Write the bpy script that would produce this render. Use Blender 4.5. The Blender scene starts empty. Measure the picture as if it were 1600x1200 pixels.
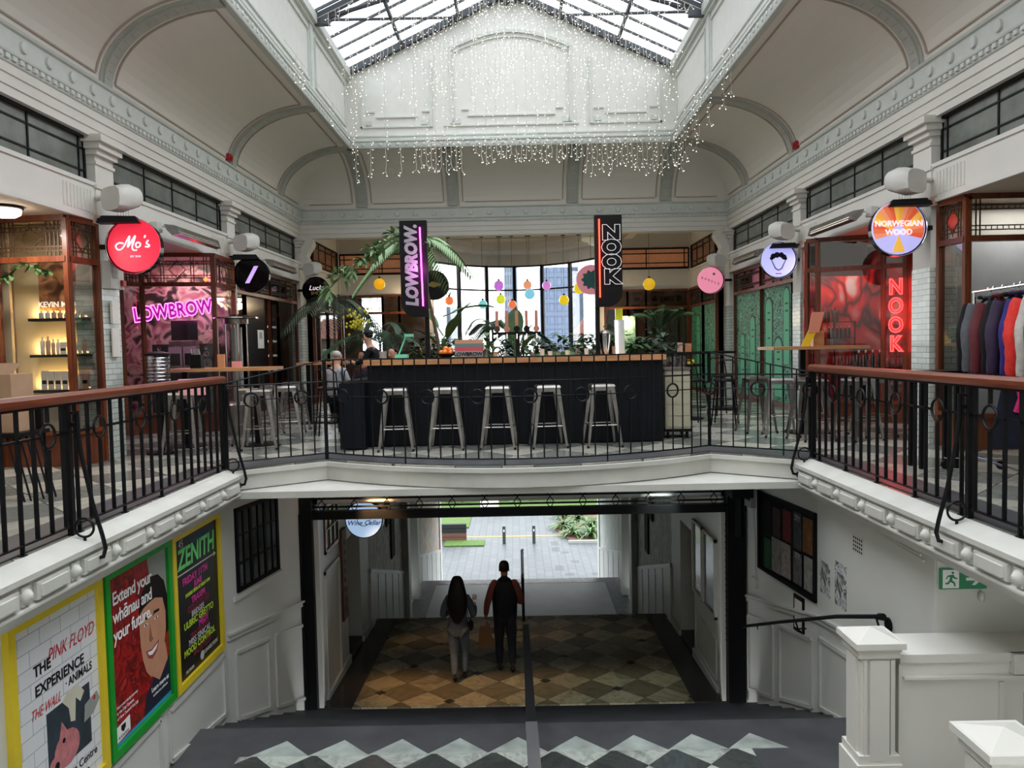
import bpy, bmesh, math, random
from mathutils import Vector, Matrix
random.seed(7)
PI = math.pi
S = bpy.context.scene
COL = S.collection
# ---------------------------------------------------------------- camera
YAW, PITCH, ROLL = .0058, .05, .0205
cf = Vector((-math.sin(YAW)*math.cos(PITCH), math.cos(YAW)*math.cos(PITCH), -math.sin(PITCH)))
cr = cf.cross(Vector((0, 0, 1))).normalized()
cu = cr.cross(cf)
r2 = cr*math.cos(ROLL) - cu*math.sin(ROLL)
u2 = cu*math.cos(ROLL) + cr*math.sin(ROLL)
cam_d = bpy.data.cameras.new('camera'); cam = bpy.data.objects.new('camera', cam_d); COL.objects.link(cam)
m3 = Matrix((r2, u2, -cf)).transposed()
cam.matrix_world = Matrix.Translation((0, 0, 1.4)) @ m3.to_4x4()
cam_d.sensor_width = 36; cam_d.lens = 27; cam_d.clip_end = 400; cam_d.clip_start = .05
S.camera = cam
# ---------------------------------------------------------------- view, world, large lights
S.view_settings.view_transform = 'Standard'; S.view_settings.look = 'None'
S.view_settings.gamma = 1; S.view_settings.use_curve_mapping = False
S.view_settings.exposure = 2.45
W = bpy.data.worlds.new('world'); S.world = W; W.use_nodes = True
bg = W.node_tree.nodes['Background']; bg.inputs[0].default_value = (.93, .97, 1.0, 1); bg.inputs[1].default_value = 1.0
try:
    S.cycles.max_bounces = 8; S.cycles.diffuse_bounces = 5; S.cycles.glossy_bounces = 3
    S.cycles.transparent_max_bounces = 24; S.cycles.caustics_reflective = False; S.cycles.caustics_refractive = False
    S.cycles.sample_clamp_indirect = 6.0; S.cycles.use_denoising = True
except Exception: pass

def area(name, loc, to, sx, sy, power, col=(1, 1, 1), portal=False):
    d = bpy.data.lights.new(name, 'AREA'); d.shape = 'RECTANGLE'; d.size = sx; d.size_y = sy
    d.energy = power; d.color = col
    if portal: d.cycles.is_portal = True
    o = bpy.data.objects.new(name, d); COL.objects.link(o); o.location = loc
    o.rotation_euler = (Vector(to)-Vector(loc)).to_track_quat('-Z', 'Y').to_euler()
    return o
def point(name, loc, power, col=(1, 1, 1), r=.05):
    d = bpy.data.lights.new(name, 'POINT'); d.energy = power; d.color = col; d.shadow_soft_size = r
    o = bpy.data.objects.new(name, d); COL.objects.link(o); o.location = loc
    return o
area('portal_lantern_left', (-1.9, 9.2, 8.75), (-1.0, 9.2, 6), 4.0, 17.2, 1, portal=True).rotation_euler = (0, -.43, 0)
area('portal_lantern_right', (1.9, 9.2, 8.75), (1.0, 9.2, 6), 4.0, 17.2, 1, portal=True).rotation_euler = (0, .43, 0)
area('portal_back_window', (0, 25.3, 2.2), (0, 0, 2.2), 5.2, 4.0, 1, portal=True)
area('portal_street_opening', (0, 28.9, -6), (0, 0, -6), 6.2, 4.2, 1, portal=True)

# ---------------------------------------------------------------- materials
def s2l(c): return c/12.92 if c <= .04045 else ((c+.055)/1.055)**2.4
def rgb(r, g, b): return (s2l(r/255), s2l(g/255), s2l(b/255), 1)
MATS = {}
class NT:
    def __init__(s, name):
        s.m = bpy.data.materials.new(name); s.m.use_nodes = True
        s.t = s.m.node_tree; s.n = s.t.nodes; s.b = s.n['Principled BSDF']; s.l = s.t.links
    def new(s, t, **k):
        n = s.n.new(t)
        for a, v in k.items(): setattr(n, a, v)
        return n
    def link(s, a, b): s.l.new(a, b)
    def coord(s):
        return s.new('ShaderNodeNewGeometry').outputs['Position']
    def math(s, op, a, b=None, c=None):
        n = s.new('ShaderNodeMath', operation=op)
        for i, v in enumerate((a, b, c)):
            if v is None: continue
            if isinstance(v, (int, float)): n.inputs[i].default_value = v
            else: s.link(v, n.inputs[i])
        return n.outputs[0]
    def noise(s, vec, scale, detail=3, rough=.5, dist=0):
        n = s.new('ShaderNodeTexNoise'); n.inputs['Scale'].default_value = scale
        n.inputs['Detail'].default_value = detail; n.inputs['Roughness'].default_value = rough
        n.inputs['Distortion'].default_value = dist
        if vec is not None: s.link(vec, n.inputs['Vector'])
        return n
    def ramp(s, fac, stops, interp='LINEAR'):
        n = s.new('ShaderNodeValToRGB'); cr_ = n.color_ramp; cr_.interpolation = interp
        while len(cr_.elements) < len(stops): cr_.elements.new(.5)
        for e, (p, c) in zip(cr_.elements, stops): e.position = p; e.color = c
        s.link(fac, n.inputs[0]); return n.outputs[0]
    def mix(s, fac, a, b, mode='MIX'):
        n = s.new('ShaderNodeMix', data_type='RGBA', blend_type=mode)
        for i, v in ((0, fac), (6, a), (7, b)):
            if isinstance(v, (int, float, tuple)): n.inputs[i].default_value = v
            else: s.link(v, n.inputs[i])
        return n.outputs[2]
    def base(s, c):
        if isinstance(c, tuple): s.b.inputs['Base Color'].default_value = c
        else: s.link(c, s.b.inputs['Base Color'])
def mat(name, col, rough=.6, metal=0, var=.06, scale=6, emit=None, es=1, bump=0):
    t = NT(name); t.b.inputs['Roughness'].default_value = rough; t.b.inputs['Metallic'].default_value = metal
    if var:
        p = t.new('ShaderNodeTexCoord').outputs['Object']
        n = t.noise(p, scale, 4)
        lo = tuple(x*(1-var) for x in col[:3])+(1,); hi = tuple(min(1, x*(1+var)) for x in col[:3])+(1,)
        t.base(t.ramp(n.outputs[0], [(.3, lo), (.7, hi)]))
        if bump:
            b = t.new('ShaderNodeBump'); b.inputs['Strength'].default_value = bump; b.inputs['Distance'].default_value = .01
            t.link(n.outputs[0], b.inputs['Height']); t.link(b.outputs[0], t.b.inputs['Normal'])
    else: t.base(col)
    if emit:
        t.b.inputs['Emission Color'].default_value = emit; t.b.inputs['Emission Strength'].default_value = es
    MATS[name] = t.m
    if max(col[:3]) < .03 and metal < .2: t.b.inputs['Specular IOR Level'].default_value = .22
    return t.m
def wood(name, a, b, rough=.4, sc=(3, 3, 40)):
    t = NT(name); t.b.inputs['Roughness'].default_value = rough
    p = t.new('ShaderNodeTexCoord').outputs['Object']
    mp = t.new('ShaderNodeMapping'); mp.inputs['Scale'].default_value = sc; t.link(p, mp.inputs[0])
    n = t.noise(mp.outputs[0], 1, 6, .6, 1.5)
    t.base(t.ramp(n.outputs[0], [(.3, a), (.7, b)])); MATS[name] = t.m; return t.m
def glass(name, tint=(1, 1, 1, 1), refl=.12, rough=.02):
    t = NT(name); t.n.remove(t.b)
    tr = t.new('ShaderNodeBsdfTransparent'); tr.inputs[0].default_value = tint
    gl = t.new('ShaderNodeBsdfGlossy'); gl.inputs['Roughness'].default_value = rough
    fr = t.new('ShaderNodeFresnel'); fr.inputs[0].default_value = 1.5
    f = t.math('MULTIPLY_ADD', fr.outputs[0], .55, refl-.02)
    mx = t.new('ShaderNodeMixShader'); t.link(f, mx.inputs[0]); t.link(tr.outputs[0], mx.inputs[1]); t.link(gl.outputs[0], mx.inputs[2])
    t.link(mx.outputs[0], t.n['Material Output'].inputs[0]); MATS[name] = t.m; return t.m
M_white = mat('painted_white', rgb(218, 215, 208), .55, var=.03, scale=1.5)
M_whiteold = mat('worn_white_paint', rgb(198, 197, 190), .6, var=.09, scale=2.5)
M_taupe = mat('cove_plaster', rgb(230, 225, 217), .8, var=.02, scale=.6)
M_grey = mat('grey_green_moulding', rgb(204, 208, 203), .6, var=.04)
M_greyd = mat('mid_grey_trim', rgb(150, 153, 149), .6, var=.04)  # plain mid grey shared by small fittings, printed shapes and the kerb
M_black = mat('black_steel', rgb(15, 15, 18), .42, .1, var=.1)
M_blackp = mat('black_paint', rgb(10, 10, 13), .5, var=.1)
M_blackg = mat('black_gloss', rgb(10, 10, 12), .15, var=.0)
M_navy = mat('navy_panel', rgb(11, 14, 21), .5, var=.12)
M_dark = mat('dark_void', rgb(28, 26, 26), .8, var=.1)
M_rail = wood('red_brown_handrail', rgb(92, 42, 26), rgb(128, 66, 42), .28, (8, 1, 20))
M_timber = wood('shop_timber', rgb(78, 36, 20), rgb(120, 62, 34), .35, (10, 10, 1.5))
M_table = wood('pale_table_timber', rgb(170, 112, 70), rgb(206, 152, 104), .35, (2, 14, 14))
M_zinc = mat('raw_zinc_steel', rgb(150, 146, 142), .3, .9, var=.18, scale=9)
M_chrome = mat('chrome', rgb(215, 215, 215), .12, 1, var=0)
M_gold = mat('leading_lines', rgb(70, 48, 30), .5, .2, var=0)
M_beige = mat('soffit_beige', rgb(205, 190, 170), .7, var=.02)
M_tile = None
M_glass = glass('clear_glass', (1, 1, 1, 1), .05)
M_dglass = glass('dim_glass', (.55, .56, .55, 1), .10)
M_obs = mat('obscure_glass', rgb(112, 116, 110), .12, var=.25, scale=3)
M_lglass = glass('lead_glass', (.92, .90, .84, 1), .06, .1)
M_sky = glass('roof_glass', (.97, .98, 1, 1), .04)
M_green = mat('leaf_green', rgb(60, 96, 52), .45, var=.35, scale=5)
M_green2 = mat('leaf_pale_green', rgb(110, 142, 92), .5, var=.3, scale=5)
M_green3 = mat('leaf_deep_green', rgb(34, 62, 40), .45, var=.35, scale=5)
M_bark = mat('bark', rgb(112, 92, 72), .8, var=.2)
def white_tile():
    t = NT('white_brick_tile'); t.b.inputs['Roughness'].default_value = .2
    p = t.coord(); sx = t.new('ShaderNodeSeparateXYZ'); t.link(p, sx.inputs[0])
    u = t.math('ADD', sx.outputs[0], sx.outputs[1])
    cb = t.new('ShaderNodeCombineXYZ'); t.link(u, cb.inputs[0]); t.link(sx.outputs[2], cb.inputs[1])
    b = t.new('ShaderNodeTexBrick'); b.inputs['Scale'].default_value = 1
    b.inputs['Brick Width'].default_value = .22; b.inputs['Row Height'].default_value = .075; b.inputs['Mortar Size'].default_value = .005
    b.inputs['Color1'].default_value = rgb(206, 212, 204); b.inputs['Color2'].default_value = rgb(182, 190, 182); b.inputs['Mortar'].default_value = rgb(140, 143, 138)
    t.link(cb.outputs[0], b.inputs[0]); t.base(b.outputs[0]); return t.m
M_tile = white_tile()
def marble(name, diag, light, dark, inset=False, x0=None, border=None, ox=0, oy=0, rot=True, rough=.22, veins=.5):
    """diamond laid marble tiles; optional plain border beyond |x|>x0"""
    t = NT(name); t.b.inputs['Roughness'].default_value = rough
    p = t.coord(); s = t.new('ShaderNodeSeparateXYZ'); t.link(p, s.inputs[0])
    X = t.math('ADD', s.outputs[0], ox); Y = t.math('ADD', s.outputs[1], oy)
    if rot:
        u = t.math('DIVIDE', t.math('ADD', X, Y), diag); v = t.math('DIVIDE', t.math('SUBTRACT', X, Y), diag)
    else:
        u = t.math('DIVIDE', X, diag); v = t.math('DIVIDE', Y, diag)
    fu = t.math('FLOOR', u); fv = t.math('FLOOR', v)
    chk = t.math('MODULO', t.math('ABSOLUTE', t.math('ADD', fu, fv)), 2)
    cb = t.new('ShaderNodeCombineXYZ'); t.link(fu, cb.inputs[0]); t.link(fv, cb.inputs[1])
    wn = t.new('ShaderNodeTexWhiteNoise', noise_dimensions='2D'); t.link(cb.outputs[0], wn.inputs[0])
    off = t.new('ShaderNodeVectorMath', operation='MULTIPLY_ADD'); t.link(wn.outputs[1], off.inputs[0]); off.inputs[1].default_value = (30, 30, 30); t.link(p, off.inputs[2])
    n1 = t.noise(off.outputs[0], 1.6, 8, .62, 1.2)
    vein = t.ramp(n1.outputs[0], [(.35, (0, 0, 0, 1)), (.5, (1, 1, 1, 1)), (.56, (.35, .35, .35, 1)), (.62, (1, 1, 1, 1))])
    L1 = t.mix(vein, tuple(c*(1-veins) for c in light[:3])+(1,), light)
    D1 = t.mix(vein, tuple(c*(1-veins*.7) for c in dark[:3])+(1,), dark)
    sel = t.math('GREATER_THAN', t.math('ADD', t.math('MULTIPLY', chk, .62), t.math('MULTIPLY', wn.outputs[0], .5)), .56)
    c = t.mix(sel, D1, L1)
    val = t.math('MULTIPLY_ADD', wn.outputs[0], .3, .82)
    c = t.mix(1.0, c, val, 'MULTIPLY')
    fru = t.math('FRACT', u); frv = t.math('FRACT', v)
    eu = t.math('ABSOLUTE', t.math('SUBTRACT', fru, .5)); ev = t.math('ABSOLUTE', t.math('SUBTRACT', frv, .5))
    g = t.math('GREATER_THAN', t.math('MAXIMUM', eu, ev), .492)
    c = t.mix(g, c, rgb(70, 68, 62))
    if inset:
        k = t.math('GREATER_THAN', t.math('MINIMUM', eu, ev), .37)
        w2 = t.math('MODULO', t.math('ABSOLUTE', t.math('ADD', t.math('ROUND', u), t.math('MULTIPLY', t.math('ROUND', v), 2))), 5)
        k = t.math('MULTIPLY', k, t.math('LESS_THAN', w2, .5))
        c = t.mix(k, c, rgb(52, 50, 46))
    if x0 is not None:
        k = t.math('GREATER_THAN', t.math('ABSOLUTE', s.outputs[0]), x0); c = t.mix(k, c, border)
    t.base(c); MATS[name] = t.m; return t.m
M_floor = marble('upper_marble_tiles', 1.0, rgb(186, 184, 172), rgb(124, 128, 122), oy=.3, veins=.35)
M_lfloor = marble('lower_marble_tiles', .74, rgb(156, 147, 122), rgb(110, 102, 82), inset=True, x0=2.55, border=rgb(44, 42, 42), oy=.1)
M_land = marble('landing_marble_tiles', .62, rgb(190, 196, 188), rgb(66, 70, 68), x0=3.0, border=rgb(70, 70, 72), veins=.6)
M_char = mat('charcoal_stone', rgb(74, 75, 78), .35, var=.2, scale=3)
M_chard = mat('dark_stair_stone', rgb(52, 53, 56), .4, var=.2, scale=3)
M_land2 = mat('wet_stone_sky_sheen', rgb(196, 204, 208), .35, var=.08, scale=2)  # base colour kept pale to stand in for sky reflected on the wet floor

# ---------------------------------------------------------------- mesh helpers
ORG = {}
def org(o): return ORG.get(o.name, Vector((0, 0, 0))) if o else Vector((0, 0, 0))
class Pl:
    """vertical plane running from p0 to p1 (plan points); n is its left-hand normal or flipped"""
    def __init__(s, p0, p1, flip=False):
        s.o = Vector((p0[0], p0[1], 0)); d = Vector((p1[0]-p0[0], p1[1]-p0[1], 0)); s.L = d.length; s.u = d/s.L
        s.n = Vector((s.u.y, -s.u.x, 0))
        if flip: s.n = -s.n
    def __call__(s, u, z, d=0): return s.o+s.u*u+s.n*d+Vector((0, 0, z))
class MB:
    def __init__(s): s.v = []; s.f = []; s.sm = []
    def add(s, vs, fs, smooth=False):
        b = len(s.v); s.v += [Vector(v) for v in vs]
        for f in fs: s.f.append([b+i for i in f]); s.sm.append(smooth)
        return s
    BF = [(0, 3, 2, 1), (4, 5, 6, 7), (0, 1, 5, 4), (1, 2, 6, 5), (2, 3, 7, 6), (3, 0, 4, 7)]
    def box(s, x0, x1, y0, y1, z0, z1):
        return s.add([(x0, y0, z0), (x1, y0, z0), (x1, y1, z0), (x0, y1, z0), (x0, y0, z1), (x1, y0, z1), (x1, y1, z1), (x0, y1, z1)], s.BF)
    def c(s, cx, cy, cz, w, d, h, rz=0):
        R = Matrix.Rotation(rz, 3, 'Z'); vs = []
        for z in (-h/2, h/2):
            for a, b in ((-1, -1), (1, -1), (1, 1), (-1, 1)):
                vs.append(Vector((cx, cy, cz))+R @ Vector((a*w/2, b*d/2, z)))
        return s.add(vs, s.BF)
    def p(s, P, u0, u1, z0, z1, d0, d1):
        return s.add([P(u0, z0, d0), P(u1, z0, d0), P(u1, z0, d1), P(u0, z0, d1), P(u0, z1, d0), P(u1, z1, d0), P(u1, z1, d1), P(u0, z1, d1)], s.BF)
    def cyl(s, a, b, r, r1=None, n=12, cap=True, smooth=True):
        a = Vector(a); b = Vector(b); r1 = r if r1 is None else r1
        d = (b-a).normalized(); x = d.orthogonal().normalized(); y = d.cross(x); vs = []
        for c_, rr in ((a, r), (b, r1)):
            for i in range(n):
                t = 2*PI*(i+.5)/n; vs.append(c_+x*math.cos(t)*rr+y*math.sin(t)*rr)
        s.add(vs, [(i, (i+1) % n, n+(i+1) % n, n+i) for i in range(n)], smooth)
        if cap: s.add(vs, [tuple(range(n))[::-1], tuple(range(n, 2*n))])
        return s
    def tube(s, pts, r, n=8, closed=False, smooth=True):
        pts = [Vector(p) for p in pts]; m = len(pts); vs = []; x = None
        for i, p in enumerate(pts):
            if closed: d = (pts[(i+1) % m]-pts[i-1]).normalized()
            else: d = (pts[min(i+1, m-1)]-pts[max(i-1, 0)]).normalized()
            x = (d.orthogonal() if x is None else x-d*x.dot(d)).normalized(); y = d.cross(x)
            rr = r[i] if isinstance(r, (list, tuple)) else r
            for k in range(n):
                t = 2*PI*k/n; vs.append(p+x*math.cos(t)*rr+y*math.sin(t)*rr)
        fs = []
        for i in range(m if closed else m-1):
            j = (i+1) % m
            for k in range(n): fs.append((i*n+k, i*n+(k+1) % n, j*n+(k+1) % n, j*n+k))
        if not closed: fs += [tuple(range(n))[::-1], tuple(range((m-1)*n, m*n))]
        return s.add(vs, fs, smooth)
    def ring(s, c, R, r, ax1, ax2, n=20, k=6):
        c = Vector(c); a = Vector(ax1).normalized(); b = Vector(ax2).normalized()
        return s.tube([c+a*math.cos(2*PI*i/n)*R+b*math.sin(2*PI*i/n)*R for i in range(n)], r, k, True)
    def lathe(s, c, prof, n=20, axis='Z'):
        vs = []; fs = []; c = Vector(c)
        for (r, z) in prof:
            for i in range(n):
                t = 2*PI*i/n; x, y = r*math.cos(t), r*math.sin(t)
                vs.append(c+(Vector((x, y, z)) if axis == 'Z' else Vector((x, z, y)) if axis == 'Y' else Vector((z, x, y))))
        for j in range(len(prof)-1):
            for i in range(n): fs.append((j*n+i, j*n+(i+1) % n, (j+1)*n+(i+1) % n, (j+1)*n+i))
        fs.append(tuple(range(n))[::-1]); fs.append(tuple(range((len(prof)-1)*n, len(prof)*n)))
        return s.add(vs, fs, True)
    def ball(s, c, rx, ry=None, rz=None, n=16, m=10):
        ry = ry or rx; rz = rz or rx; c = Vector(c); vs = []; fs = []
        for j in range(m+1):
            a = PI*j/m
            for i in range(n):
                t = 2*PI*i/n; vs.append(c+Vector((rx*math.sin(a)*math.cos(t), ry*math.sin(a)*math.sin(t), -rz*math.cos(a))))
        for j in range(m):
            for i in range(n): fs.append((j*n+i, j*n+(i+1) % n, (j+1)*n+(i+1) % n, (j+1)*n+i))
        return s.add(vs, fs, True)
    def sweep(s, path, prof, closed=False, side=None):
        """prof: list of (outward offset, z) swept along plan path; outward = left-hand normal of travel flipped"""
        n = len(path); vs = []; m = len(prof)
        P = [Vector((a[0], a[1], 0)) for a in path]
        for i in range(n):
            if closed: d0 = (P[i]-P[i-1]).normalized(); d1 = (P[(i+1) % n]-P[i]).normalized()
            else:
                d1 = (P[min(i+1, n-1)]-P[i]).normalized() if i < n-1 else (P[i]-P[i-1]).normalized()
                d0 = (P[i]-P[i-1]).normalized() if i > 0 else d1
            n0 = Vector((d0.y, -d0.x, 0)); n1 = Vector((d1.y, -d1.x, 0)); nn = (n0+n1).normalized(); k = 1/max(.3, nn.dot(n0))
            for (o, z) in prof: vs.append(P[i]+nn*o*k+Vector((0, 0, z)))
        fs = []
        for i in range(n if closed else n-1):
            j = (i+1) % n
            for k in range(m-1): fs.append((i*m+k, j*m+k, j*m+k+1, i*m+k+1))
        return s.add(vs, fs)
    def poly(s, pts, z0, z1):
        bm = bmesh.new(); vb = [bm.verts.new((p[0], p[1], z0)) for p in pts]; f = bm.faces.new(vb)
        r = bmesh.ops.extrude_face_region(bm, geom=[f]); 
        for e in r['geom']:
            if isinstance(e, bmesh.types.BMVert): e.co.z = z1
        bm.faces.ensure_lookup_table(); 
        if len(pts) > 4: bmesh.ops.triangulate(bm, faces=bm.faces[:])
        bm.verts.index_update(); s.add([v.co.copy() for v in bm.verts], [[v.index for v in f.verts] for f in bm.faces]); bm.free(); return s
    def flat(s, P, pts, d0, d1):
        """outline pts (u,z) in plane P extruded from depth d0 to d1"""
        n = len(pts); a = [P(u, z, d0) for u, z in pts]; b = [P(u, z, d1) for u, z in pts]
        s.add(a+b, [tuple(range(n)), tuple(range(2*n-1, n-1, -1))]+[(i, (i+1) % n, n+(i+1) % n, n+i) for i in range(n)])
        return s
    def build(s, name, m, parent=None, loc=None):
        me = bpy.data.meshes.new(name)
        o0 = org(parent) if loc is None else Vector(loc)
        me.from_pydata([v-o0 for v in s.v], [], s.f); me.update()
        me.polygons.foreach_set('use_smooth', s.sm)
        bm = bmesh.new(); bm.from_mesh(me); bmesh.ops.recalc_face_normals(bm, faces=bm.faces[:]); bm.to_mesh(me); bm.free()
        if any(s.sm):
            try: me.set_sharp_from_angle(angle=.7)
            except Exception: pass
        me.materials.append(m)
        o = bpy.data.objects.new(name, me); COL.objects.link(o)
        if parent: o.parent = parent; ORG[o.name] = o0
        elif loc is not None: o.location = o0; ORG[o.name] = o0
        return o
def tag(o, label=None, cat=None, group=None, kind=None):
    if label: o['label'] = label
    if cat: o['category'] = cat
    if group: o['group'] = group
    if kind: o['kind'] = kind
    return o
def struct(mb, name, m, label=None):
    o = mb.build(name, m); o['kind'] = 'structure'
    if label: o['label'] = label
    return o
def thing(name, loc, label, cat, group=None):
    o = bpy.data.objects.new(name, None); COL.objects.link(o); o.location = loc; ORG[o.name] = Vector(loc)
    return tag(o, label, cat, group)
def solo(mb, name, m, label, cat, group=None):
    xs = [v.x for v in mb.v]; ys = [v.y for v in mb.v]; zs = [v.z for v in mb.v]
    return tag(mb.build(name, m, loc=((min(xs)+max(xs))/2, (min(ys)+max(ys))/2, min(zs))), label, cat, group)
def copy_tree(o, parent=None):
    c = o.copy(); COL.objects.link(c)
    if parent: c.parent = parent
    for ch in list(o.children): copy_tree(ch, c)
    return c
def place(o, loc, rz=0, label=None, group=None):
    o.location = loc; o.rotation_euler = (0, 0, rz)
    if label: o['label'] = label
    if group: o['group'] = group
    return o
def text(name, s, size, loc, right, up, m, parent=None, ext=.002, off=0, align='CENTER', shear=0, sp=1, sx=1):
    d = bpy.data.curves.new(name, 'FONT'); d.body = s; d.size = size; d.extrude = ext; d.offset = off; d.shear = shear
    d.align_x = align; d.align_y = 'CENTER'; d.space_character = sp; d.resolution_u = 3; d.materials.append(m)
    o = bpy.data.objects.new(name, d); COL.objects.link(o)
    r = Vector(right).normalized(); u = Vector(up).normalized(); n = r.cross(u)
    mm = Matrix((r*sx, u, n)).transposed().to_4x4()
    o.matrix_basis = Matrix.Translation(Vector(loc)-org(parent)) @ mm
    if parent: o.parent = parent
    return o
UP = (0, 0, 1); RX = (1, 0, 0)
# ================================================================ STRUCTURE: upper level
L = -1; R_ = 1
ARC = [(-2.42+4.86*i/12, 8.88+.84*abs((i-6)/6)**2) for i in range(13)]
CON = [(-3.45, 9.0)]+ARC+[(3.45, 9.0)]
fl = MB().poly([(-8.4, -3), (-3.45, -3)]+CON+[(3.45, -3), (8.4, -3), (8.4, 23.2), (2.6, 23.2), (2.6, 25.4), (-2.6, 25.4), (-2.6, 23.2), (-8.4, 23.2)], -.26, 0)
struct(fl, 'floor_gallery', M_floor)
# dark stone border strip beside the railings
def strip(path, w0, w1, z0, z1):
    return MB().sweep(path, [(w0, z0), (w0, z1), (w1, z1), (w1, z0)])
struct(strip([(-3.5, -3), (-3.5, 8.9)]+[(x, y+.03) for x, y in ARC]+[(3.5, 8.9), (3.5, -3)], -.42, 0.0, .0, .012), 'trim_1', M_char, 'charcoal stone border strip along the railing')
# far fascia beam, white, following the curved edge
prof_far = [(.02, -.02), (.07, -.02), (.07, -.07), (.03, -.085), (.03, -.25), (-.25, -.25)]
struct(MB().sweep([(x, y) for x, y in CON], prof_far), 'trim_2', M_whiteold, 'plain white fascia beam under the curved railing')
# side fascias with raised blocks and bosses
for s, nm in ((-1, 'trim_3'), (1, 'trim_4')):
    mb = MB(); X = lambda o: s*(3.45-o)
    prof = [(0, 0), (.03, -.0), (.17, -.05), (.19, -.06), (.19, -.10), (.15, -.115), (.15, -.27), (.18, -.285), (.18, -.30), (.10, -.33), (.08, -.38), (-.0, -.41), (-.02, -.46), (-.12, -.50), (-.2, -.5)]
    vs = []; ys = (-3, 9.02)
    for y in ys:
        for o, z in prof: vs.append((X(o), y, z))
    n = len(prof); mb.add(vs, [(i, i+1, n+i+1, n+i) for i in range(n-1)]+[tuple(range(n)), tuple(range(n, 2*n))])
    y = 8.9
    while y > 1.5:
        a, b = X(.145), X(.185); x0, x1 = min(a, b), max(a, b)
        mb.box(x0, x1, y-.38, y, -.255, -.135)
        a, b = X(.185), X(.205); mb.box(min(a, b), max(a, b), y-.345, y-.035, -.235, -.155)
        mb.lathe((X(.15), y-.475, -.195), [(.055, 0), (.05, s*-.03), (.035, s*-.045), (.03, s*-.05), (.012, s*-.065)], 12, 'X')
        mb.box(min(X(.145), X(.17)), max(X(.145), X(.17)), y-.52, y-.43, -.26, -.13)
        y -= .57
    struct(mb, nm, M_whiteold, 'white fascia with raised blocks and round bosses')
# ---- walls left / right above gallery floor
PIL = [(5.15, 5.6), (10.05, 10.5), (14.6, 15.0), (19.42, 19.95)]
for s, side in ((-1, 'left'), (1, 'right')):
    def bx(mb, a, b, *r): return mb.box(min(s*a, s*b), max(s*a, s*b), *r)
    wall = MB()
    bx(wall, 5.4, 5.75, -3, 5.15, 0, 4.2)
    for (a, b) in PIL:
        bx(wall, 5.4, 5.72, a, b, 2.3, 4.22)
        bx(wall, 5.38, 5.72, a-.02, b+.02, 3.55, 3.6)
        # capital
        for k, (o, z0, z1) in enumerate([(.02, 3.86, 3.90), (.05, 3.98, 4.05), (.10, 4.05, 4.13), (.15, 4.13, 4.22)]):
            bx(wall, 5.4-o, 5.72, a-o*.7, b+o*.7, z0, z1)
    bays = [(5.6, 10.05), (10.5, 14.6), (15.0, 19.42)]
    for (a, b) in bays:
        bx(wall, 5.42, 5.62, a, b, 3.14, 3.6)              # fascia board
        bx(wall, 5.40, 5.44, a, b, 3.57, 3.62); bx(wall, 5.39, 5.44, a, b, 3.12, 3.17)
        y = b-.08                                            # fluting near the pillars
        for k in range(9):
            bx(wall, 5.408, 5.43, y-.035, y, 3.22, 3.50); y -= .075
        y = a+.1
        for k in range(5):
            bx(wall, 5.408, 5.43, y, y+.035, 3.22, 3.50); y += .075
    struct(wall, 'wall_'+side, M_white)
    tl = MB()
    for (a, b) in PIL: bx(tl, 5.39, 5.74, a, b, 0, 2.3)
    struct(tl, 'wall_'+side+'_tiles', M_tile)
    # attic void behind clerestory and outer shell
    o = MB(); bx(o, 8.4, 8.5, -3, 23.2, -.2, 4.6)
    bx(o, 7.0, 7.1, 5.6, 19.9, 3.16, 4.3)
    struct(o, 'wall_outer_'+side, mat('attic_wall_'+side, rgb(150, 145, 138), .8))
    sf = MB(); bx(sf, 5.44, 8.45, -3, 19.95, 3.12, 3.16); 
    struct(sf, 'ceiling_shops_'+side, M_beige)
    sf = MB(); bx(sf, 5.5, 8.5, -3, 23.2, 4.5, 4.6); struct(sf, 'ceiling_attic_'+side, M_dark)
    # bay partition walls behind the pillars
    for k, (a, b) in enumerate(PIL[:3]):
        pw = MB(); bx(pw, 5.74, 8.4, a+.15, a+.27, 0, 3.12); struct(pw, 'wall_party_%s_%d' % (side, k+1), M_white)
    # clerestory windows
    for k, (a, b) in enumerate(bays):
        fr = MB(); x0, x1 = 5.5, 5.545
        bx(fr, x0, x1, a+.03, b-.03, 3.62, 3.655); bx(fr, x0-.03, x1, a+.03, b-.03, 4.165, 4.2)
        bx(fr, x0, x1, a+.03, a+.07, 3.62, 4.2); bx(fr, x0, x1, b-.07, b-.03, 3.62, 4.2)
        for z in (3.76, 4.04): bx(fr, x0+.008, x1-.008, a+.05, b-.05, z-.012, z+.012)
        n = 4; ys = [a+.17]+[a+.17+(b-a-.34)*i/n for i in range(1, n)]+[b-.17]
        for y in ys: bx(fr, x0+.005, x1-.005, y-.013, y+.013, 3.64, 4.18)
        o = struct(fr, 'window_%d' % (k+1 if s < 0 else k+11), M_black)
        g = MB(); bx(g, 5.52, 5.524, a+.04, b-.04, 3.63, 4.19); g.build('pane', M_obs, o)
# lintel over the opening to the back room
ln = MB().box(-5.42, 5.42, 19.5, 19.9, 4.30, 4.60)
for x in [-4.5+i*.95 for i in range(10)]: ln.box(x-.012, x+.012, 19.485, 19.5, 4.40, 4.47); ln.box(x-.03, x+.03, 19.485, 19.5, 4.425, 4.437)
struct(ln, 'beam_back', M_white)
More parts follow.
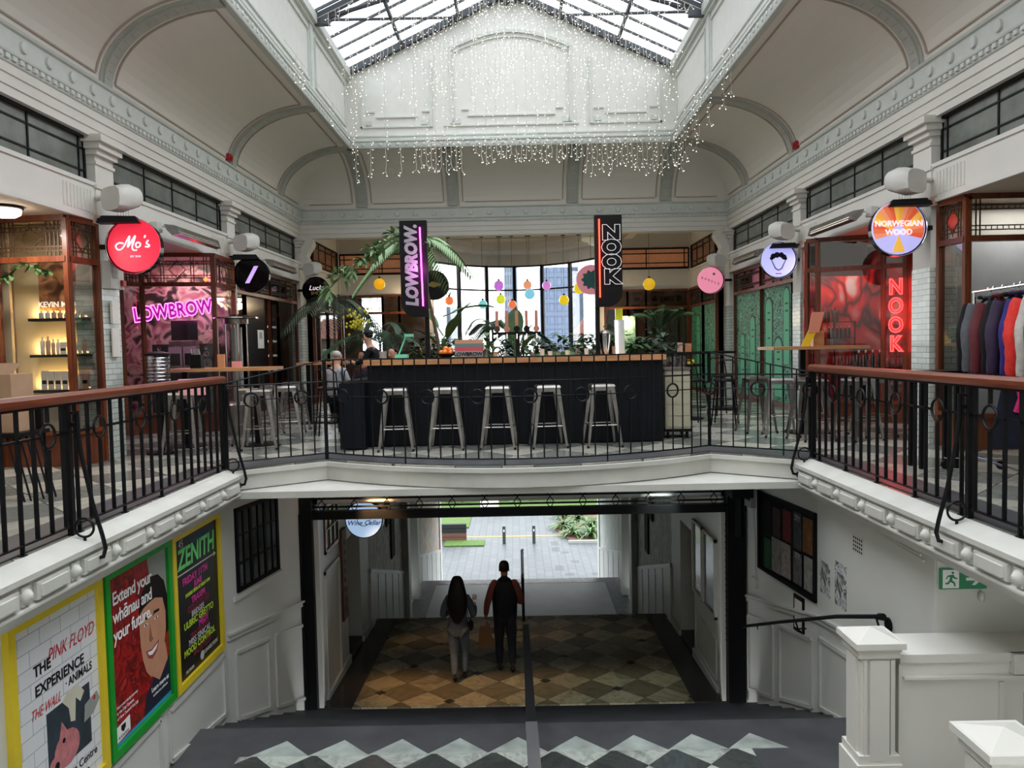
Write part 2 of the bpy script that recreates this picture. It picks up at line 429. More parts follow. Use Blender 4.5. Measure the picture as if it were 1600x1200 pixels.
# entablature and cornice
EP = [(-5.4, -3), (-5.4, 19.5), (5.4, 19.5), (5.4, -3)]
e1 = MB().sweep(EP, [(-.3, 4.2), (0, 4.2), (0, 4.3), (.018, 4.305), (.018, 4.42), (.036, 4.425), (.036, 4.53)])
struct(e1, 'trim_5', M_white, 'white stepped frieze')
e2 = MB().sweep(EP, [(.036, 4.53), (.055, 4.535), (.055, 4.55), (.06, 4.61), (.085, 4.62), (.095, 4.64), (.095, 4.65), (.095, 4.86), (.125, 4.87), (.14, 4.90), (.0, 4.92)])
def along(step, f):
    y = 3.0
    while y < 19.4:
        f(-5.4, y, 1, 0); f(5.4, y, -1, 0); y += step
    x = -5.2
    while x < 5.3:
        f(x, 19.5, 0, -1); x += step
def dent(x, y, nx, ny):
    w = .035
    if nx: e2.box(min(x+nx*.05, x+nx*.085), max(x+nx*.05, x+nx*.085), y-w, y+w, 4.56, 4.61)
    else: e2.box(x-w, x+w, y-.085, y-.05, 4.56, 4.61)
along(.12, dent)
def disc(x, y, nx, ny):
    if nx: e2.lathe((x+nx*.095, y, 4.75), [(.065, 0), (.065, nx*.03), (.05, nx*.035)], 12, 'X')
    else: e2.lathe((x, y-.095, 4.75), [(.065, 0), (.065, -.03), (.05, -.035)], 12, 'Y')
along(.46, disc)
struct(e2, 'trim_6', M_grey, 'grey-green cornice band with small discs and dentils')
# cove
CO, CH = 1.6, 1.1
def cove(t): return (.04+CO*(1-math.cos(t)), 4.9+CH*math.sin(t))
struct(MB().sweep(EP, [cove(PI/2*i/14) for i in range(15)]), 'ceiling_cove', M_taupe)
ribs = MB(); lines = MB()
def rib(mb, fn, w, h, n=16, t0=0.03, t1=PI/2):
    """fn(off, z, lateral) -> world; band of width w raised h below the cove"""
    vs = []
    for i in range(n+1):
        t = t0+(t1-t0)*i/n; o, z = cove(t); nx, nz = math.cos(t), -math.sin(t)
        for (l, hh) in ((-w/2, 0), (-w/2, h), (w/2, h), (w/2, 0)): vs.append(fn(o+nx*hh, z+nz*hh, l))
    fs = []
    for i in range(n):
        for k in range(3): fs.append((i*4+k, i*4+k+1, i*4+4+k+1, i*4+4+k))
    mb.add(vs, fs)
def sidefn(s, y): return lambda o, z, l: (s*(5.4-o), y+l, z)
def backfn(x): return lambda o, z, l: (x+l, 19.5-o, z)
rl = [sidefn(s, y) for s in (-1, 1) for y in (5.6, 10.3, 14.85, 17.85)]+[backfn(x) for x in (-3.78, -1.49, 1.49, 3.82)]
for f in rl:
    rib(ribs, f, .30, .025); rib(ribs, f, .20, .055)
    for d in (-.24, .24): rib(lines, (lambda f, d: lambda o, z, l: f(o, z, l+d))(f, d), .03, .02, t0=.12, t1=1.45)
    # key pattern on the rib
    for i in range(15):
        t = .12+i*.095; o, z = cove(t); 
        for a, b in ((.058, t), ):
            nx, nz = math.cos(t), -math.sin(t)
            P = [f(o+nx*.05, z+nz*.05, -.05), f(o+nx*.05, z+nz*.05, .05)]
            ribs.tube([P[0], P[1]], .014, 4, smooth=False)
struct(ribs, 'trim_7', mat('rib_plaster', rgb(180, 182, 174), .7), 'raised plaster ribs across the cove')
for s in (-1, 1):
    for (a, b) in ((5.85, 10.05), (10.55, 14.6), (15.1, 17.6), (18.1, 19.25)):
        for t in (.12, 1.45):
            o, z = cove(t); lines.tube([(s*(5.4-o-.01), a, z-.01), (s*(5.4-o-.01), b, z-.01)], .015, 4, smooth=False)
for (a, b) in ((-5.1, -4.05), (-3.5, -1.75), (-1.2, 1.2), (1.75, 3.55), (4.1, 5.1)):
    for t in (.12,): 
        o, z = cove(t); lines.tube([(a, 19.5-o-.01, z-.01), (b, 19.5-o-.01, z-.01)], .015, 4, smooth=False)
struct(lines, 'trim_8', mat('cove_line', rgb(176, 164, 152), .7), 'thin panel mouldings on the cove')
# lantern well
LY = 17.87; LX = 3.75
LP = [(-LX, -2.2), (-LX, LY), (LX, LY), (LX, -2.2)]
lt = MB().sweep(LP, [(-.12, 6.06), (-.05, 5.99), (.06, 5.97), (.08, 6.0), (.07, 6.1), (.10, 6.12), (.10, 6.16), (.05, 6.18), (.05, 6.22), (.07, 6.23), (.07, 6.26), (0.0, 6.28)])
y = 3.0
while y < 17.7:
    for s in (-1, 1): lt.ball((s*(LX-.075), y, 6.05), .03, .05, .04, 6, 4)
    y += .2
x = -3.6
while x < 3.7: lt.ball((x, LY-.075, 6.05), .05, .03, .04, 6, 4); x += .2
struct(lt, 'trim_9', M_grey, 'moulded lip of the roof lantern')
M_lan = mat('lantern_plaster', rgb(218, 218, 212), .7, var=.03)
lw = MB().sweep(LP, [(0, 6.28), (0, 7.5)])
lw.add([(-LX, LY, 7.5), (LX, LY, 7.5), (LX, LY, 7.75), (0, LY, 9.5), (-LX, LY, 7.75)], [(0, 1, 2, 3, 4)])
struct(lw, 'wall_lantern', M_lan)
lt2 = MB()
for s in (-1, 1):
    X0 = s*LX
    def b2(o0, o1, *r): lt2.box(min(X0-s*o0, X0-s*o1), max(X0-s*o0, X0-s*o1), *r)
    b2(-.1, .06, -2.2, LY, 7.5, 7.56); b2(-.1, .12, -2.2, LY, 7.56, 7.74)
    y = LY-.15
    for ln_ in (2.9, 4.1, 4.1, 4.1):
        a = y-ln_
        b2(0, .035, a-.18, a+.02, 6.28, 7.5)
        for z in (6.42, 7.36): b2(0, .03, a+.2, y-.12, z-.02, z+.02)
        for yy in (a+.2, y-.12): b2(0, .03, yy-.02, yy+.02, 6.42, 7.36)
        y = a-.16
struct(lt2, 'trim_10', M_grey, 'mouldings on the side walls of the lantern')
lt3 = MB(); P = Pl((-LX, LY), (LX, LY))   # normal faces the camera
def fr2(u0, u1, z0, z1, w=.035, d=.03):
    for a, b in (((u0, u1), (z0-w/2, z0+w/2)), ((u0, u1), (z1-w/2, z1+w/2)), ((u0-w/2, u0+w/2), (z0, z1)), ((u1-w/2, u1+w/2), (z0, z1))):
        lt3.p(P, a[0], a[1], b[0], b[1], 0, d)
lt3.p(P, 2.35, 2.41, 6.5, 8.2, 0, .04); lt3.p(P, 5.09, 5.15, 6.5, 8.2, 0, .04)
lt3.p(P, 2.2, 5.3, 6.44, 6.47, 0, .03)
lt3.p(P, 2.75, 4.75, 6.66, 6.69, 0, .03)
for u in (2.45, 4.93): lt3.p(P, u, u+.14, 6.5, 6.62, 0, .03); lt3.p(P, u, u+.14, 8.1, 8.22, 0, .03)
for u in (2.62, 4.78): lt3.p(P, u, u+.16, 6.8, 6.83, 0, .03)
pts = [(2.38+2.74*i/16, 8.2+.35*math.sin(PI*i/16)) for i in range(17)]
lt3.tube([P(u, z, .02) for u, z in pts], .05, 4, smooth=False)
lt3.tube([P(u, z-.12, .02) for u, z in pts[1:-1]], .02, 4, smooth=False)
for (a, b, m) in ((.3, 1.95, 1), (5.55, 7.2, -1)):
    lt3.p(P, a, b, 6.44, 6.47, 0, .03); lt3.p(P, a+.35, b-.35, 6.66, 6.69, 0, .03)
    inn = b if m > 0 else a; out = a if m > 0 else b
    lt3.p(P, min(inn, inn-m*.06), max(inn, inn-m*.06), 6.44, 7.95, 0, .04)
    lt3.p(P, min(out, out+m*.04), max(out, out+m*.04), 6.44, 7.35, 0, .03)
    for u in (a+.12, b-.26): lt3.p(P, u, u+.14, 6.5, 6.6, 0, .03); lt3.p(P, u+.02*m, u+.2, 6.78, 6.81, 0, .03)
struct(lt3, 'trim_11', M_grey, 'panel mouldings on the gable wall')
# roof
gl = MB()
for s in (-1, 1): gl.add([(s*3.9, -2.2, 7.72), (s*3.9, LY, 7.72), (0, LY, 9.52), (0, -2.2, 9.52)], [(0, 1, 2, 3)])
struct(gl, 'window_20', M_sky, 'glazed roof of the lantern')
rf = MB(); SL = math.atan2(1.8, 3.9)
def barx(s, y, w, h, dz=0):
    a = Vector((s*3.85, y, 7.70+dz)); b = Vector((0, y, 9.48+dz))
    for k in (0,):
        rf.add([a+Vector((0, -w, 0)), a+Vector((0, w, 0)), a+Vector((0, w, -h)), a+Vector((0, -w, -h)), b+Vector((0, -w, 0)), b+Vector((0, w, 0)), b+Vector((0, w, -h)), b+Vector((0, -w, -h))], MB.BF)
y = LY-.62
while y > 4:
    for s in (-1, 1): barx(s, y, .02, .05)
    y -= .62
for s in (-1, 1):
    barx(s, LY-.06, .06, .16)
    for fr_ in (.36, .7):
        x = s*3.85*(1-fr_); z = 7.70+1.78*fr_
        rf.box(x-.03, x+.03, 0, LY, z-.1, z-.02)
rf.box(-.09, .09, 0, LY, 9.28, 9.46); rf.cyl((0, LY-.05, 9.3), (0, LY-.25, 9.3), .22, n=16)
for y in (14.9, 11.9, 8.9):
    for s in (-1, 1):
        barx(s, y, .035, .14, -.02)
        e = Vector((s*3.7, y, 7.62)); q = Vector((s*2.3, y, 8.02)); c_ = Vector((0, y, 8.62))
        rf.tube([e, q, Vector((s*1.1, y, 8.35)), c_], .04, 6)
        for k in (.36, .7): 
            xx = s*3.85*(1-k); rf.tube([(xx, y, 7.62+1.78*k), (xx*.93, y, 8.62-abs(xx)*.27)], .035, 6)
        rf.box(min(s*3.4, s*3.75), max(s*3.4, s*3.75), y-.06, y+.06, 7.55, 7.78)
    rf.tube([(0, y, 9.4), (0, y, 8.6)], .03, 6)
    rf.cyl((0, y-.03, 8.62), (0, y+.03, 8.62), .16, n=14)
for s in (-1, 1):
    for y0, y1 in ((11.9, 14.9), (8.9, 11.9), (14.9, 17.8)):
        rf.tube([(s*3.7, y0, 7.65), (s*1.2, y1, 8.85)], .03, 6); 
struct(rf, 'trim_12', mat('roof_steel', rgb(62, 66, 72), .5, .2), 'dark steel trusses and glazing bars of the roof')
# end wall behind the stair and outer roof pieces
struct(MB().box(-8.6, 8.6, -3.2, -3.0, -6, 9.6), 'wall_back', M_white)
rr = MB()
for s in (-1, 1): rr.box(min(s*5.5, s*8.6), max(s*5.5, s*8.6), -3, 23.2, 4.6, 4.7)
struct(rr, 'ceiling_roof_slab', M_dark)
# ================================================================ back room
M_brown = mat('warm_grey_ceiling', rgb(206, 194, 178), .8, var=.03)
cb = MB().box(-5.5, 5.5, 19.9, 23.3, 4.62, 4.72)
for x in (-3.4, 3.4): cb.box(x-.12, x+.12, 19.9, 23.2, 4.50, 4.64)
cb.box(-5.4, 5.4, 20.6, 20.75, 4.55, 4.64); cb.box(-5.4, 5.4, 22.1, 22.25, 4.55, 4.64)
cb.box(-2.7, 2.7, 23.2, 25.6, 4.62, 4.72)
struct(cb, 'ceiling_back_room', M_brown)
bw = MB()
for s in (-1, 1):
    a, b = s*5.3, s*2.6
    bw.box(min(a, b), max(a, b), 23.0, 23.2, 2.98, 3.58)          # fascia
    bw.box(min(a, b), max(a, b), 23.0, 23.2, 4.22, 4.65)
    bw.box(min(s*2.45, s*2.65), max(s*2.45, s*2.65), 22.95, 23.2, 0, 4.65)
    bw.box(min(s*5.2, s*5.5), max(s*5.2, s*5.5), 22.9, 23.2, 0, 4.65)
    bw.box(min(s*5.25, s*5.45), max(s*5.25, s*5.45), 19.95, 23, 2.98, 3.5); bw.box(min(s*5.25, s*5.45), max(s*5.25, s*5.45), 19.95, 23, 4.25, 4.65)
    bw.box(min(s*5.2, s*5.28), max(s*5.2, s*5.28), 19.95, 23, 3.5, 3.56)
struct(bw, 'wall_back_room', M_white)
# carved brackets on the corner pillars of the opening
for s in (-1, 1):
    mb = MB(); P = Pl((s*5.4, 19.46), (s*4.4, 19.46))
    pts = [(0, 4.3), (.36, 4.3), (.36, 4.25), (.30, 4.18), (.33, 4.10), (.30, 4.0), (.2, 3.86), (.16, 3.76), (.2, 3.68), (.17, 3.6), (.1, 3.57), (.12, 3.5), (0.06, 3.42), (0, 3.42)]
    d = (-.05, -.4) if s < 0 else (.05, .4)
    mb.flat(P, pts, d[0], d[1])
    struct(mb, 'trim_%d' % (13 if s < 0 else 14), M_white, 'scrolled white bracket at the corner of the opening')
# curved soffit in front of the bay window
sf = MB(); BAY = [(-2.5, 23.1), (-1.75, 24.3), (-.9, 24.95), (0, 25.15), (.9, 24.95), (1.75, 24.3), (2.5, 23.1)]
sf.sweep(BAY, [(0.05, 3.98), (.05, 4.3), (.3, 4.32), (.35, 4.4), (.6, 4.42), (.6, 4.64)])
struct(sf, 'trim_15', M_white, 'curved white soffit over the bay window')
bwin = MB(); bg_ = MB()
for i in range(6):
    P = Pl(BAY[i], BAY[i+1]); n = P.L
    bwin.p(P, 0, n, 3.93, 4.0, -.04, .04); bwin.p(P, 0, n, 3.17, 3.22, -.03, .03); bwin.p(P, 0, n, .75, .8, -.04, .04)
    bwin.p(P, -.045, .045, 0, 4.0, -.05, .05); bwin.p(P, n-.045, n+.045, 0, 4.0, -.05, .05)
    bg_.p(P, 0.03, n-.03, .8, 3.95, -.003, .003)
o = struct(bwin, 'window_21', M_black, 'curved black framed bay window'); bg_.build('pane', M_glass, o)
struct(MB().sweep(BAY, [(0, 0), (.0, .78), (.12, .78), (.12, 0)]), 'wall_bay_dado', M_white)
# clerestory and timber shop partitions of the back room
def cler(name, P, u0, u1, z0, z1, n, m):
    fr = MB()
    for a, b in (((u0, u1), (z0, z0+.04)), ((u0, u1), (z1-.04, z1)), ((u0, u0+.04), (z0, z1)), ((u1-.04, u1), (z0, z1))): fr.p(P, a[0], a[1], b[0], b[1], -.03, .03)
    for z in (z0+.16, z1-.16): fr.p(P, u0, u1, z-.014, z+.014, -.02, .02)
    for u in [u0+.15]+[u0+(u1-u0)*i/n for i in range(1, n)]+[u1-.15]: fr.p(P, u-.014, u+.014, z0, z1, -.02, .02)
    o = struct(fr, name, M_black); g = MB().p(P, u0+.02, u1-.02, z0+.02, z1-.02, -.003, .003); g.build('pane', m, o); return o
M_amber = mat('amber_obscured_glass', rgb(190, 138, 104), .25, var=.1, emit=rgb(190, 120, 80), es=.035)  # faint emission imitates light coming through from behind the panes
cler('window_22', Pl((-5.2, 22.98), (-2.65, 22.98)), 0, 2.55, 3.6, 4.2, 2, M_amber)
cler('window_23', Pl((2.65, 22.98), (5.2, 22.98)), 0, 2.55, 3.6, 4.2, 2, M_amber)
cler('window_24', Pl((-5.24, 19.95), (-5.24, 22.9)), 0.05, 2.9, 3.58, 4.24, 4, mat('brown_obscured_glass', rgb(140, 108, 84), .25, var=.1))
cler('window_25', Pl((5.24, 19.95), (5.24, 22.9)), 0.05, 2.9, 3.58, 4.24, 4, MATS['brown_obscured_glass'])
# ================================================================ STRUCTURE: lower level
GY = 11.2; ZG = -3.95; LZ = -2.8; LE = 8.35
# landing under the camera, with tiles, and eight steps down to the passage
struct(MB().box(-3.75, 5.6, 3.0, LE, -3.0, LZ), 'floor_landing', M_char)
struct(MB().box(-2.95, 2.35, 3.0, LE-.62, LZ, LZ+.006), 'floor_landing_tiles', marble('landing_diamonds', .62, rgb(186, 192, 184), rgb(70, 74, 72), veins=.55))
tri = MB(); x = -2.85
while x < 2.3:
    tri.poly([(x, LE-.62), (x+.62, LE-.62), (x+.31, LE-.31)], LZ, LZ+.006); x += .62
struct(tri, 'floor_landing_edge', mat('pale_marble_points', rgb(160, 168, 162), .3, var=.3, scale=4))
st = MB(); n = 8; rise = (LZ-ZG)/n; tr = (GY-LE)/n
for i in range(1, n):
    st.box(-3.62, 3.62, LE+(i-1)*tr, LE+i*tr, -4.6, LZ-i*rise)
struct(st, 'stairs_lower', M_chard)
# upper flight (below the camera, carries the visitor down)
st = MB()
for i in range(1, 16): st.box(-2.2, 2.2, -1.7+i*.3, -1.4+i*.3+.02, -3.0-.0, -i*.175)
struct(st, 'stairs_upper', M_chard)
struct(MB().box(-3.45, 3.45, -3, -1.4, -.25, 0), 'floor_entrance', M_floor)
zf = lambda y: ZG-(y-GY)*.0523
pf = MB(); y0, y1 = GY, 15.6
pf.add([(-3.3, y0, zf(y0)), (3.3, y0, zf(y0)), (3.3, y1, zf(y1)), (-3.3, y1, zf(y1)), (-3.3, y0, -4.7), (3.3, y0, -4.7), (3.3, y1, -4.7), (-3.3, y1, -4.7)], [(0, 1, 2, 3), (4, 7, 6, 5), (0, 4, 5, 1), (3, 2, 6, 7), (0, 3, 7, 4), (1, 5, 6, 2)])
struct(pf, 'floor_passage', M_lfloor)
st = MB()
for i in range(1, 9): st.box(-3.2, 3.2, 15.6+(i-1)*.33, 15.6+i*.33, -6.2, -4.18-i*.165)
struct(st, 'stairs_middle', M_chard)
struct(MB().box(-3.2, 3.2, 18.24, 22.9, -6.2, -5.66), 'floor_second_landing', M_land2)
bb = MB()
for s in (-1, 1): bb.box(min(s*2.5, s*3.0), max(s*2.5, s*3.0), 18.24, 22.9, -5.66, -5.655)
bb.box(-2.5, 2.5, 22.5, 22.9, -5.66, -5.655); struct(bb, 'floor_second_landing_border', mat('grey_wet_border', rgb(92, 100, 108), .25, var=.2))
st = MB()
for i in range(1, 12): st.box(-3.2, 3.2, 22.9+(i-1)*.32, 22.9+i*.32, -7.8, -5.66-i*.17)
struct(st, 'stairs_bottom', M_land2)
# side walls of the stair well, running to the gate
M_lwall = mat('stairwell_paint', rgb(206, 206, 200), .5, var=.05, scale=1.2)
M_lpan = mat('stairwell_dado_paint', rgb(200, 201, 196), .45, var=.06, scale=1.5)
PL = Pl((-3.6, 3.0), (-3.6, 9.2)); PL2 = Pl((-3.6, 9.2), (-3.2, GY))
PR = Pl((3.6, 6.6), (3.6, 9.2), True); PR2 = Pl((3.6, 9.2), (3.32, GY), True)
w = MB(); w.p(PL, 0, PL.L, -4.9, -.26, -.2, 0); w.p(PL2, 0, PL2.L, -4.9, -.26, -.2, 0)
wl = struct(w, 'wall_stair_left', M_lwall)
w = MB(); w.p(PR, 0, PR.L, -4.9, -.26, -.2, 0); w.p(PR2, 0, PR2.L, -4.9, -.26, -.2, 0)
struct(w, 'wall_stair_right', M_lwall)
struct(MB().box(3.61, 8.4, 6.58, 6.78, -4.9, -.26), 'wall_stair_facing', M_lwall)
struct(MB().box(-3.8, -3.6, -3, 3.0, -6, -.26).box(5.6, 5.8, -3, 6.6, -6, -.26), 'wall_stair_near', M_lwall)
# sloped dado mouldings
def slope_strip(mb, P, u0, u1, za, zb, w, d):
    mb.add([P(u0, za-w/2, 0), P(u1, zb-w/2, 0), P(u1, zb-w/2, d), P(u0, za-w/2, d), P(u0, za+w/2, 0), P(u1, zb+w/2, 0), P(u1, zb+w/2, d), P(u0, za+w/2, d)], MB.BF)
def panel(mb, P, u0, u1, zt0, zt1, zb0, zb1, d=.025, w=.05):
    slope_strip(mb, P, u0, u1, zt0, zt1, w, d); slope_strip(mb, P, u0, u1, zb0, zb1, w, d)
    for u, a, b in ((u0, zt0, zb0), (u1, zt1, zb1)): mb.p(P, u-w/2, u+w/2, b, a, 0, d)
d1 = MB(); zt = lambda y: -1.0-(y-5.15)*.27
slope_strip(d1, PL, 0, PL.L, zt(3)-1.2, zt(9.2)-1.2+1.16-.02, .0, .0)
# left: top rail of the dado and three sunk panels
def drail(P, u0, u1, z0, z1, mb): slope_strip(mb, P, u0, u1, z0, z1, .03, .05); slope_strip(mb, P, u0, u1, z0-.05, z1-.05, .05, .03)
drail(PL2, 0, PL2.L, -2.06, -2.30, d1)
panel(d1, PL, 2.6, 4.4, -2.22, -2.22, -2.72, -2.74); panel(d1, PL, 4.6, 6.05, -2.24, -2.26, -2.76, -2.98)
panel(d1, PL2, .18, .95, -2.35, -2.47, -3.2, -3.42); panel(d1, PL2, 1.15, 1.95, -2.50, -2.65, -3.5, -3.75)
struct(d1, 'trim_16', M_lpan, 'panel mouldings of the left stair dado')
d2 = MB(); drail(PR, 0, PR.L, -1.55, -1.95, d2); drail(PR2, 0, PR2.L, -1.95, -2.35, d2)
panel(d2, PR, .6, 1.55, -1.95, -2.05, -2.7, -2.75); panel(d2, PR, 1.7, 2.5, -2.1, -2.2, -2.85, -3.05)
panel(d2, PR2, .12, .95, -2.3, -2.42, -3.15, -3.42); panel(d2, PR2, 1.15, 1.9, -2.5, -2.62, -3.5, -3.72)
struct(d2, 'trim_17', M_lpan, 'panel mouldings of the right stair dado')
# ceiling of the lower level
cl = MB().box(-3.8, 3.8, 8.95, GY+.3, -.34, -.262)
struct(cl, 'ceiling_under_gallery', M_whiteold)
cl = MB(); cl.add([(-3.5, GY+.1, -.8), (3.5, GY+.1, -.8), (3.5, 28.7, -4.0), (-3.5, 28.7, -4.0)], [(0, 1, 2, 3)])
struct(cl, 'ceiling_passage', mat('passage_ceiling', rgb(120, 116, 112), .8))
gw = MB().box(-3.9, -3.0, GY+.12, GY+.3, -4.9, -.3).box(3.0, 3.9, GY+.12, GY+.3, -4.9, -.3).box(-3.9, 3.9, GY+.12, GY+.3, -.9, -.3)
struct(gw, 'wall_gate_surround', M_lwall)
# passage walls with recesses
def mural(name, seed, cols, sc=1.0):
    t = NT(name); t.b.inputs['Roughness'].default_value = .6
    p = t.coord(); mp = t.new('ShaderNodeMapping'); mp.inputs['Location'].default_value = (seed, seed, seed)
    mp.inputs['Scale'].default_value = (1.5, 2.6*sc, .55*sc); t.link(p, mp.inputs[0])
    n = t.noise(mp.outputs[0], 1.2, 5, .65, 1.6)
    st_ = [(i/(len(cols)-1)*.36+.32, c) for i, c in enumerate(cols)]
    c = t.ramp(n.outputs[0], st_)
    n2 = t.noise(mp.outputs[0], 5, 3, .6, 2.5)
    c = t.mix(t.ramp(n2.outputs[0], [(.60, (0, 0, 0, 1)), (.63, (1, 1, 1, 1))]), c, rgb(220, 214, 204)); t.base(c); return t.m
cA = [rgb(110, 120, 112), rgb(196, 170, 140), rgb(120, 160, 150), rgb(215, 205, 190), rgb(190, 120, 100), rgb(90, 100, 96), rgb(205, 198, 180)]
cB = [rgb(60, 100, 150), rgb(200, 90, 60), rgb(225, 200, 160), rgb(90, 160, 160), rgb(200, 130, 150), rgb(60, 60, 80)]
cC = [rgb(180, 180, 175), rgb(120, 150, 140), rgb(210, 210, 205), rgb(90, 100, 100), rgb(205, 195, 205)]
Mm = {(-1, 0): mural('mural_drips', 3, cA), (-1, 1): mural('mural_bright', 8, cB), (1, 0): mural('mural_grey', 14, cC), (1, 1): mural('mural_pale', 21, [rgb(170, 160, 190), rgb(215, 215, 210), rgb(150, 170, 165), rgb(220, 215, 215)])}
for s, side in ((-1, 'left'), (1, 'right')):
    def bx(mb, a, b, *r): return mb.box(min(s*a, s*b), max(s*a, s*b), *r)
    w = MB(); bx(w, 3.0, 3.3, GY+.3, 13.1, -4.9, -.8)
    bx(w, 3.0, 3.3, 14.2, 15.0, -5, -1.2); bx(w, 3.0, 3.3, 13.1, 14.2, -1.9, -.8)
    bx(w, 3.9, 4.0, 13.0, 14.3, -5, -1)
    bx(w, 3.3, 3.95, 14.2, 14.3, -5, -1); bx(w, 3.3, 3.95, 13.0, 13.1, -5, -1)
    bx(w, 3.3, 3.95, 13.0, 14.3, -1.3, -1.2)
    bx(w, 2.85, 3.3, 19.4, 19.8, -6, -2); bx(w, 2.85, 3.3, 21.2, 21.6, -6, -2.2); bx(w, 3.6, 3.7, 19.4, 21.6, -6, -2)
    bx(w, 2.95, 3.3, 28.3, 28.8, -8, -3.6)
    bx(w, 3.3, 3.6, 19.7, 19.8, -6, -2); bx(w, 3.3, 3.6, 21.2, 21.3, -6, -2)
    struct(w, 'wall_passage_'+side, M_lwall)
    bx2 = MB(); bx(bx2, 3.02, 3.3, 13.1, 14.2, -4.6, -4.05)
    for k, (a, b) in enumerate(((15.0, 19.4), (21.6, 28.3))):
        m_ = MB(); bx(m_, 3.0, 3.3, a, b, -8 if k else -6.2, -1.0-(a-GY)*.18+.2)
        struct(m_, 'wall_mural_%s_%d' % (side, k+1), Mm[(s, k)])
        PW = Pl((s*3.0, a), (s*3.0, b), s > 0); wn = MB()
        zz = [(-3.0, -4.35), (-4.55, -6.2)][k]; zb = [(-4.25, -5.75), (-5.75, -7.6)][k]
        l = PW.L
        wn.flat(PW, [(0, zz[0]), (l, zz[1]), (l, zb[1]-.3), (0, zb[0]-.3)], 0, .025)
        slope_strip(wn, PW, 0, l, zz[0], zz[1], .08, .045)
        slope_strip(wn, PW, 0, l, zz[0]-.18, zz[1]-.18, .03, .036)
        for i in range(6):
            u = l*i/5; z = zz[0]+(zz[1]-zz[0])*i/5; wn.p(PW, max(0, u-.06), min(l, u+.06), z-1.5, z-.05, .025, .036)
        struct(wn, 'wall_dado_%s_%d' % (side, k+1), M_lpan)
        sk = MB(); slope_strip(sk, PW, 0, l, zb[0]+.12, zb[1]+.12, .16, .05); struct(sk, 'baseboard_%s_%d' % (side, k+1), M_lpan)
    bs = MB(); bx(bs, 2.96, 3.0, GY+.3, 13.1, -4.2, -3.9); bx(bs, 2.96, 3.0, 14.2, 15.0, -4.3, -4.0); struct(bs, 'baseboard_'+side, M_lpan)
    dr = MB(); bx(dr, 3.7, 3.75, 13.1, 14.2, -4.2, -1.9); struct(dr, 'door_%d' % (1 if s < 0 else 2), M_blackp)
    ft = MB(); bx(ft, 3.0, 3.95, 13.1, 14.2, -4.7, -4.0); struct(ft, 'floor_doorway_'+side, M_chard)
# low dark pictures hung in the murals
# portal lintel and strip light
struct(MB().box(-3.5, 3.5, 28.6, 28.9, -4.28, -3.9), 'beam_portal', mat('lilac_lintel', rgb(128, 124, 138), .7))
struct(MB().box(-3.5, 3.5, 28.7, 28.9, -3.9, .2), 'wall_portal', M_dark)
stl = thing('strip_light', (0, 28.45, -4.08), 'long white tube light across the far end of the passage ceiling', 'light')
MB().box(-2.7, 2.8, 28.40, 28.5, -4.06, -4.03).build('housing', M_white, stl)
MB().cyl((-2.65, 28.45, -4.08), (2.75, 28.45, -4.08), .03, n=10).build('tube', mat('tube_glow', (1, 1, 1, 1), emit=(1, 1, 1, 1), es=3, var=0), stl)
# ---------------------------------------------------------------- outdoors
def paving():
    t = NT('outdoor_paving'); t.b.inputs['Roughness'].default_value = .5; t.b.inputs['Specular IOR Level'].default_value = .3
    p = t.coord(); b = t.new('ShaderNodeTexBrick'); b.inputs['Scale'].default_value = 1; b.inputs['Brick Width'].default_value = .6; b.inputs['Row Height'].default_value = .32
    b.inputs['Mortar Size'].default_value = .022; b.inputs['Color1'].default_value = rgb(78, 83, 86); b.inputs['Color2'].default_value = rgb(66, 71, 74); b.inputs['Mortar'].default_value = rgb(50, 52, 54)
    r = t.new('ShaderNodeMapping'); r.inputs['Rotation'].default_value = (0, 0, PI/2); t.link(p, r.inputs[0]); t.link(r.outputs[0], b.inputs[0])
    n = t.noise(p, .7, 4); s = t.new('ShaderNodeSeparateXYZ'); t.link(p, s.inputs[0])
    cb_ = t.new('ShaderNodeVectorMath', operation='SNAP'); t.link(p, cb_.inputs[0]); cb_.inputs[1].default_value = (.35, .35, 99)
    wn = t.new('ShaderNodeTexWhiteNoise'); t.link(cb_.outputs[0], wn.inputs[0])
    k = t.math('MULTIPLY', t.math('GREATER_THAN', wn.outputs[0], .8), t.math('GREATER_THAN', s.outputs[0], 1.4))
    t.base(t.mix(t.math('MULTIPLY', k, .55), t.mix(t.math('MULTIPLY', n.outputs[0], .5), b.outputs[0], rgb(92, 98, 102)), rgb(34, 34, 36))); return t.m
struct(MB().box(-40, 40, 26.3, 41, -7.9, -7.56), 'ground_paving', paving())
M_grass = mat('grass', rgb(64, 90, 30), .9, var=.25, scale=8)
M_soil = mat('bark_mulch', rgb(88, 62, 46), .95, var=.3, scale=12)
struct(MB().box(-60, 60, 41, 120, -8.0, -7.6), 'ground_park', M_grass)
struct(MB().poly([(2.3, 34.6), (4.2, 34.3), (12, 34), (12, 41), (2.6, 41), (1.7, 37)], -7.56, -7.5), 'ground_planting_bed', M_soil)
struct(MB().box(-14, -2.5, 37.5, 41, -7.56, -7.5).box(-3.4, -1.6, 34.0, 34.95, -7.56, -7.5), 'ground_lawn', M_grass)
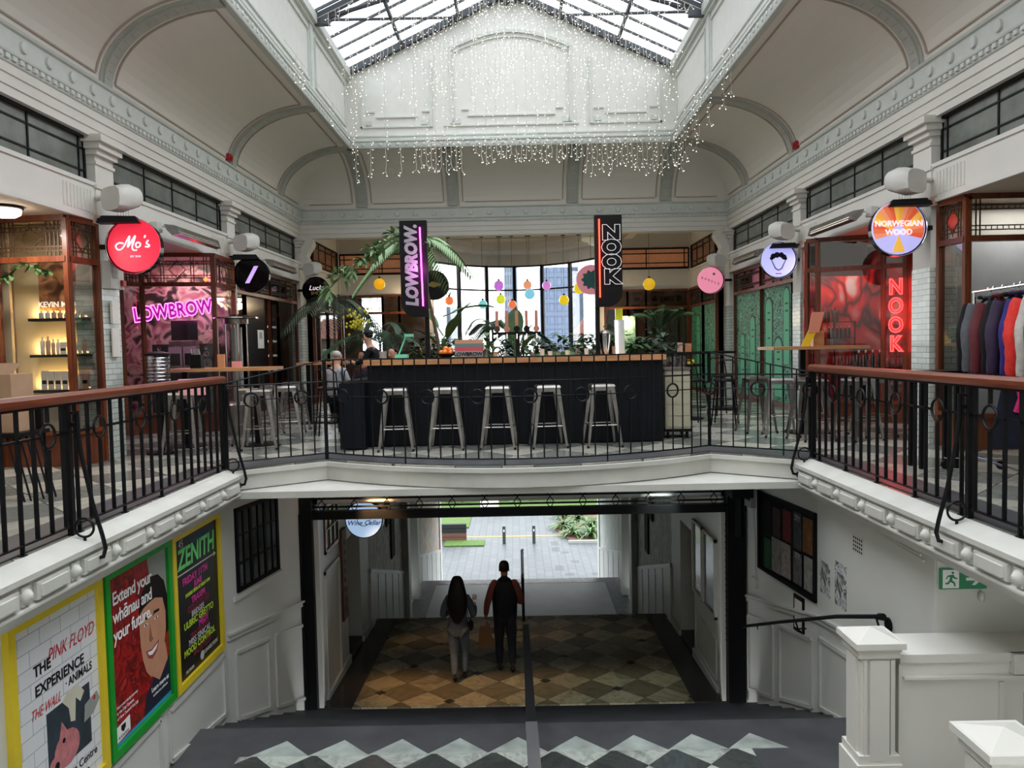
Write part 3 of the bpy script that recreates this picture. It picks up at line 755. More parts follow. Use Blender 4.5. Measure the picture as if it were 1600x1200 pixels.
# ================================================================ SHOPFRONTS
M_lead = M_gold
M_reddia = mat('red_diamond_glass', rgb(196, 52, 40), .2, var=.05)
M_pale = mat('opal_glass', rgb(178, 168, 146), .25, var=.04)
def leadlight(par, P, u0, u1, z0, z1, dia=None, gm=None, simple=False):
    MB().p(P, u0, u1, z0, z1, -.004, .004).build('leadlight', gm or M_lglass, par)
    m = MB(); w = .007; w_, h = u1-u0, z1-z0
    def hl(z, a=u0, b=u1): m.p(P, a, b, z-w, z+w, .004, .016)
    def vl(u, a=z0, b=z1): m.p(P, u-w, u+w, a, b, .004, .016)
    for z in (z0+.07, z0+.12, z1-.07, z1-.12): hl(z)
    for u in (u0+.07, u0+.12, u1-.07, u1-.12): vl(u)
    k = z0+.07; c = (u0+u1)/2
    if w_ > .7:
        for u in (c-.22, c-.27, c+.22, c+.27): vl(u)
    u = u0+.12
    while u < u1-.12: m.p(P, u-w/2, u+w/2, z0+.07, z0+.12, .004, .014); m.p(P, u-w/2, u+w/2, z1-.12, z1-.07, .004, .014); u += .07
    cz = (z0+z1)/2; a, b = (min(.14, w_*.28), .14)
    for q in ((1, 1), (1, -1), (-1, 1), (-1, -1)):
        m.tube([P(c+q[0]*a, cz, .01), P(c, cz+q[1]*b, .01)], .008, 4, smooth=False)
    for q in (1, -1): m.tube([P(c+q*a, cz, .01), P(c+q*(a+.06), cz, .01)], .006, 4); m.tube([P(c, cz+q*b, .01), P(c, cz+q*(b+.06), .01)], .006, 4)
    m.build('leading', M_lead, par)
    if dia: MB().flat(P, [(c-a, cz), (c, cz-b), (c+a, cz), (c, cz+b)], .005, .009).build('coloured_diamond', dia, par)
def front(name, segs, ztr=2.58, ztop=3.08, zsill=.45, dia=None, lead=True, gm=None, label=None, flip=False, tm=None, sill=True):
    """segs: list of (p0, p1, kind)"""
    fr = MB(); panes = []
    for (p0, p1, kind) in segs:
        P = Pl(p0, p1, flip); l = P.L
        for u in (0, l): fr.p(P, u-.03, u+.03, 0, ztop, -.04, .04)
        fr.p(P, 0, l, ztop-.03, ztop+.04, -.04, .04); fr.p(P, 0, l, ztr-.035, ztr+.035, -.04, .05)
        if sill: fr.p(P, 0, l, zsill-.05, zsill, -.05, .06); fr.p(P, .03, l-.03, .0, zsill-.05, -.02, .02)
        panes.append((P, l, kind))
    o = struct(fr, name, tm or M_timber, label)
    for P, l, kind in panes:
        if lead: leadlight(o, P, .03, l-.03, ztr+.035, ztop-.03, dia)
        else: MB().p(P, .03, l-.03, ztr+.035, ztop-.03, -.004, .004).build('transom_pane', M_dglass, o)
        if kind == 'g': MB().p(P, .03, l-.03, zsill, ztr-.035, -.004, .004).build('pane', gm or M_glass, o)
    return o
# --- left bay nearest: hair product window (beige display with lit shelves)
front('window_31', [((-6.45, 9.6), (-5.5, 9.5), 'g'), ((-5.5, 9.5), (-5.43, 10.02), 'g')], label='brown timber display window beside the white tiled pillar')
struct(MB().box(-6.75, -6.5, 9.4, 9.7, 0, 3.1).box(-6.58, -6.5, 9.3, 9.72, 0, 3.1), 'door_3', M_timber, 'brown timber door post at the far left')
M_cream = mat('cream_display', rgb(212, 200, 168), .6, var=.02)
struct(MB().box(-6.6, -5.42, 10.14, 10.18, 0.3, 3.1).box(-8.4, -6.5, 9.9, 9.95, 0, 3.1), 'wall_display', M_cream)
def led_shelf(x0, x1, y, z, lab):
    o = MB().box(x0, x1, y-.2, y, z-.02, z+.015); sh = solo(o, 'display_shelf', M_blackp, lab, 'shelf', 'dark shelves in the cream shop window')
    MB().box(x0+.03, x1-.03, y-.02, y-.005, z+.016, z+.03).build('led_strip', mat('warm_led', rgb(255, 190, 90), emit=rgb(255, 180, 60), es=2.5, var=0), sh, loc=None)
    return sh
PB = []
for i, z in enumerate((1.86, 1.39, .93)):
    led_shelf(-6.3, -5.55, 10.13, z, 'dark shelf of hair products glowing yellow, %s of three in the window' % ('topmost', 'middle one', 'lowest')[i])
    a = area('lamp_shelf_%d' % i, (-5.95, 10.06, z+.03), (-5.95, 10.2, z+.5), .7, .03, 1.6, (1, .72, .32))
M_bot = mat('product_white', rgb(222, 216, 206), .35, var=.06)
M_bot2 = mat('product_tan', rgb(196, 160, 140), .35, var=.1)
def bottle(x, y, z, r, h, m, lab, grp, kind='cyl', capm=None):
    t = thing('bottle' if kind != 'box' else 'product_box', (x, y, z), lab, 'bottle' if kind != 'box' else 'box', grp)
    mb = MB()
    if kind == 'box': mb.box(x-r, x+r, y-r*.6, y+r*.6, z, z+h); mb.build('carton', m, t); MB().box(x-r*.8, x+r*.8, y-r*.62, y-r*.6, z+h*.3, z+h*.5).build('printed_band', capm or M_blackp, t)
    else:
        mb.lathe((x, y, z), [(r*.9, 0), (r, .01), (r, h*.68), (r*.8, h*.76), (r*.35, h*.8), (r*.35, h*.85)], 12); mb.build('body', m, t)
        MB().cyl((x, y, z+h*.85), (x, y, z+h), r*.42, n=10).build('cap', capm or m, t)
    return t
random.seed(5)
for i, z in enumerate((1.875, 1.405, .945)):
    x = -6.22; k = 0; rowname = ('top', 'middle', 'bottom')[i]
    while x < -5.62:
        if i == 0: r, h, kd = random.choice([(.03, .08, 'cyl'), (.045, .12, 'box'), (.035, .1, 'cyl')])
        elif i == 1: r, h, kd = random.choice([(.025, .2, 'cyl'), (.03, .24, 'cyl'), (.04, .16, 'box')])
        else: r, h, kd = random.choice([(.04, .24, 'box'), (.034, .2, 'cyl'), (.038, .25, 'box')])
        bottle(x+r, 10.04, z, r, h, random.choice([M_bot, M_bot, M_bot2]), 'pale hair product pack standing on the %s lit shelf' % rowname, 'products on the %s lit shelf' % rowname, kd)
        x += 2*r+.012
ps = thing('product_poster', (-5.95, 10.12, 1.93), 'brown salon poster lettered in white above the lit shelves', 'poster')
def blotch(name, cols, sc, stops=None):
    t = NT(name); t.b.inputs['Roughness'].default_value = .4
    p = t.new('ShaderNodeTexCoord').outputs['Object']; n = t.noise(p, sc, 2, .5, 1.2)
    t.base(t.ramp(n.outputs[0], [(.3+.4*i/(len(cols)-1), c) for i, c in enumerate(cols)])); return t.m
MB().box(-6.25, -5.6, 10.11, 10.13, 1.98, 2.66).build('print', blotch('poster_brown', [rgb(60, 36, 26), rgb(120, 78, 52), rgb(190, 140, 100), rgb(90, 50, 34)], 4), ps)
M_wtxt = mat('white_lettering', rgb(240, 240, 236), .5, var=0, emit=(1, 1, 1, 1), es=.05)
text('lettering', 'KEVIN MURPHY', .098, (-5.92, 10.105, 2.06), RX, UP, M_wtxt, ps, off=.002)
# ivy garland over that window
def leaf_blade(mb, b, d, l, w, up=Vector((0, 0, 1)), n=5, droop=.3, fold=.12):
    b = Vector(b); d = Vector(d).normalized(); s = d.cross(up)
    s = s.normalized() if s.length > 1e-3 else Vector((1, 0, 0)); nn = s.cross(d)
    vs = []; fs = []
    for i in range(n+1):
        t = i/n; c = b+d*l*t-Vector((0, 0, 1))*droop*l*t*t; ww = w*math.sin(PI*min(1, t*.93+.05))**.7/2
        vs += [c-s*ww+nn*fold*ww, c, c+s*ww+nn*fold*ww]
    for i in range(n):
        a = i*3; fs += [(a, a+1, a+4, a+3), (a+1, a+2, a+5, a+4)]
    mb.add(vs, fs, True)
iv = thing('ivy_garland', (-6.0, 9.42, 2.3), 'green ivy garland trailing across the cream display window', 'garland')
mb = MB(); pts = [(-6.42+i*.08, 9.45, 2.4-.06*math.sin(i*.9)+.08*(i/9)) for i in range(10)]
MB().tube(pts, .006, 5).build('stem', M_green, iv)
for p in pts:
    for k in range(5):
        a = random.uniform(0, 6.28); leaf_blade(mb, p, (math.cos(a), -.3, math.sin(a)-.4), random.uniform(.05, .09), .06)
mb.build('leaves', M_green, iv)
# --- ceiling light on the left soffit
dl = thing('dome_light', (-5.86, 8.9, 3.04), 'round white dome light glowing on the left shop soffit', 'light')
MB().lathe((-5.86, 8.9, 3.12), [(.2, 0), (.2, -.03), (.17, -.04)], 24).build('rim', M_blackp, dl)
MB().lathe((-5.86, 8.9, 3.08), [(.18, 0), (.17, -.05), (.12, -.08), (.02, -.09)], 24).build('diffuser', mat('dome_glow', (1, 1, 1, 1), emit=rgb(255, 236, 220), es=2.5, var=0), dl)
area('lamp_dome', (-5.86, 8.9, 2.95), (-5.86, 8.9, 0), .3, .3, 8, (1, .9, .8))
# --- LOWBROW shop
front('window_32', [((-6.65, 13.0), (-6.42, 13.27), 'g'), ((-6.42, 13.27), (-5.27, 13.5), 'g'), ((-5.27, 13.5), (-5.33, 14.6), 'g')], zsill=.35, label='timber display window with pink neon behind')
M_pinkw = mat('pink_lit_wall', rgb(196, 128, 140), .7, var=.05)
struct(MB().box(-8.3, -5.42, 14.55, 14.6, 0, 3.1), 'wall_pink_shop', blotch('pink_mural', [rgb(30, 22, 28), rgb(150, 84, 100), rgb(196, 150, 150), rgb(60, 34, 44), rgb(24, 20, 24)], 2.6))
struct(MB().box(-6.9, -6.66, 12.9, 13.05, 0, 3.08), 'door_4', M_timber)
dk = MB().box(-7.9, -6.9, 12.95, 13.0, 0, 3.08); struct(dk, 'door_5', mat('charcoal_door', rgb(52, 52, 54), .5))
area('lamp_lowbrow', (-6.0, 14.0, 3.05), (-6, 14, 0), 1.0, .5, 6.5, (1, .82, .82))
def neon(name, s, size, loc, right, up, col, es, label, bev=.012, off=0, sp=1, shear=0, sx=1, back=None, cat='sign'):
    t = thing(name, loc, label, cat)
    o = text('neon_tube', s, size, loc, right, up, mat(name+'_glow', col, emit=col, es=es, var=0), t, ext=0, off=off, sp=sp, shear=shear, sx=sx)
    o.data.fill_mode = 'NONE'; o.data.bevel_depth = bev; o.data.bevel_resolution = 1
    n = Vector(right).cross(Vector(up)).normalized()
    o2 = text('letter_face', s, size, Vector(loc)-n*.02, right, up, back or M_blackp, t, ext=.004, off=off, sp=sp, shear=shear, sx=sx)
    return t
PK = rgb(255, 90, 235)
neon('neon_sign', 'LOWBROW.', .33, (-5.97, 13.50, 2.13), (1.15, .23, .16), (-.1, 0, 1), PK, 1.3, 'pink neon outline word hung inside the second left shop window', bev=.008, off=.018, back=mat('purple_letter', rgb(120, 30, 110), .5), sx=.74)
point('lamp_pink', (-5.9, 13.75, 2.1), 1.6, (1, .3, .85), .2)
hf = thing('hifi_stack', (-6.0, 14.1, 0), 'stack of silver hi-fi units and black speakers in the second left window', 'stereo')
MB().box(-6.6, -5.4, 13.85, 14.4, 0, 1.02).build('cabinet', M_blackp, hf)
MB().box(-6.35, -5.75, 14.0, 14.35, 1.02, 1.12).build('amplifier', M_zinc, hf)
for x in (-6.22, -5.95):
    q = MB().box(x-.12, x+.12, 14.0, 14.3, 1.13, 1.5).build('bookshelf_speaker', mat('silver_box', rgb(150, 146, 140), .4), hf)
    MB().box(x-.09, x+.09, 13.99, 14.0, 1.16, 1.38).build('grille', M_blackp, q)
MB().box(-6.33, -5.83, 14.0, 14.3, 1.51, 1.6).build('record_deck', M_zinc, hf)
MB().box(-6.32, -5.84, 14.1, 14.13, 1.62, 1.98).build('screen', M_blackg, hf)
for x in (-6.48, -5.62):
    q = MB().box(x-.13, x+.13, 13.95, 14.3, 1.03, 1.55).build('speaker_cabinet', M_blackp, hf)
    for z, r in ((1.18, .1), (1.36, .055), (1.47, .035)):
        MB().lathe((x, 13.95, z), [(r, 0), (r, -.02), (r*.8, -.02), (r*.3, .0)], 16, 'Y').build('driver', M_zinc, q)
for i, (x, z, w, h) in enumerate([(-6.95, 1.7, .16, .3), (-6.93, 1.3, .18, .5), (-7.1, 1.55, .1, .8), (-6.95, .98, .2, .1)]):
    solo(MB().box(x-w/2, x+w/2, 12.93, 12.945, z-h/2, z+h/2), 'notice', mat('pink_notice%d' % i, [rgb(190, 215, 195), rgb(236, 180, 186), rgb(236, 180, 186), rgb(236, 190, 196)][i], .6, var=0), ['oval mint notice on the dark door of the second left shop', 'tall pink notice low on the dark shop door', 'narrow pink notice at the edge of the dark shop door', 'small pink label under the notices of the dark shop door'][i], 'notice')
solo(MB().ball((-5.38, 13.44, 2.66), .035), 'red_lamp', mat('red_lamp_glow', rgb(255, 60, 30), emit=rgb(255, 40, 20), es=5, var=0), 'tiny red glowing lamp on the transom bar above the pink neon', 'light')
# --- third left bay: dark door and fridge window
front('window_33', [((-5.52, 15.02), (-5.52, 15.7), 'g'), ((-5.52, 15.7), (-5.52, 17.3), 'd'), ((-5.52, 17.3), (-5.52, 19.4), 'g')], zsill=.1, label='timber shopfront with a dark door in the third left bay', gm=M_dglass)
struct(MB().box(-5.6, -5.56, 15.75, 17.25, 0, 2.55), 'door_6', M_blackg, 'black panelled door in the third left bay')
nt = thing('door_notice', (-5.54, 16.75, 1.6), 'white paper notice taped to the black door of the third left bay', 'notice')
MB().box(-5.555, -5.55, 16.55, 16.95, 1.45, 1.85).build('paper', M_bot, nt); MB().box(-5.549, -5.547, 16.66, 16.84, 1.66, 1.80).build('printed_square', M_greyd, nt)
struct(MB().box(-7.6, -7.5, 15, 19.4, 0, 3.1), 'wall_fridge_shop', M_dark)
fg = thing('drinks_fridge', (-6.3, 18.3, 0), 'glass fronted drinks fridge seen through the third left shop window', 'fridge')
MB().box(-6.6, -6.0, 17.4, 19.3, 0, 2.2).build('cabinet', mat('fridge_dark', rgb(50, 52, 54), .4), fg)
for z in (.9, 1.25, 1.6, 1.95): MB().box(-5.99, -5.97, 17.5, 19.2, z, z+.05).build('shelf', mat('fridge_shelf', rgb(170, 176, 176), .3, emit=(1, 1, 1, 1), es=.25), fg)
# --- right bays
front('window_34', [((5.46, 9.93), (5.5, 9.42), 'g'), ((5.5, 9.42), (7.6, 9.42), 'g')], dia=M_reddia, label='timber display window with red leadlight diamonds')
struct(MB().box(5.44, 8.3, 10.12, 10.17, 0, 3.1), 'wall_clothes_shop', mat('cool_white_wall', rgb(160, 165, 170), .6))
area('lamp_clothes_shop', (6.6, 9.8, 3.05), (6.6, 9.8, 0), 1.2, .3, 3.5, (1, .95, .88))
front('window_35', [((5.05, 13.35), (5.18, 13.2), 'g'), ((5.18, 13.2), (6.1, 12.8), 'g'), ((6.1, 12.8), (6.36, 12.6), 'g')], lead=False, zsill=.35, label='timber display window glowing red in the second right bay')
struct(MB().box(5.42, 8.3, 14.5, 14.55, 0, 3.1), 'wall_red_shop', blotch('red_mural', [rgb(150, 120, 116), rgb(170, 24, 24), rgb(40, 16, 18), rgb(170, 28, 26), rgb(165, 140, 134)], 1.1))
struct(MB().box(5.2, 6.2, 13.6, 13.62, 2.5, 3.1), 'trim_18', mat('roller_blind', rgb(176, 160, 150), .8, var=.05), 'pale blind behind the transom')
area('lamp_nook', (6.0, 13.9, 3.05), (6, 14, 0), 1.0, .4, 6, (1, .84, .8))
dd = MB().box(6.42, 6.8, 12.3, 12.35, 0, 3.08); struct(dd, 'door_7', M_timber, 'brown door beside the red neon window')
struct(MB().box(6.36, 6.44, 12.28, 12.62, 0, 3.08).box(6.8, 8.3, 12.3, 12.4, 0, 3.08), 'wall_beside_nook', M_timber)
RD = rgb(255, 40, 40)
tt = thing('neon_sign', (6.24, 12.62, 1.85), 'vertical red neon letters in the narrow window of the second right bay', 'sign')
gm_ = mat('red_neon_glow', RD, emit=RD, es=1.5, var=0)
for i, ch in enumerate('NOOK'):
    o = text('neon_tube', ch, .34, (6.22, 12.62, 2.22-i*.31), (.26, -.2, 0), UP, gm_, tt, ext=0, off=.006, sx=.8); o.data.fill_mode = 'NONE'; o.data.bevel_depth = .012; o.data.bevel_resolution = 1
point('lamp_red_neon', (6.1, 12.4, 1.8), 2.0, (1, .08, .08), .25)
sh = thing('bottle_rack', (5.75, 14.3, .3), 'black metal rack of bottles against the red shop wall', 'shelf')
for z in (1.72, 1.42, .9): MB().box(5.45, 6.25, 14.15, 14.4, z-.015, z).build('shelf', M_blackp, sh)
for x in (5.47, 5.85, 6.23): MB().box(x-.01, x+.01, 14.15, 14.17, 0, 1.72).build('upright', M_blackp, sh)
M_botd = mat('dark_bottle', rgb(46, 30, 20), .15, var=0)
for i in range(7): bottle(5.5+i*.075, 14.27, 1.72, .028, .26, M_botd, 'dark wine bottle with pale label on the top shelf of the red shop', 'bottles on the top rack shelf', capm=M_reddia)
for i in range(6): bottle(5.8+i*.075, 14.27, 1.42, .028, .22, M_botd, 'dark bottle on the second shelf of the red shop', 'bottles on the second rack shelf', capm=M_bot)
for i in range(4): bottle(5.9+i*.12, 13.25, .9, .038, .3, M_botd, 'black bottle with white cap on the low sill of the red shop', 'bottles on the red window sill', capm=M_bot)
solo(MB().box(5.7, 6.4, 13.15, 13.35, .3, .9), 'window_plinth', M_blackp, 'low black plinth inside the red lit window', 'plinth')
# green squiggle panels
def squig():
    t = NT('green_squiggle'); t.b.inputs['Roughness'].default_value = .55
    p = t.coord(); n = t.noise(p, 5.2, 1, .4, .6)
    f = t.math('ABSOLUTE', t.math('SUBTRACT', t.math('FRACT', t.math('MULTIPLY', n.outputs[0], 9.0)), .5))
    k = t.ramp(f, [(.24, (0, 0, 0, 1)), (.28, (1, 1, 1, 1))])
    t.base(t.mix(k, rgb(20, 54, 50), rgb(88, 176, 138))); return t.m
M_sq = squig(); M_gflat = mat('mural_green', rgb(86, 176, 134), .6, var=.02); M_gdark = mat('mural_dark_teal', rgb(16, 52, 50), .6, var=0)
o = front('window_36', [((5.54, 19.4), (5.54, 17.3), 'x'), ((5.54, 17.3), (5.54, 15.35), 'x'), ((5.54, 15.35), (5.54, 15.02), 'x')], zsill=.1, label='timber shopfront filled with green squiggle panels', tm=M_timber)
for a, b in ((19.36, 17.35), (17.25, 15.4), (15.31, 15.04)):
    MB().box(5.56, 5.58, b, a, .1, 2.55).build('mural_panel', M_sq, o)
def finger(par, P, u, z0, z1, r, d=.0):
    pts = [(u-r, z0)]+[(u+r*math.cos(PI-PI*i/10), z1-r+r*math.sin(PI*i/10)) for i in range(11)]+[(u+r, z0)]
    o = MB().flat(P, pts, d, d+.006).build('mural_figure', M_gdark, par)
    k = .8; pts = [(u-r*k, z0)]+[(u+r*k*math.cos(PI-PI*i/10), z1-r+r*k*math.sin(PI*i/10)) for i in range(11)]+[(u+r*k, z0)]
    MB().flat(P, pts, d+.006, d+.009).build('green_fill', M_gflat, o)
    for zz in (z1-.35, z1-.9, z1-.5):
        MB().p(P, u-.06, u+.1, zz-.02, zz+.015, d+.009, d+.012).build('dark_mark', M_gdark, o)
PQ = Pl((5.56, 17.25), (5.56, 15.4))
for u, z0, z1, r in ((.35, .2, 2.35, .26), (1.45, .9, 2.5, .2), (.95, .2, 1.5, .3)): finger(o, PQ, u, z0, z1, r)
PQ = Pl((5.56, 19.36), (5.56, 17.35))
for u, z0, z1, r in ((.5, .2, 1.6, .2), (1.3, .2, 2.0, .22)): finger(o, PQ, u, z0, z1, r)
# --- back room fronts
o = front('window_37', [((5.22, 22.9), (5.22, 21.4), 'x'), ((5.22, 21.4), (5.22, 19.98), 'x')], zsill=.1, ztop=2.95, ztr=2.45, label='timber shopfront with green panels in the right side of the back room')
for a, b in ((22.86, 21.45), (21.35, 20.0)): MB().box(5.24, 5.26, b, a, .1, 2.42).build('mural_panel', M_sq, o)
PQ = Pl((5.24, 22.86), (5.24, 21.45))
for u, z0, z1, r in ((.8, .3, 2.2, .25),): finger(o, PQ, u, z0, z1, r)
front('window_38', [((-5.22, 19.98), (-5.22, 21.4), 'g'), ((-5.22, 21.4), (-5.22, 22.9), 'g')], zsill=.4, ztop=2.95, ztr=2.45, label='timber shopfront in the left side of the back room')
front('window_39', [((-5.15, 23.0), (-3.95, 23.0), 'g'), ((-3.95, 23.0), (-3.45, 23.0), 'g'), ((-3.45, 23.0), (-2.68, 23.0), 'g')], zsill=.5, ztop=2.95, ztr=2.45, label='timber and leadlight shopfront left of the bay window')
front('window_40', [((2.68, 23.0), (3.35, 23.0), 'g'), ((3.35, 23.0), (3.9, 23.0), 'g'), ((3.9, 23.0), (5.15, 23.0), 'g')], zsill=.5, ztop=2.95, ztr=2.45, label='timber and leadlight shopfront right of the bay window')
bk = MB().box(2.65, 5.6, 24.6, 24.7, 0, 3).box(-5.6, -4.9, 24.6, 24.7, 0, 3).box(-4.2, -2.65, 24.6, 24.7, 0, 3).box(-5.6, -2.65, 23.2, 24.6, 3.0, 3.1).box(2.65, 5.6, 23.2, 24.6, 3.0, 3.1)
bk.box(-5.65, -5.5, 23.2, 24.7, 0, 3.1).box(5.5, 5.65, 23.2, 24.7, 0, 3.1).box(-2.68, -2.6, 23.2, 24.7, 0, 3.1).box(2.6, 2.68, 23.2, 24.7, 0, 3.1).box(-8.4, 8.4, 23.2, 24.7, -.2, -.02).box(-5.6, -2.6, 23.2, 24.6, 3.1, 3.15).box(2.6, 5.6, 23.2, 24.6, 3.1, 3.15)
struct(bk, 'wall_rear_shops', mat('brown_room', rgb(104, 78, 58), .7, var=.1))
struct(MB().box(-8.4, -5.44, 19.95, 20.05, 0, 3.1).box(5.44, 8.4, 19.95, 20.05, 0, 3.1), 'wall_rear_party', M_dark)
struct(MB().box(-8.5, -5.3, 23.0, 23.2, 0, 4.6).box(5.3, 8.5, 23.0, 23.2, 0, 4.6).box(-5.5, -2.6, 23.2, 23.3, 3.0, 4.7).box(2.6, 5.5, 23.2, 23.3, 3.0, 4.7), 'wall_rear_outer', M_dark)
struct(MB().box(-8.4, -7.0, 20, 23, 0, 3), 'wall_left_room_fill', M_dark)
gp = solo(MB().box(3.05, 3.55, 22.8, 22.83, .9, 2.2), 'green_screen_panel', blotch('green_frost', [rgb(60, 140, 100), rgb(170, 210, 190), rgb(40, 100, 80)], 3), 'pale green panel standing behind the palm in the back room', 'panel')
for x, z in ((-2.95, 2.72), (3.2, 2.05)):
    point('lamp_backroom', (x, 22.6, z), 6, (1, .75, .45), .1)
cl_ = thing('ceiling_lamp', (-2.95, 22.6, 2.9), 'small domed lamp glowing under the lintel left of the tall black banner', 'light')
MB().lathe((-2.95, 22.6, 2.98), [(.15, 0), (.16, -.04)], 16).build('base', M_blackp, cl_)
MB().lathe((-2.95, 22.6, 2.94), [(.15, 0), (.12, -.06), (.03, -.09)], 16).build('shade', MATS['dome_glow'], cl_)
# ================================================================ RAILINGS
def fbar(mb, x, y, z0, z1, w=.03, d=.013, rz=0): mb.c(x, y, (z0+z1)/2, w, d, z1-z0, rz)
def side_rail(s):
    lab = 'black iron balustrade with wooden handrail along the %s gallery edge' % ('left' if s < 0 else 'right')
    R = thing('balustrade', (s*3.47, 5, 0), lab, 'railing'); X = s*3.47
    hr = MB(); prof = [(-.055, 1.055), (-.045, 1.03), (.045, 1.03), (.055, 1.055), (.055, 1.085), (.03, 1.11), (-.03, 1.11), (-.055, 1.085)]
    y0, y1 = -2.6, 9.02
    hr.add([(X+o, y, z) for y in (y0, y1) for o, z in prof], [(i, (i+1) % 8, 8+(i+1) % 8, 8+i) for i in range(8)]+[tuple(range(8)), tuple(range(15, 7, -1))])
    hr.build('handrail', M_rail, R)
    m = MB(); m.box(X-.02, X+.02, y0, y1-.03, 1.01, 1.03); m.build('top_plate', M_black, R)
    MB().box(X-.012, X+.012, y0, y1-.03, .065, .08).build('bottom_rail', M_black, R)
    sp = .176; n = 46; mr = MB()
    for i in range(n):
        y = 8.8-i*sp
        if y < 1: break
        b = MB(); ringb = i % 4 == 2; foot = i % 4 == 0; lo = -.02 if foot else .07
        if ringb: fbar(b, X, y, .07, .70); fbar(b, X, y, .90, 1.02)
        else: fbar(b, X, y, lo, 1.02)
        if foot: b.c(X, y, .004, .045, .045, .012)
        b.build('baluster', M_black, R)
        if ringb:
            MB().lathe((X, y, .80), [(.082, -.014), (.096, -.014), (.096, .014), (.082, .014)], 20, 'X').build('ring', M_black, R) if False else \
            MB().ring((X, y, .80), .088, .011, (0, 1, 0), (0, 0, 1), 22, 6).build('ring', M_black, R)
            mr.box(X-.006, X+.006, y-4*sp+.1, y-.1, .79, .81)
    mr.build('middle_rail', M_black, R)
    for y in (8.98, 5.88):
        MB().c(X, y, .51, .045, .045, 1.04).build('post', M_black, R)
        br = MB(); q = -s
        pts = [(X+q*.02, y+.02, .95), (X+q*.07, y+.02, .96), (X+q*.07, y+.02, .80), (X+q*.10, y+.0, .62), (X+q*.18, y-.02, .25), (X+q*.25, y-.03, .0), (X+q*.27, y-.03, -.10), (X+q*.25, y-.03, -.165), (X+q*.18, y-.03, -.18)]
        br.tube(pts, .016, 8); br.box(min(X+q*.17, X+q*.20), max(X+q*.17, X+q*.20), y-.06, y, -.21, -.15)
        br.c(X+q*.045, y+.02, .86, .05, .02, .03)
        br.ring((X+q*.13, y-.06, .07), .072, .010, (1, 0, 0), (0, 0, 1), 22, 6); br.cyl((X+q*.13, y-.06, -.05), (X+q*.13, y-.06, 0.0), .012, n=8)
        br.build('scroll_bracket', M_black, R)
    return R
side_rail(-1); side_rail(1)
# curved rail across the end
R = thing('balustrade', (0, 9.2, 0), 'thin black curved balustrade with rings in front of the bar', 'railing')
path = [Vector((x, y+.03, 0)) for x, y in CON]
seg = [0]
for i in range(1, len(path)): seg.append(seg[-1]+(path[i]-path[i-1]).length)
TOT = seg[-1]
def at(t):
    for i in range(1, len(seg)):
        if t <= seg[i] or i == len(seg)-1:
            k = (t-seg[i-1])/(seg[i]-seg[i-1]); return path[i-1].lerp(path[i], k), (path[i]-path[i-1]).normalized()
def top(t):
    d0 = seg[1]; e = min(t, TOT-t); return 1.02+(.25)*min(1, e/d0)
N = 200; ts = [TOT*i/N for i in range(N+1)]
def zrail(f, r, a=0, b=TOT): return MB().tube([at(t)[0]+Vector((0, 0, f(t))) for t in ts if a <= t <= b], r, 5)
zrail(top, .010).build('top_rail', M_black, R); zrail(lambda t: .99, .011).build('second_rail', M_black, R); zrail(lambda t: .08, .010).build('bottom_rail', M_black, R)
n = 50; sp = TOT/n; mr = MB(); last = 0
for i in range(n+1):
    t = i*sp; p, d = at(t); e = i in (8, 42) or i in (0, n)
    b = MB(); lo = -.0 if i % 8 in (0,) else .08
    rb = i % 4 == 2
    w = .024 if e else .0095
    if rb: b.cyl(p+Vector((0, 0, .08)), p+Vector((0, 0, .725)), w, n=6); b.cyl(p+Vector((0, 0, .895)), p+Vector((0, 0, top(t))), w, n=6)
    else: b.cyl(p+Vector((0, 0, lo)), p+Vector((0, 0, top(t))), w, n=6)
    b.build('baluster', M_black, R)
    if rb:
        MB().ring(p+Vector((0, 0, .81)), .082, .012, d, (0, 0, 1), 20, 6).build('ring', M_black, R)
        if last: mr.tube([at(last+(t-last)*k/8)[0]+Vector((0, 0, .81)) for k in range(9) if .1 < last+(t-last)*k/8-last+.1 or 1][0:9], .007, 5)
        last = t
mr.build('middle_rail', M_black, R)
# centre handrail down the lower steps
H = thing('stair_handrail', (.06, 9, -3.3), 'black flat topped handrail down the middle of the dark steps', 'handrail')
def slab(mb, a, b, w, h):
    a, b = Vector(a), Vector(b); W_ = Vector((w/2, 0, 0)); H_ = Vector((0, 0, h))
    mb.add([a-W_, a+W_, b+W_, b-W_, a-W_-H_, a+W_-H_, b+W_-H_, b-W_-H_], [(0, 1, 2, 3), (7, 6, 5, 4), (0, 4, 5, 1), (1, 5, 6, 2), (2, 6, 7, 3), (3, 7, 4, 0)])
slabm = MB(); slab(slabm, (.09, 5.0, -1.80), (.07, 6.45, -1.83), .10, .05); slabm.build('landing_rail', mat('worn_steel', rgb(120, 120, 122), .35, .8), H)
slabm = MB(); slab(slabm, (.07, 6.45, -1.83), (.06, 10.3, -2.40), .085, .10); slabm.build('sloping_rail', M_blackp, H)
for y, zt_, zb_ in ((5.6, -1.85, -2.8), (6.6, -1.93, -2.8), (10.25, -2.5, -3.58)): MB().cyl((.06, y, zt_), (.06, y, zb_), .028, n=12).build('post', M_blackp, H)
H2 = thing('stair_handrail', (.1, 17, -5), 'thin steel handrail down the middle of the far flight beyond the walkers', 'handrail')
slabm = MB(); slab(slabm, (.04, 15.2, -3.2), (.06, 18.6, -4.7), .06, .05); slabm.build('sloping_rail', M_zinc, H2)
slabm = MB(); slab(slabm, (.06, 18.6, -4.7), (.08, 22.8, -4.7), .06, .05); slabm.build('landing_rail', M_zinc, H2)
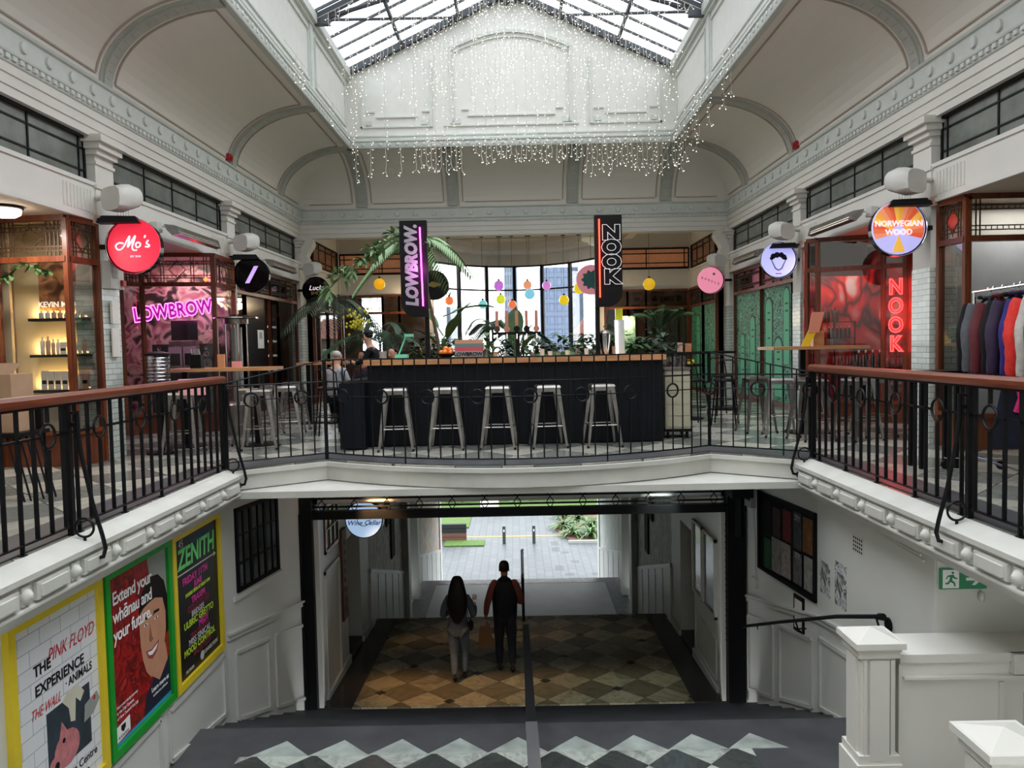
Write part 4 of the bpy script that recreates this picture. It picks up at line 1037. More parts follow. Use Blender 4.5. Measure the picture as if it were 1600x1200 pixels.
for y, zt_, zb_ in ((15.25, -3.2, -4.17), (18.6, -4.7, -5.66), (22.7, -4.7, -5.66)): MB().cyl((.05, y, zt_), (.05, y, zb_), .025, n=10).build('post', M_blackp, H2)
# ---------------------------------------------------------------- gate
G = thing('lattice_gate', (0, GY, ZG), 'black steel gate frame with ornamental grille head across the passage', 'gate')
for x0, x1 in ((-3.22, -3.04), (3.04, 3.3)):
    MB().box(x0, x1, GY-.1, GY+.12, ZG, -.5).build('post', M_blackp, G)
MB().box(-3.22, -3.18, GY-.13, GY-.1, ZG, -1.0).build('guide_channel', M_blackp, G)
MB().box(-3.05, -2.97, GY+.0, GY+.1, ZG, -1.1).build('white_jamb', M_white, G)
MB().box(2.97, 3.03, GY+.0, GY+.1, ZG, -1.1).build('white_jamb', M_white, G)
MB().box(-3.25, 3.35, GY-.05, GY+.07, -1.10, -.98).build('head_beam', M_blackp, G)
MB().box(-3.25, 3.35, GY-.05, GY+.07, -.66, -.5).build('top_beam', M_blackp, G)
g = MB()
for z in (-.92, -.80, -.72): g.box(-3.05, 3.05, GY-.015, GY+.015, z-.012, z+.012)
g.build('grille_bars', M_blackp, G)
for i in range(13):
    x = -2.9+i*.48; sc = MB(); r = .035
    pts = [(x+.05*math.sin(PI*k/4), GY-.02, -.98+k*.04) for k in range(9)]; sc.tube(pts, .007, 5); sc.tube([(2*x-p[0], p[1], p[2]) for p in pts], .007, 5)
    sc.build('scroll', M_blackp, G)
mb = MB()
for i in range(40): mb.ring((3.0, GY-.16, -1.2-i*.045), .018, .004, (1, 0, 0) if i % 2 else (0, 1, 0), (0, 0, 1), 8, 4)
mb.build('hanging_chain', M_black, G)
solo(MB().box(2.98, 3.28, 10.65, 11.05, -.8, -.45).cyl((3.1, 10.7, -.8), (3.1, 10.7, -1.35), .06), 'gate_motor', M_blackp, 'black gate motor housing at the right end of the grille', 'motor')
# ================================================================ BAR ISLAND
B = thing('bar_counter', (0, 11.2, 0), 'long navy black bar island with pale timber top behind the curved railing', 'bar')
MB().box(-2.1, 2.06, 10.82, 11.2, .02, 1.16).build('front_panel', M_navy, B)
fp = MB()
x = -2.06
while x < 2.0: fp.box(x, x+.008, 10.812, 10.822, .05, 1.14); x += .13
fp.build('board_joint', M_blackp, B)
MB().box(-2.14, 2.1, 10.74, 11.24, 1.16, 1.235).build('timber_top', M_table, B)
MB().box(-2.3, 2.1, 13.2, 13.6, .02, 1.1).build('rear_panel', M_navy, B)
MB().box(-2.3, 2.1, 13.1, 13.7, 1.1, 1.16).build('rear_top', M_table, B)
MB().box(-2.4, -2.06, 10.9, 13.5, .02, .95).build('end_panel', M_navy, B)
MB().box(-2.45, -2.1, 10.55, 10.95, .02, .93).build('low_cabinet', mat('slate_blue_cabinet', rgb(16, 20, 28), .45, var=.1), B)
MB().box(1.7, 2.06, 11.2, 13.4, .02, 1.1).build('end_panel', M_navy, B)
MB().box(-2.1, 2.06, 10.86, 11.1, 0, .05).build('plinth', M_blackp, B)
# stools
def stool(h=.85):
    t = thing('bar_stool', (0, 0, 0), 'x', 'stool')
    s = MB(); k = .165
    s.add([(-k, -k, h-.03), (k, -k, h-.03), (k, k, h-.03), (-k, k, h-.03), (-k+.015, -k+.015, h), (k-.015, -k+.015, h), (k-.015, k-.015, h), (-k+.015, k-.015, h)], MB.BF)
    s.build('seat', M_zinc, t)
    MB().box(-k+.01, k-.01, -k+.01, k-.01, h-.085, h-.03).build('seat_apron', M_zinc, t)
    for sx in (-1, 1):
        for sy in (-1, 1):
            a = Vector((sx*(k-.02), sy*(k-.02), h-.05)); b = Vector((sx*.235, sy*.235, .015)); w0, w1 = .030, .014
            m = MB(); vs = []
            for c, w in ((a, w0), (b, w1)):
                vs += [c+Vector((-sx*w*1.6, sy*.004, 0)), c+Vector((sx*w*.4, sy*.004, 0)), c+Vector((sx*w*.4, -sy*w*1.6, 0)), c+Vector((sx*w*.1, -sy*w*1.6, 0)), c+Vector((sx*w*.1, -sy*.012, 0)), c+Vector((-sx*w*1.6, -sy*.012, 0))]
            m.add(vs, [(i, (i+1) % 6, 6+(i+1) % 6, 6+i) for i in range(6)]+[tuple(range(6)), tuple(range(11, 5, -1))])
            m.build('leg', M_zinc, t); 
            MB().cyl((b.x, b.y, 0), (b.x, b.y, .03), .016, n=8).build('rubber_foot', M_blackp, t)
    f = MB(); z = .30; q = .235-(.07*z/.8)-.01
    for a, b in (((-q, -q), (q, -q)), ((q, -q), (q, q)), ((q, q), (-q, q)), ((-q, q), (-q, -q))): f.tube([(a[0], a[1], z), (b[0], b[1], z)], .009, 6)
    f.build('footrest', M_zinc, t); return t
S0 = stool()
lab5 = ['leftmost stool in front of the bar', 'second stool from the left at the bar front', 'middle stool of the five at the bar front', 'fourth stool from the left at the bar front', 'rightmost stool in front of the bar']
for i, x in enumerate((-1.66, -.97, -.25, .42, 1.16)):
    o = S0 if i == 0 else copy_tree(S0)
    place(o, (x, 10.52, 0), random.uniform(-.12, .12), 'raw zinc metal stool, '+lab5[i], 'zinc stools along the bar front')
LS = [(-3.68, 10.95, .2, 'nearest the railing end'), (-3.95, 11.45, -.1, 'just behind the nearest'), (-3.6, 11.9, .3, 'third in from the railing'), (-4.15, 12.6, 0, 'by the patio heater'), (-4.62, 10.55, .15, 'under the near edge of the table'), (-3.85, 13.2, .1, 'farthest back of the cluster')]
for x, y, r, l in LS: place(copy_tree(S0), (x, y, 0), r, 'raw zinc stool at the left timber tables, '+l, 'zinc stools by the left tables')
RS = [(3.66, 11.75, .1, 'farthest from the railing'), (3.85, 11.2, -.2, 'second from the back'), (4.1, 10.7, .2, 'nearest the round black table foot'), (4.35, 11.5, 0, 'behind the post of the table'), (4.7, 10.6, .3, 'right of the table leg'), (5.1, 11.0, .1, 'nearest the tiled pillar')]
for x, y, r, l in RS: place(copy_tree(S0), (x, y, 0), r, 'raw zinc stool at the right timber table, '+l, 'zinc stools by the right table')
# tables
def table(x0, x1, y0, y1, z, label, top=None, foot=(None,), cat='table', th=.045):
    t = thing('high_table', ((x0+x1)/2, (y0+y1)/2, 0), label, cat)
    MB().box(x0, x1, y0, y1, z-th, z).build('tabletop', top or M_table, t)
    for fx in foot:
        if fx is None: fx = (x0+x1)/2
        cy = (y0+y1)/2
        MB().box(fx-.04, fx+.04, cy-.04, cy+.04, .03, z-th).build('leg', M_blackp, t)
        MB().lathe((fx, cy, 0), [(.26, 0), (.26, .015), (.05, .035)], 20).build('base', M_blackp, t)
    return t
table(-5.1, -3.55, 11.0, 11.7, 1.16, 'near left high table with orange timber top', foot=(-3.85, -4.9))
table(-4.1, -3.2, 14.3, 14.9, 1.16, 'farther left high table with thin timber top near the bar', foot=(-3.4, -3.95))
table(3.75, 5.15, 11.2, 11.95, 1.3, 'pale timber high table on the right behind the red neon reflection', foot=(4.3,))
table(2.75, 4.4, 15.4, 16.1, 1.2, 'black high table right of the bar', top=M_blackp, foot=(3.3, 4.2))
MB()
for (x, y, z, m, l, w, h) in [(-4.7, 11.3, 1.16, M_blackp, 'dark cutlery caddy standing on the near left table', .16, .2), (4.5, 11.5, 1.3, M_table, 'wooden menu box standing on the pale right table', .16, .22)]:
    t = thing('table_caddy', (x, y, z), l, 'caddy')
    MB().box(x-w/2, x+w/2, y-.06, y+.06, z, z+h).build('box', m, t)
    for k in range(6):
        a = x-w*.4+k*w*.15; MB().tube([(a, y, z+h-.02), (a+random.uniform(-.03, .03), y, z+h+.09)], .006, 5).build('cutlery', M_chrome, t)
mm_ = [(-4.36, 11.35, 1.16, .10, .2, rgb(210, 150, 110), 'small tan menu board beside the cutlery caddy'), (-4.15, 11.4, 1.16, .14, .09, rgb(236, 160, 160), 'pink napkin box at the end of the left table'),
       (3.35, 15.7, 1.2, .1, .19, rgb(236, 190, 170), 'peach menu card at the left of the black table'), (3.5, 15.6, 1.2, .12, .17, rgb(205, 140, 100), 'brown menu card on the black table by the pink sign'), (3.18, 14.0, 1.0, .12, .08, rgb(235, 205, 60), 'yellow box on the small black stand')]
for i, (x, y, z, w, h, c, l) in enumerate(mm_): solo(MB().box(x-w/2, x+w/2, y-.02, y+.02, z, z+h), 'menu_card' if i != 4 else 'yellow_box', mat('card%d' % i, c, .6, var=.03), l, 'menu' if i != 4 else 'box')
table(2.95, 3.35, 13.8, 14.2, 1.0, 'small black stand holding a yellow box', top=M_blackp, foot=(None,))
fm = thing('feather_banner', (4.62, 11.3, 1.3), 'yellow and peach leaning display card beside the wooden menu box', 'display')
P = Pl((4.2, 11.35), (4.45, 11.35))
MB().flat(P, [(0, 1.3), (.12, 1.3), (.28, 1.62), (.16, 1.64)], 0, .01).build('yellow_panel', mat('yellow_card', rgb(240, 200, 40), .5, var=0), fm)
MB().flat(P, [(.1, 1.5), (.26, 1.5), (.34, 1.8), (.16, 1.8)], .012, .02).build('peach_panel', mat('peach_card', rgb(235, 150, 120), .5, var=0), fm)
# chairs behind on the right and left
def chair(h=.75, back=True):
    t = thing('cafe_chair', (0, 0, 0), 'x', 'chair')
    MB().lathe((0, 0, h), [(.19, -.02), (.2, 0), (.19, .02)], 16).build('seat', M_blackp, t)
    for sx in (-1, 1):
        for sy in (-1, 1): MB().tube([(sx*.13, sy*.13, h), (sx*.2, sy*.2, 0)], .013, 6).build('leg', M_blackp, t)
    MB().ring((0, 0, h*.4), .2, .009, (1, 0, 0), (0, 1, 0), 20, 5).build('footrest', M_blackp, t)
    MB().tube([(-.18, .15, h), (-.17, .22, h+.25), (-.08, .25, h+.33), (.08, .25, h+.33), (.17, .22, h+.25), (.18, .15, h)], .012, 6).build('back_hoop', M_blackp, t)
    return t
C0 = chair()
CS = [(3.0, 13.0, .3, 'right of the cream trolley'), (3.5, 12.9, -.4, 'in front of the black high table'), (3.9, 14.6, .2, 'near the grey corner pillar on the right'), (-3.1, 12.6, .4, 'left of the navy bar end'), (-2.9, 13.5, 0, 'behind the bar end on the left'), (-3.4, 15.2, 1.0, 'beside the white haired patron')]
for i, (x, y, r, l) in enumerate(CS):
    o = C0 if i == 0 else copy_tree(C0); place(o, (x, y, 0), r, 'black round-seat cafe chair '+l)
# dark chair at far left foreground and cardboard box
t = thing('folding_chair', (-5.0, 7.5, 0), 'dark slatted chair at the left edge behind the railing', 'chair')
MB().box(-5.25, -4.75, 7.25, 7.75, .62, .66).build('seat', M_blackp, t)
for k in range(6): MB().tube([(-4.72+k*.03, 7.25+k*.05, .0), (-4.9+k*.03, 7.3+k*.05, .64)], .01, 5).build('slat', M_blackp, t)
for a, b in ((-5.22, 7.3), (-4.78, 7.3), (-5.22, 7.7), (-4.78, 7.7)): MB().cyl((a, b, 0), (a, b, .63), .015, n=6).build('leg', M_blackp, t)
MB().box(-5.2, -4.8, 7.7, 7.74, .66, .98).build('backrest', M_blackp, t)
cbx = thing('cardboard_box', (-5.05, 7.5, .66), 'brown cardboard box at the left edge above the handrail', 'box')
M_card = mat('cardboard', rgb(178, 142, 112), .8, var=.06)
MB().box(-5.25, -4.86, 7.35, 7.69, .66, 1.22).build('carton', M_card, cbx)
MB().add([(-5.25, 7.35, 1.22), (-4.86, 7.35, 1.22), (-4.80, 7.45, 1.33), (-5.2, 7.45, 1.33)], [(0, 1, 2, 3)]).build('flap', M_card, cbx)
# patio heater with pyramid of slats
ph = thing('patio_heater', (-4.72, 13.0, 0), 'tall stainless patio heater with flat round hood by the third left bay', 'heater')
MB().lathe((-4.72, 13, 0), [(.28, 0), (.28, .5), (.2, .55)], 20).build('base', M_zinc, ph)
for a in range(4):
    x, y = math.cos(a*PI/2+.5)*.17, math.sin(a*PI/2+.5)*.17
    MB().cyl((-4.72+x, 13+y, .5), (-4.72+x, 13+y, 1.88), .015, n=6).build('pole', M_chrome, ph)
MB().cyl((-4.72, 13, .55), (-4.72, 13, 1.8), .09, n=14).build('burner_tube', mat('burner_glass', rgb(170, 170, 165), .2, .5), ph)
MB().lathe((-4.72, 13, 1.86), [(.2, 0), (.2, .08), (.1, .1)], 20).build('burner_head', M_zinc, ph)
MB().lathe((-4.72, 13, 1.95), [(.36, 0), (.36, .02), (.15, .06), (.02, .08)], 28).build('hood', M_chrome, ph)
jd = thing('glass_dispenser', (-4.85, 10.9, 1.16), 'tall ribbed glass drinking jar dispenser in front of the second left shop', 'dispenser')
MB().lathe((-4.95, 10.6, .0), [(.2, 0), (.2, .03), (.05, .05), (.05, .92), (.2, .94), (.2, .98)], 20).build('stand', M_blackp, jd)
MB().lathe((-4.95, 10.6, .98), [(.15, 0), (.15, .34), (.12, .38)], 20).build('glass_jar', glass('jar_glass', (.85, .9, .9, 1), .15), jd)
for k in range(7): MB().ring((-4.95, 10.6, 1.03+k*.05), .155, .005, (1, 0, 0), (0, 1, 0), 20, 4).build('rib', M_chrome, jd)
MB().lathe((-4.95, 10.6, 1.36), [(.17, 0), (.17, .03), (.05, .06)], 20).build('lid', M_blackp, jd)
pk = MB().box(-4.55, -4.2, 10.3, 10.34, .82, 1.04); solo(pk, 'pink_sheet', mat('pink_sheet', rgb(232, 170, 176), .7), 'pink patterned sheet hanging under the near left table', 'menu')
# cream trolley right of bar
tr_ = thing('cream_trolley', (2.32, 11.35, 0), 'cream drawer trolley on black castors at the right end of the bar', 'trolley')
MB().box(2.16, 2.52, 11.15, 11.6, .14, 1.0).build('body', mat('cream_metal', rgb(190, 184, 160), .45, var=.04), tr_)
for k in range(5): MB().box(2.18, 2.5, 11.14, 11.15, .17+k*.165, .325+k*.165).build('drawer_front', MATS['cream_metal'], tr_)
MB().box(2.14, 2.54, 11.12, 11.62, .1, .14).build('bumper', M_blackp, tr_)
MB().box(2.14, 2.54, 11.12, 11.62, 1.0, 1.03).build('top_tray', M_zinc, tr_)
for a in (2.2, 2.48):
    for b in (11.2, 11.55): MB().cyl((a-.015, b, .045), (a+.015, b, .045), .045, n=14).build('castor', M_blackp, tr_)
M_cup = glass('tumbler_glass', (.9, .92, .92, 1), .2)
for k in range(6): solo(MB().lathe((2.2+(k % 3)*.12, 11.25+(k//3)*.2, 1.03), [(.035, 0), (.045, .16)], 12), 'tumbler', M_cup, 'clear tumbler on top of the cream trolley', 'glass', 'tumblers on the cream trolley')
# things on the bar
Z = 1.235
o = thing('fruit_bowl', (-1.0, 10.98, Z), 'dark shallow bowl of oranges on the bar left of the striped box', 'bowl')
MB().lathe((-1.0, 10.98, Z), [(.05, 0), (.06, .01), (.14, .06), (.15, .07), (.135, .065), (.05, .02)], 20).build('bowl', M_blackp, o)
for i, (dx, dy, dz) in enumerate([(-.06, 0, .08), (.02, .04, .085), (.07, -.01, .08), (-.01, -.05, .085), (.0, .0, .135), (.06, .03, .12)]):
    solo(MB().ball((-1.0+dx, 10.98+dy, Z+dz), .042), 'orange', mat('orange_peel', rgb(236, 132, 40), .4, var=.05), 'orange in the dark bowl on the bar', 'orange', 'oranges in the bowl')
bx_ = thing('striped_box', (-.76, 10.98, Z), 'striped box lettered across the front standing on the bar beside the oranges', 'box')
x0, x1 = -.86, -.47
for z0, z1, c in ((0, .1, rgb(150, 150, 150)), (.1, .16, rgb(196, 80, 92)), (.16, .205, rgb(96, 130, 128)), (.205, .26, rgb(205, 150, 120))):
    MB().box(x0, x1, 10.85, 11.1, Z+z0, Z+z1).build('stripe', mat('box_%d' % int(z0*100), c, .6, var=.02), bx_)
text('lettering', 'LOWBROW.', .075, ((x0+x1)/2, 10.845, Z+.055), RX, UP, M_blackp, bx_, off=.002)
lamp_ = thing('mint_lamp', (-1.62, 10.98, Z), 'mint green angled desk lamp on the left end of the bar', 'lamp')
M_mint = mat('mint_enamel', rgb(120, 214, 180), .4, var=0)
MB().box(-1.72, -1.54, 10.9, 11.05, Z, Z+.07).build('base', M_mint, lamp_)
MB().tube([(-1.68, 10.98, Z+.05), (-1.56, 10.98, Z+.34)], .013, 6).build('arm', M_mint, lamp_)
MB().box(-1.58, -1.46, 10.93, 11.03, Z+.32, Z+.36).build('head', M_mint, lamp_)
tap = thing('beer_tap_stand', (.05, 11.05, Z), 'black beer tap stand with five copper topped handles on the bar', 'tap')
MB().box(.0, .06, 11.0, 11.06, Z, Z+.32).build('column', M_blackp, tap)
MB().box(-.32, .36, 10.99, 11.07, Z+.32, Z+.36).build('crossbar', M_blackg, tap)
M_cop = mat('copper_tap', rgb(196, 130, 110), .35, .3)
for i in range(5):
    x = -.26+i*.14; h = MB().box(x-.022, x+.022, 10.96, 10.99, Z+.38, Z+.66).build('tap_handle', M_cop, tap)
    MB().lathe((x, 10.955, Z+.4), [(.045, .0), (.045, -.012)], 16, 'Y').build('round_badge', [M_gold, M_cop, M_blackp, M_blackp, M_cop][i], h)
    MB().cyl((x, 10.96, Z+.33), (x, 10.9, Z+.26), .012, n=8).build('spout', M_chrome, tap)
pt = thing('shaker_jug', (1.28, 11.0, Z), 'polished steel mixing jug beside the right banner pole', 'jug')
MB().lathe((1.28, 11, Z), [(.045, 0), (.05, .02), (.08, .2), (.085, .3), (.07, .31)], 20).build('body', M_chrome, pt)
MB().lathe((1.28, 11, Z+.31), [(.088, 0), (.06, .04), (.02, .05)], 20).build('lid', M_zinc, pt)
ds = thing('lit_dispenser', (1.48, 11.0, Z), 'glowing white column dispenser with yellow top near the right bar end', 'dispenser')
MB().box(1.42, 1.55, 10.94, 11.05, Z, Z+.5).build('body', mat('white_plastic', rgb(210, 210, 208), .3, var=0), ds)
MB().box(1.425, 1.45, 10.93, 10.94, Z+.02, Z+.48).build('light_strip', mat('white_glow', (1, 1, 1, 1), emit=(1, 1, 1, 1), es=1.2, var=0), ds)
MB().box(1.43, 1.53, 10.96, 11.04, Z+.5, Z+.66).build('cap', mat('yellow_cap', rgb(216, 214, 40), .3, var=0), ds)
mug = MB().lathe((-1.9, 10.98, Z), [(.05, 0), (.055, .12), (.048, .12)], 16); solo(mug, 'grey_mug', M_greyd, 'grey mug left of the mint lamp on the bar', 'mug')
random.seed(11)
for i in range(16):
    x = -.42+i*.13+random.uniform(-.02, .02)
    if -.06 < x < .12: continue
    solo(MB().lathe((x, 11.02+random.uniform(-.05, .1), Z), [(.03, 0), (.036, random.uniform(.07, .13)), (.03, .07)], 10), 'cup', random.choice([M_bot, M_cup, M_bot2]), 'small cup standing on the bar between the oranges and the banner pole', 'cup', 'small cups along the bar')
# ---------------------------------------------------------------- banner boards on poles
M_board = mat('banner_black', rgb(7, 7, 9), .6, var=.05)
def banner(x0, x1, z0, z1, px, lab, left):
    t = thing('banner_sign', (px, 10.95, Z), lab, 'sign')
    P = Pl((x0, 10.9), (x1, 10.9)); l = P.L; r = .2
    if left: pts = [(0, z1), (0, z0+r)]+[(r-r*math.cos(PI/2*i/6), z0+r-r*math.sin(PI/2*i/6)) for i in range(7)]+[(l, z0), (l, z1)]
    else: pts = [(0, z1), (0, z0), (l-r, z0)]+[(l-r+r*math.sin(PI/2*i/6), z0+r-r*math.cos(PI/2*i/6)) for i in range(7)]+[(l, z1)]
    MB().flat(P, pts, -.04, .04).build('board', M_board, t)
    MB().box(px-.03, px+.03, 10.92, 10.98, Z, z1).build('pole', M_blackp, t)
    MB().box(px-.06, px+.06, 10.9, 11.0, Z, Z+.02).build('foot_plate', M_blackp, t)
    return t
b1 = banner(-1.60, -1.22, 1.83, 3.18, -1.25, 'tall black banner board with silver letters reading upward and a magenta neon line', True)
text('lettering', 'LOWBROW.', .225, (-1.435, 10.855, 2.55), (0, 0, 1), (-1, 0, 0), mat('silver_letters', rgb(160, 160, 166), .5, .2), b1, off=.014, shear=.15, sp=1.0, sx=.9)
MB().cyl((-1.29, 10.84, 1.98), (-1.31, 10.84, 3.08), .011, n=8).build('neon_line', mat('magenta_glow', rgb(255, 60, 220), emit=rgb(255, 50, 215), es=3, var=0), b1)
point('lamp_magenta', (-1.3, 10.75, 2.5), 1.0, (1, .2, .85), .1)
b2 = banner(1.14, 1.52, 1.92, 3.2, 1.17, 'tall black banner board with stacked outline letters and a red neon line', False)
for i, ch in enumerate('NOOK'):
    o = text('letter_outline', ch, .265, (1.37, 10.855, 2.945-i*.205), RX, UP, mat('outline_white', rgb(190, 190, 196), .5, var=0, emit=(1, 1, 1, 1), es=.08), b2, ext=0, off=.018, sx=1.2)
    o.data.fill_mode = 'NONE'; o.data.bevel_depth = .0035
MB().cyl((1.2, 10.84, 2.05), (1.2, 10.84, 3.14), .009, n=8).build('neon_line', mat('red_line_glow', rgb(255, 50, 30), emit=rgb(255, 40, 25), es=3, var=0), b2)
# ---------------------------------------------------------------- wall mounted gear
M_spk = mat('speaker_white', rgb(206, 204, 198), .5, var=.03)
M_red = mat('red_sounder', rgb(170, 24, 28), .4, var=0)
def speaker(s, y, z, lab):
    x = s*5.0; t = thing('wall_speaker', (s*5.4, y, z), lab, 'speaker')
    MB().cyl((s*5.4, y+.05, z+.02), (x, y+.05, z+.02), .035, n=10).build('bracket', M_spk, t)
    m = MB(); sw = Matrix.Rotation(s*.45, 3, 'Z')
    c = Vector((x, y, z)); pts = []
    for yy, w, h in ((-.22, .22, .15), (-.05, .25, .18), (.12, .19, .13), (.2, .1, .08)):
        ring_ = []
        for a in range(12):
            an = 2*PI*a/12; ring_.append(c+sw @ Vector((w*.82*(abs(math.cos(an))**.6)*(1 if math.cos(an) > 0 else -1), yy, h*(abs(math.sin(an))**.6)*(1 if math.sin(an) > 0 else -1)-yy*-.15)))
        pts.append(ring_)
    vs = sum(pts, []); n = 12
    m.add(vs, [(j*n+i, j*n+(i+1) % n, (j+1)*n+(i+1) % n, (j+1)*n+i) for j in range(3) for i in range(n)]+[tuple(range(n)), tuple(range(3*n, 4*n))], True)
    m.build('cabinet', M_spk, t)
    fl_ = [c+sw @ Vector((w*.7, -.225, h*.75)) for w, h in ((-.22, -.15), (.22, -.15), (.22, .15), (-.22, .15))]
    return t
def flood(s, y, z, lab):
    t = thing('flood_heater', (s*5.4, y, z), lab, 'heater'); c = Vector((s*5.06, y-.05, z)); sw = Matrix.Rotation(s*-.2, 3, 'Z')
    m = MB(); base = [(-.26, -.1, -.03), (.26, -.1, -.03), (.26, .1, -.03), (-.26, .1, -.03), (-.2, -.07, .06), (.2, -.07, .06), (.2, .07, .06), (-.2, .07, .06)]
    m.add([c+sw @ Vector(v) for v in base], MB.BF); m.build('housing', M_blackp, t)
    MB().cyl((s*5.4, y+.02, z+.04), (s*5.2, y, z+.04), .02, n=8).build('arm', M_blackp, t)
    MB().box(s*5.4-.02, s*5.4+.02, y-.06, y+.06, z-.02, z+.1).build('wall_plate', M_bot2, t)
    return t
def heater(s, y, z, lab):
    t = thing('infrared_heater', (s*5.4, y, z), lab, 'heater'); P = Pl((s*5.12, y-.85), (s*5.12, y+.85), s > 0)
    def q(u, d, dz): return P(u, z+dz, d)
    m = MB(); prof = [(-.10, .07), (.06, .05), (.1, -.08), (.02, -.1), (-.06, -.02)]
    vs = [q(u, d, dz) for u in (0, P.L) for d, dz in prof]; m.add(vs, [(i, (i+1) % 5, 5+(i+1) % 5, 5+i) for i in range(5)]+[(0, 1, 2, 3, 4), (9, 8, 7, 6, 5)])
    m.build('housing', M_zinc, t)
    mm = mat('heater_reflector', rgb(240, 225, 210), .2, .6, var=0) if 'heater_reflector' not in MATS else MATS['heater_reflector']
    for k in (0, 1): MB().tube([q(.1, .075+.012*k, -.03-.035*k), q(P.L-.1, .075+.012*k, -.03-.035*k)], .013, 6).build('element', mm, t)
    for u in (.2, P.L-.2): MB().tube([q(u, -.28, .08), q(u, -.1, .05)], .015, 6).build('bracket', M_spk, t)
    MB().box(min(s*5.3, s*5.4), max(s*5.3, s*5.4), y-.9, y-.72, z-.04, z+.1).build('junction_box', M_spk, t)
for s, side in ((-1, 'left'), (1, 'right')):
    for i, (y, z) in enumerate(((10.0, 3.4), (14.6, 3.45), (19.3, 3.42))):
        w = ('nearest', 'middle', 'farthest')[i]
        speaker(s, y, z, 'white wall speaker on the %s %s pillar' % (w, side))
        if i < 2: flood(s, y, z-.30, 'black angled flood heater on the %s %s pillar' % (w, side))
    for y, w in ((12.4, 'second'), (17.0, 'third')): heater(s, y, 3.25, 'silver infrared tube heater under the %s %s fascia' % (w, side))
    rs = thing('alarm_sounder', (s*5.3, 14.6, 5.0), 'small red alarm sounder on the %s cornice' % side, 'alarm')
    MB().box(s*5.33-.05, s*5.33+.05, 14.52, 14.68, 4.97, 5.1).build('body', M_red, rs); MB().lathe((s*5.27, 14.6, 5.03), [(.04, -.01), (.04, .02)], 12, 'X').build('lens', M_red, rs)
al = thing('alarm_box', (-5.3, 10.3, 2.3), 'white louvred alarm box with red button on the left tiled pillar', 'alarm')
MB().box(-5.39, -5.28, 10.08, 10.42, 2.26, 2.62).build('cabinet', M_spk, al)
lv = MB()
for k in range(7): lv.box(-5.279, -5.272, 10.12, 10.26, 2.40+k*.025, 2.41+k*.025)
lv.build('louvre', M_greyd, al); MB().box(-5.28, -5.24, 10.32, 10.40, 2.30, 2.38).build('button', M_red, al)
solo(MB().box(-5.36, -5.33, 10.18, 10.36, 1.8, 2.1).box(-5.36, -5.34, 10.18, 10.36, 1.36, 1.74), 'paper_notice', M_bot, 'white paper notices stuck on the left tiled pillar', 'notice')
# ================================================================ ROUND SIGNS
def rsign(name, s, y, z, x, d, face, label, em=1.0, rim=None):
    t = thing(name, (s*5.4, y, z), label, 'sign'); P = Pl((x-1, y), (x+1, y))
    MB().lathe((x+s*.05, y+.12, z), [(d/2, -.10), (d/2+.012, -.09), (d/2+.012, .06), (d/2, .07)], 36, 'Y').build('drum', rim or M_blackg, t)
    MB().lathe((x, y, z), [(d/2, .0), (d/2, -.02), (.01, -.021)], 36, 'Y').build('face', face, t)
    MB().box(min(s*5.42, x+s*d*.45), max(s*5.42, x+s*d*.45), y+.04, y+.1, z-.03, z+.03).build('arm', M_blackp, t)
    MB().ring((x+s*.03, y+.02, z), d/2+.014, .006, RX, UP, 36, 5).build('rim', M_chrome, t)
    return t
def glow(name, c, es): return mat(name, c, .4, var=0, emit=c, es=es)
M_w = glow('sign_white', rgb(255, 225, 240), .15)
t = rsign('round_sign', -1, 10.0, 2.79, -4.91, .68, glow('sign_red_face', rgb(232, 36, 66), .14), 'round red lightbox sign with white script on the near left pillar')
def stroke(par, pts, c, k, m, r=.011, nm='script_stroke'):
    q = [Vector((c[0]+(a-635)*k, c[1], c[2]-(b-600)*k)) for a, b in pts]; out = []
    for i in range(len(q)-1):
        p0, p1, p2, p3 = q[max(i-1, 0)], q[i], q[i+1], q[min(i+2, len(q)-1)]
        for j in range(5):
            u = j/5; out.append(.5*((2*p1)+(p2-p0)*u+(2*p0-5*p1+4*p2-p3)*u*u+(3*p1-p0-3*p2+p3)*u**3))
    MB().tube(out+[q[-1]], r, 6).build(nm, m, par)
k_ = .34/520; c_ = (-4.91, 9.972, 2.79)
stroke(t, [(440, 555), (350, 545), (285, 600), (310, 665), (380, 675), (450, 610), (510, 500), (565, 415), (548, 520), (522, 628), (600, 520), (678, 410), (645, 520), (610, 620), (630, 688), (700, 690)], c_, k_, M_w)
stroke(t, [(760, 545), (710, 545), (680, 590), (700, 635), (750, 625), (775, 580), (750, 545)], c_, k_, M_w); stroke(t, [(935, 500), (895, 560), (950, 600), (930, 632), (868, 625)], c_, k_, M_w); stroke(t, [(880, 400), (858, 455)], c_, k_, M_w)
text('small_lettering', 'EST 2018', .035, (-4.89, 9.975, 2.65), RX, UP, M_w, t)
t = rsign('round_sign', -1, 14.6, 2.84, -4.95, .64, M_blackg, 'round black sign with one pale violet slash on the middle left pillar')
MB().flat(Pl((-5.95, 14.6), (-3.95, 14.6)), [(.86, 2.68), (.94, 2.68), (1.12, 3.0), (1.04, 3.0)], .022, .03).build('slash', glow('violet_slash', rgb(195, 160, 240), .16), t)
t = rsign('round_sign', -1, 19.2, 2.88, -4.92, .64, M_blackg, 'round black sign with gold lettering at the far left corner pillar')
text('lettering', 'Lucky', .17, (-4.92, 19.175, 2.93), RX, UP, M_w, t, shear=.3); text('lettering', 'SHOP', .12, (-4.92, 19.175, 2.80), RX, UP, mat('gold_paint', rgb(190, 160, 60), .5, var=0), t)
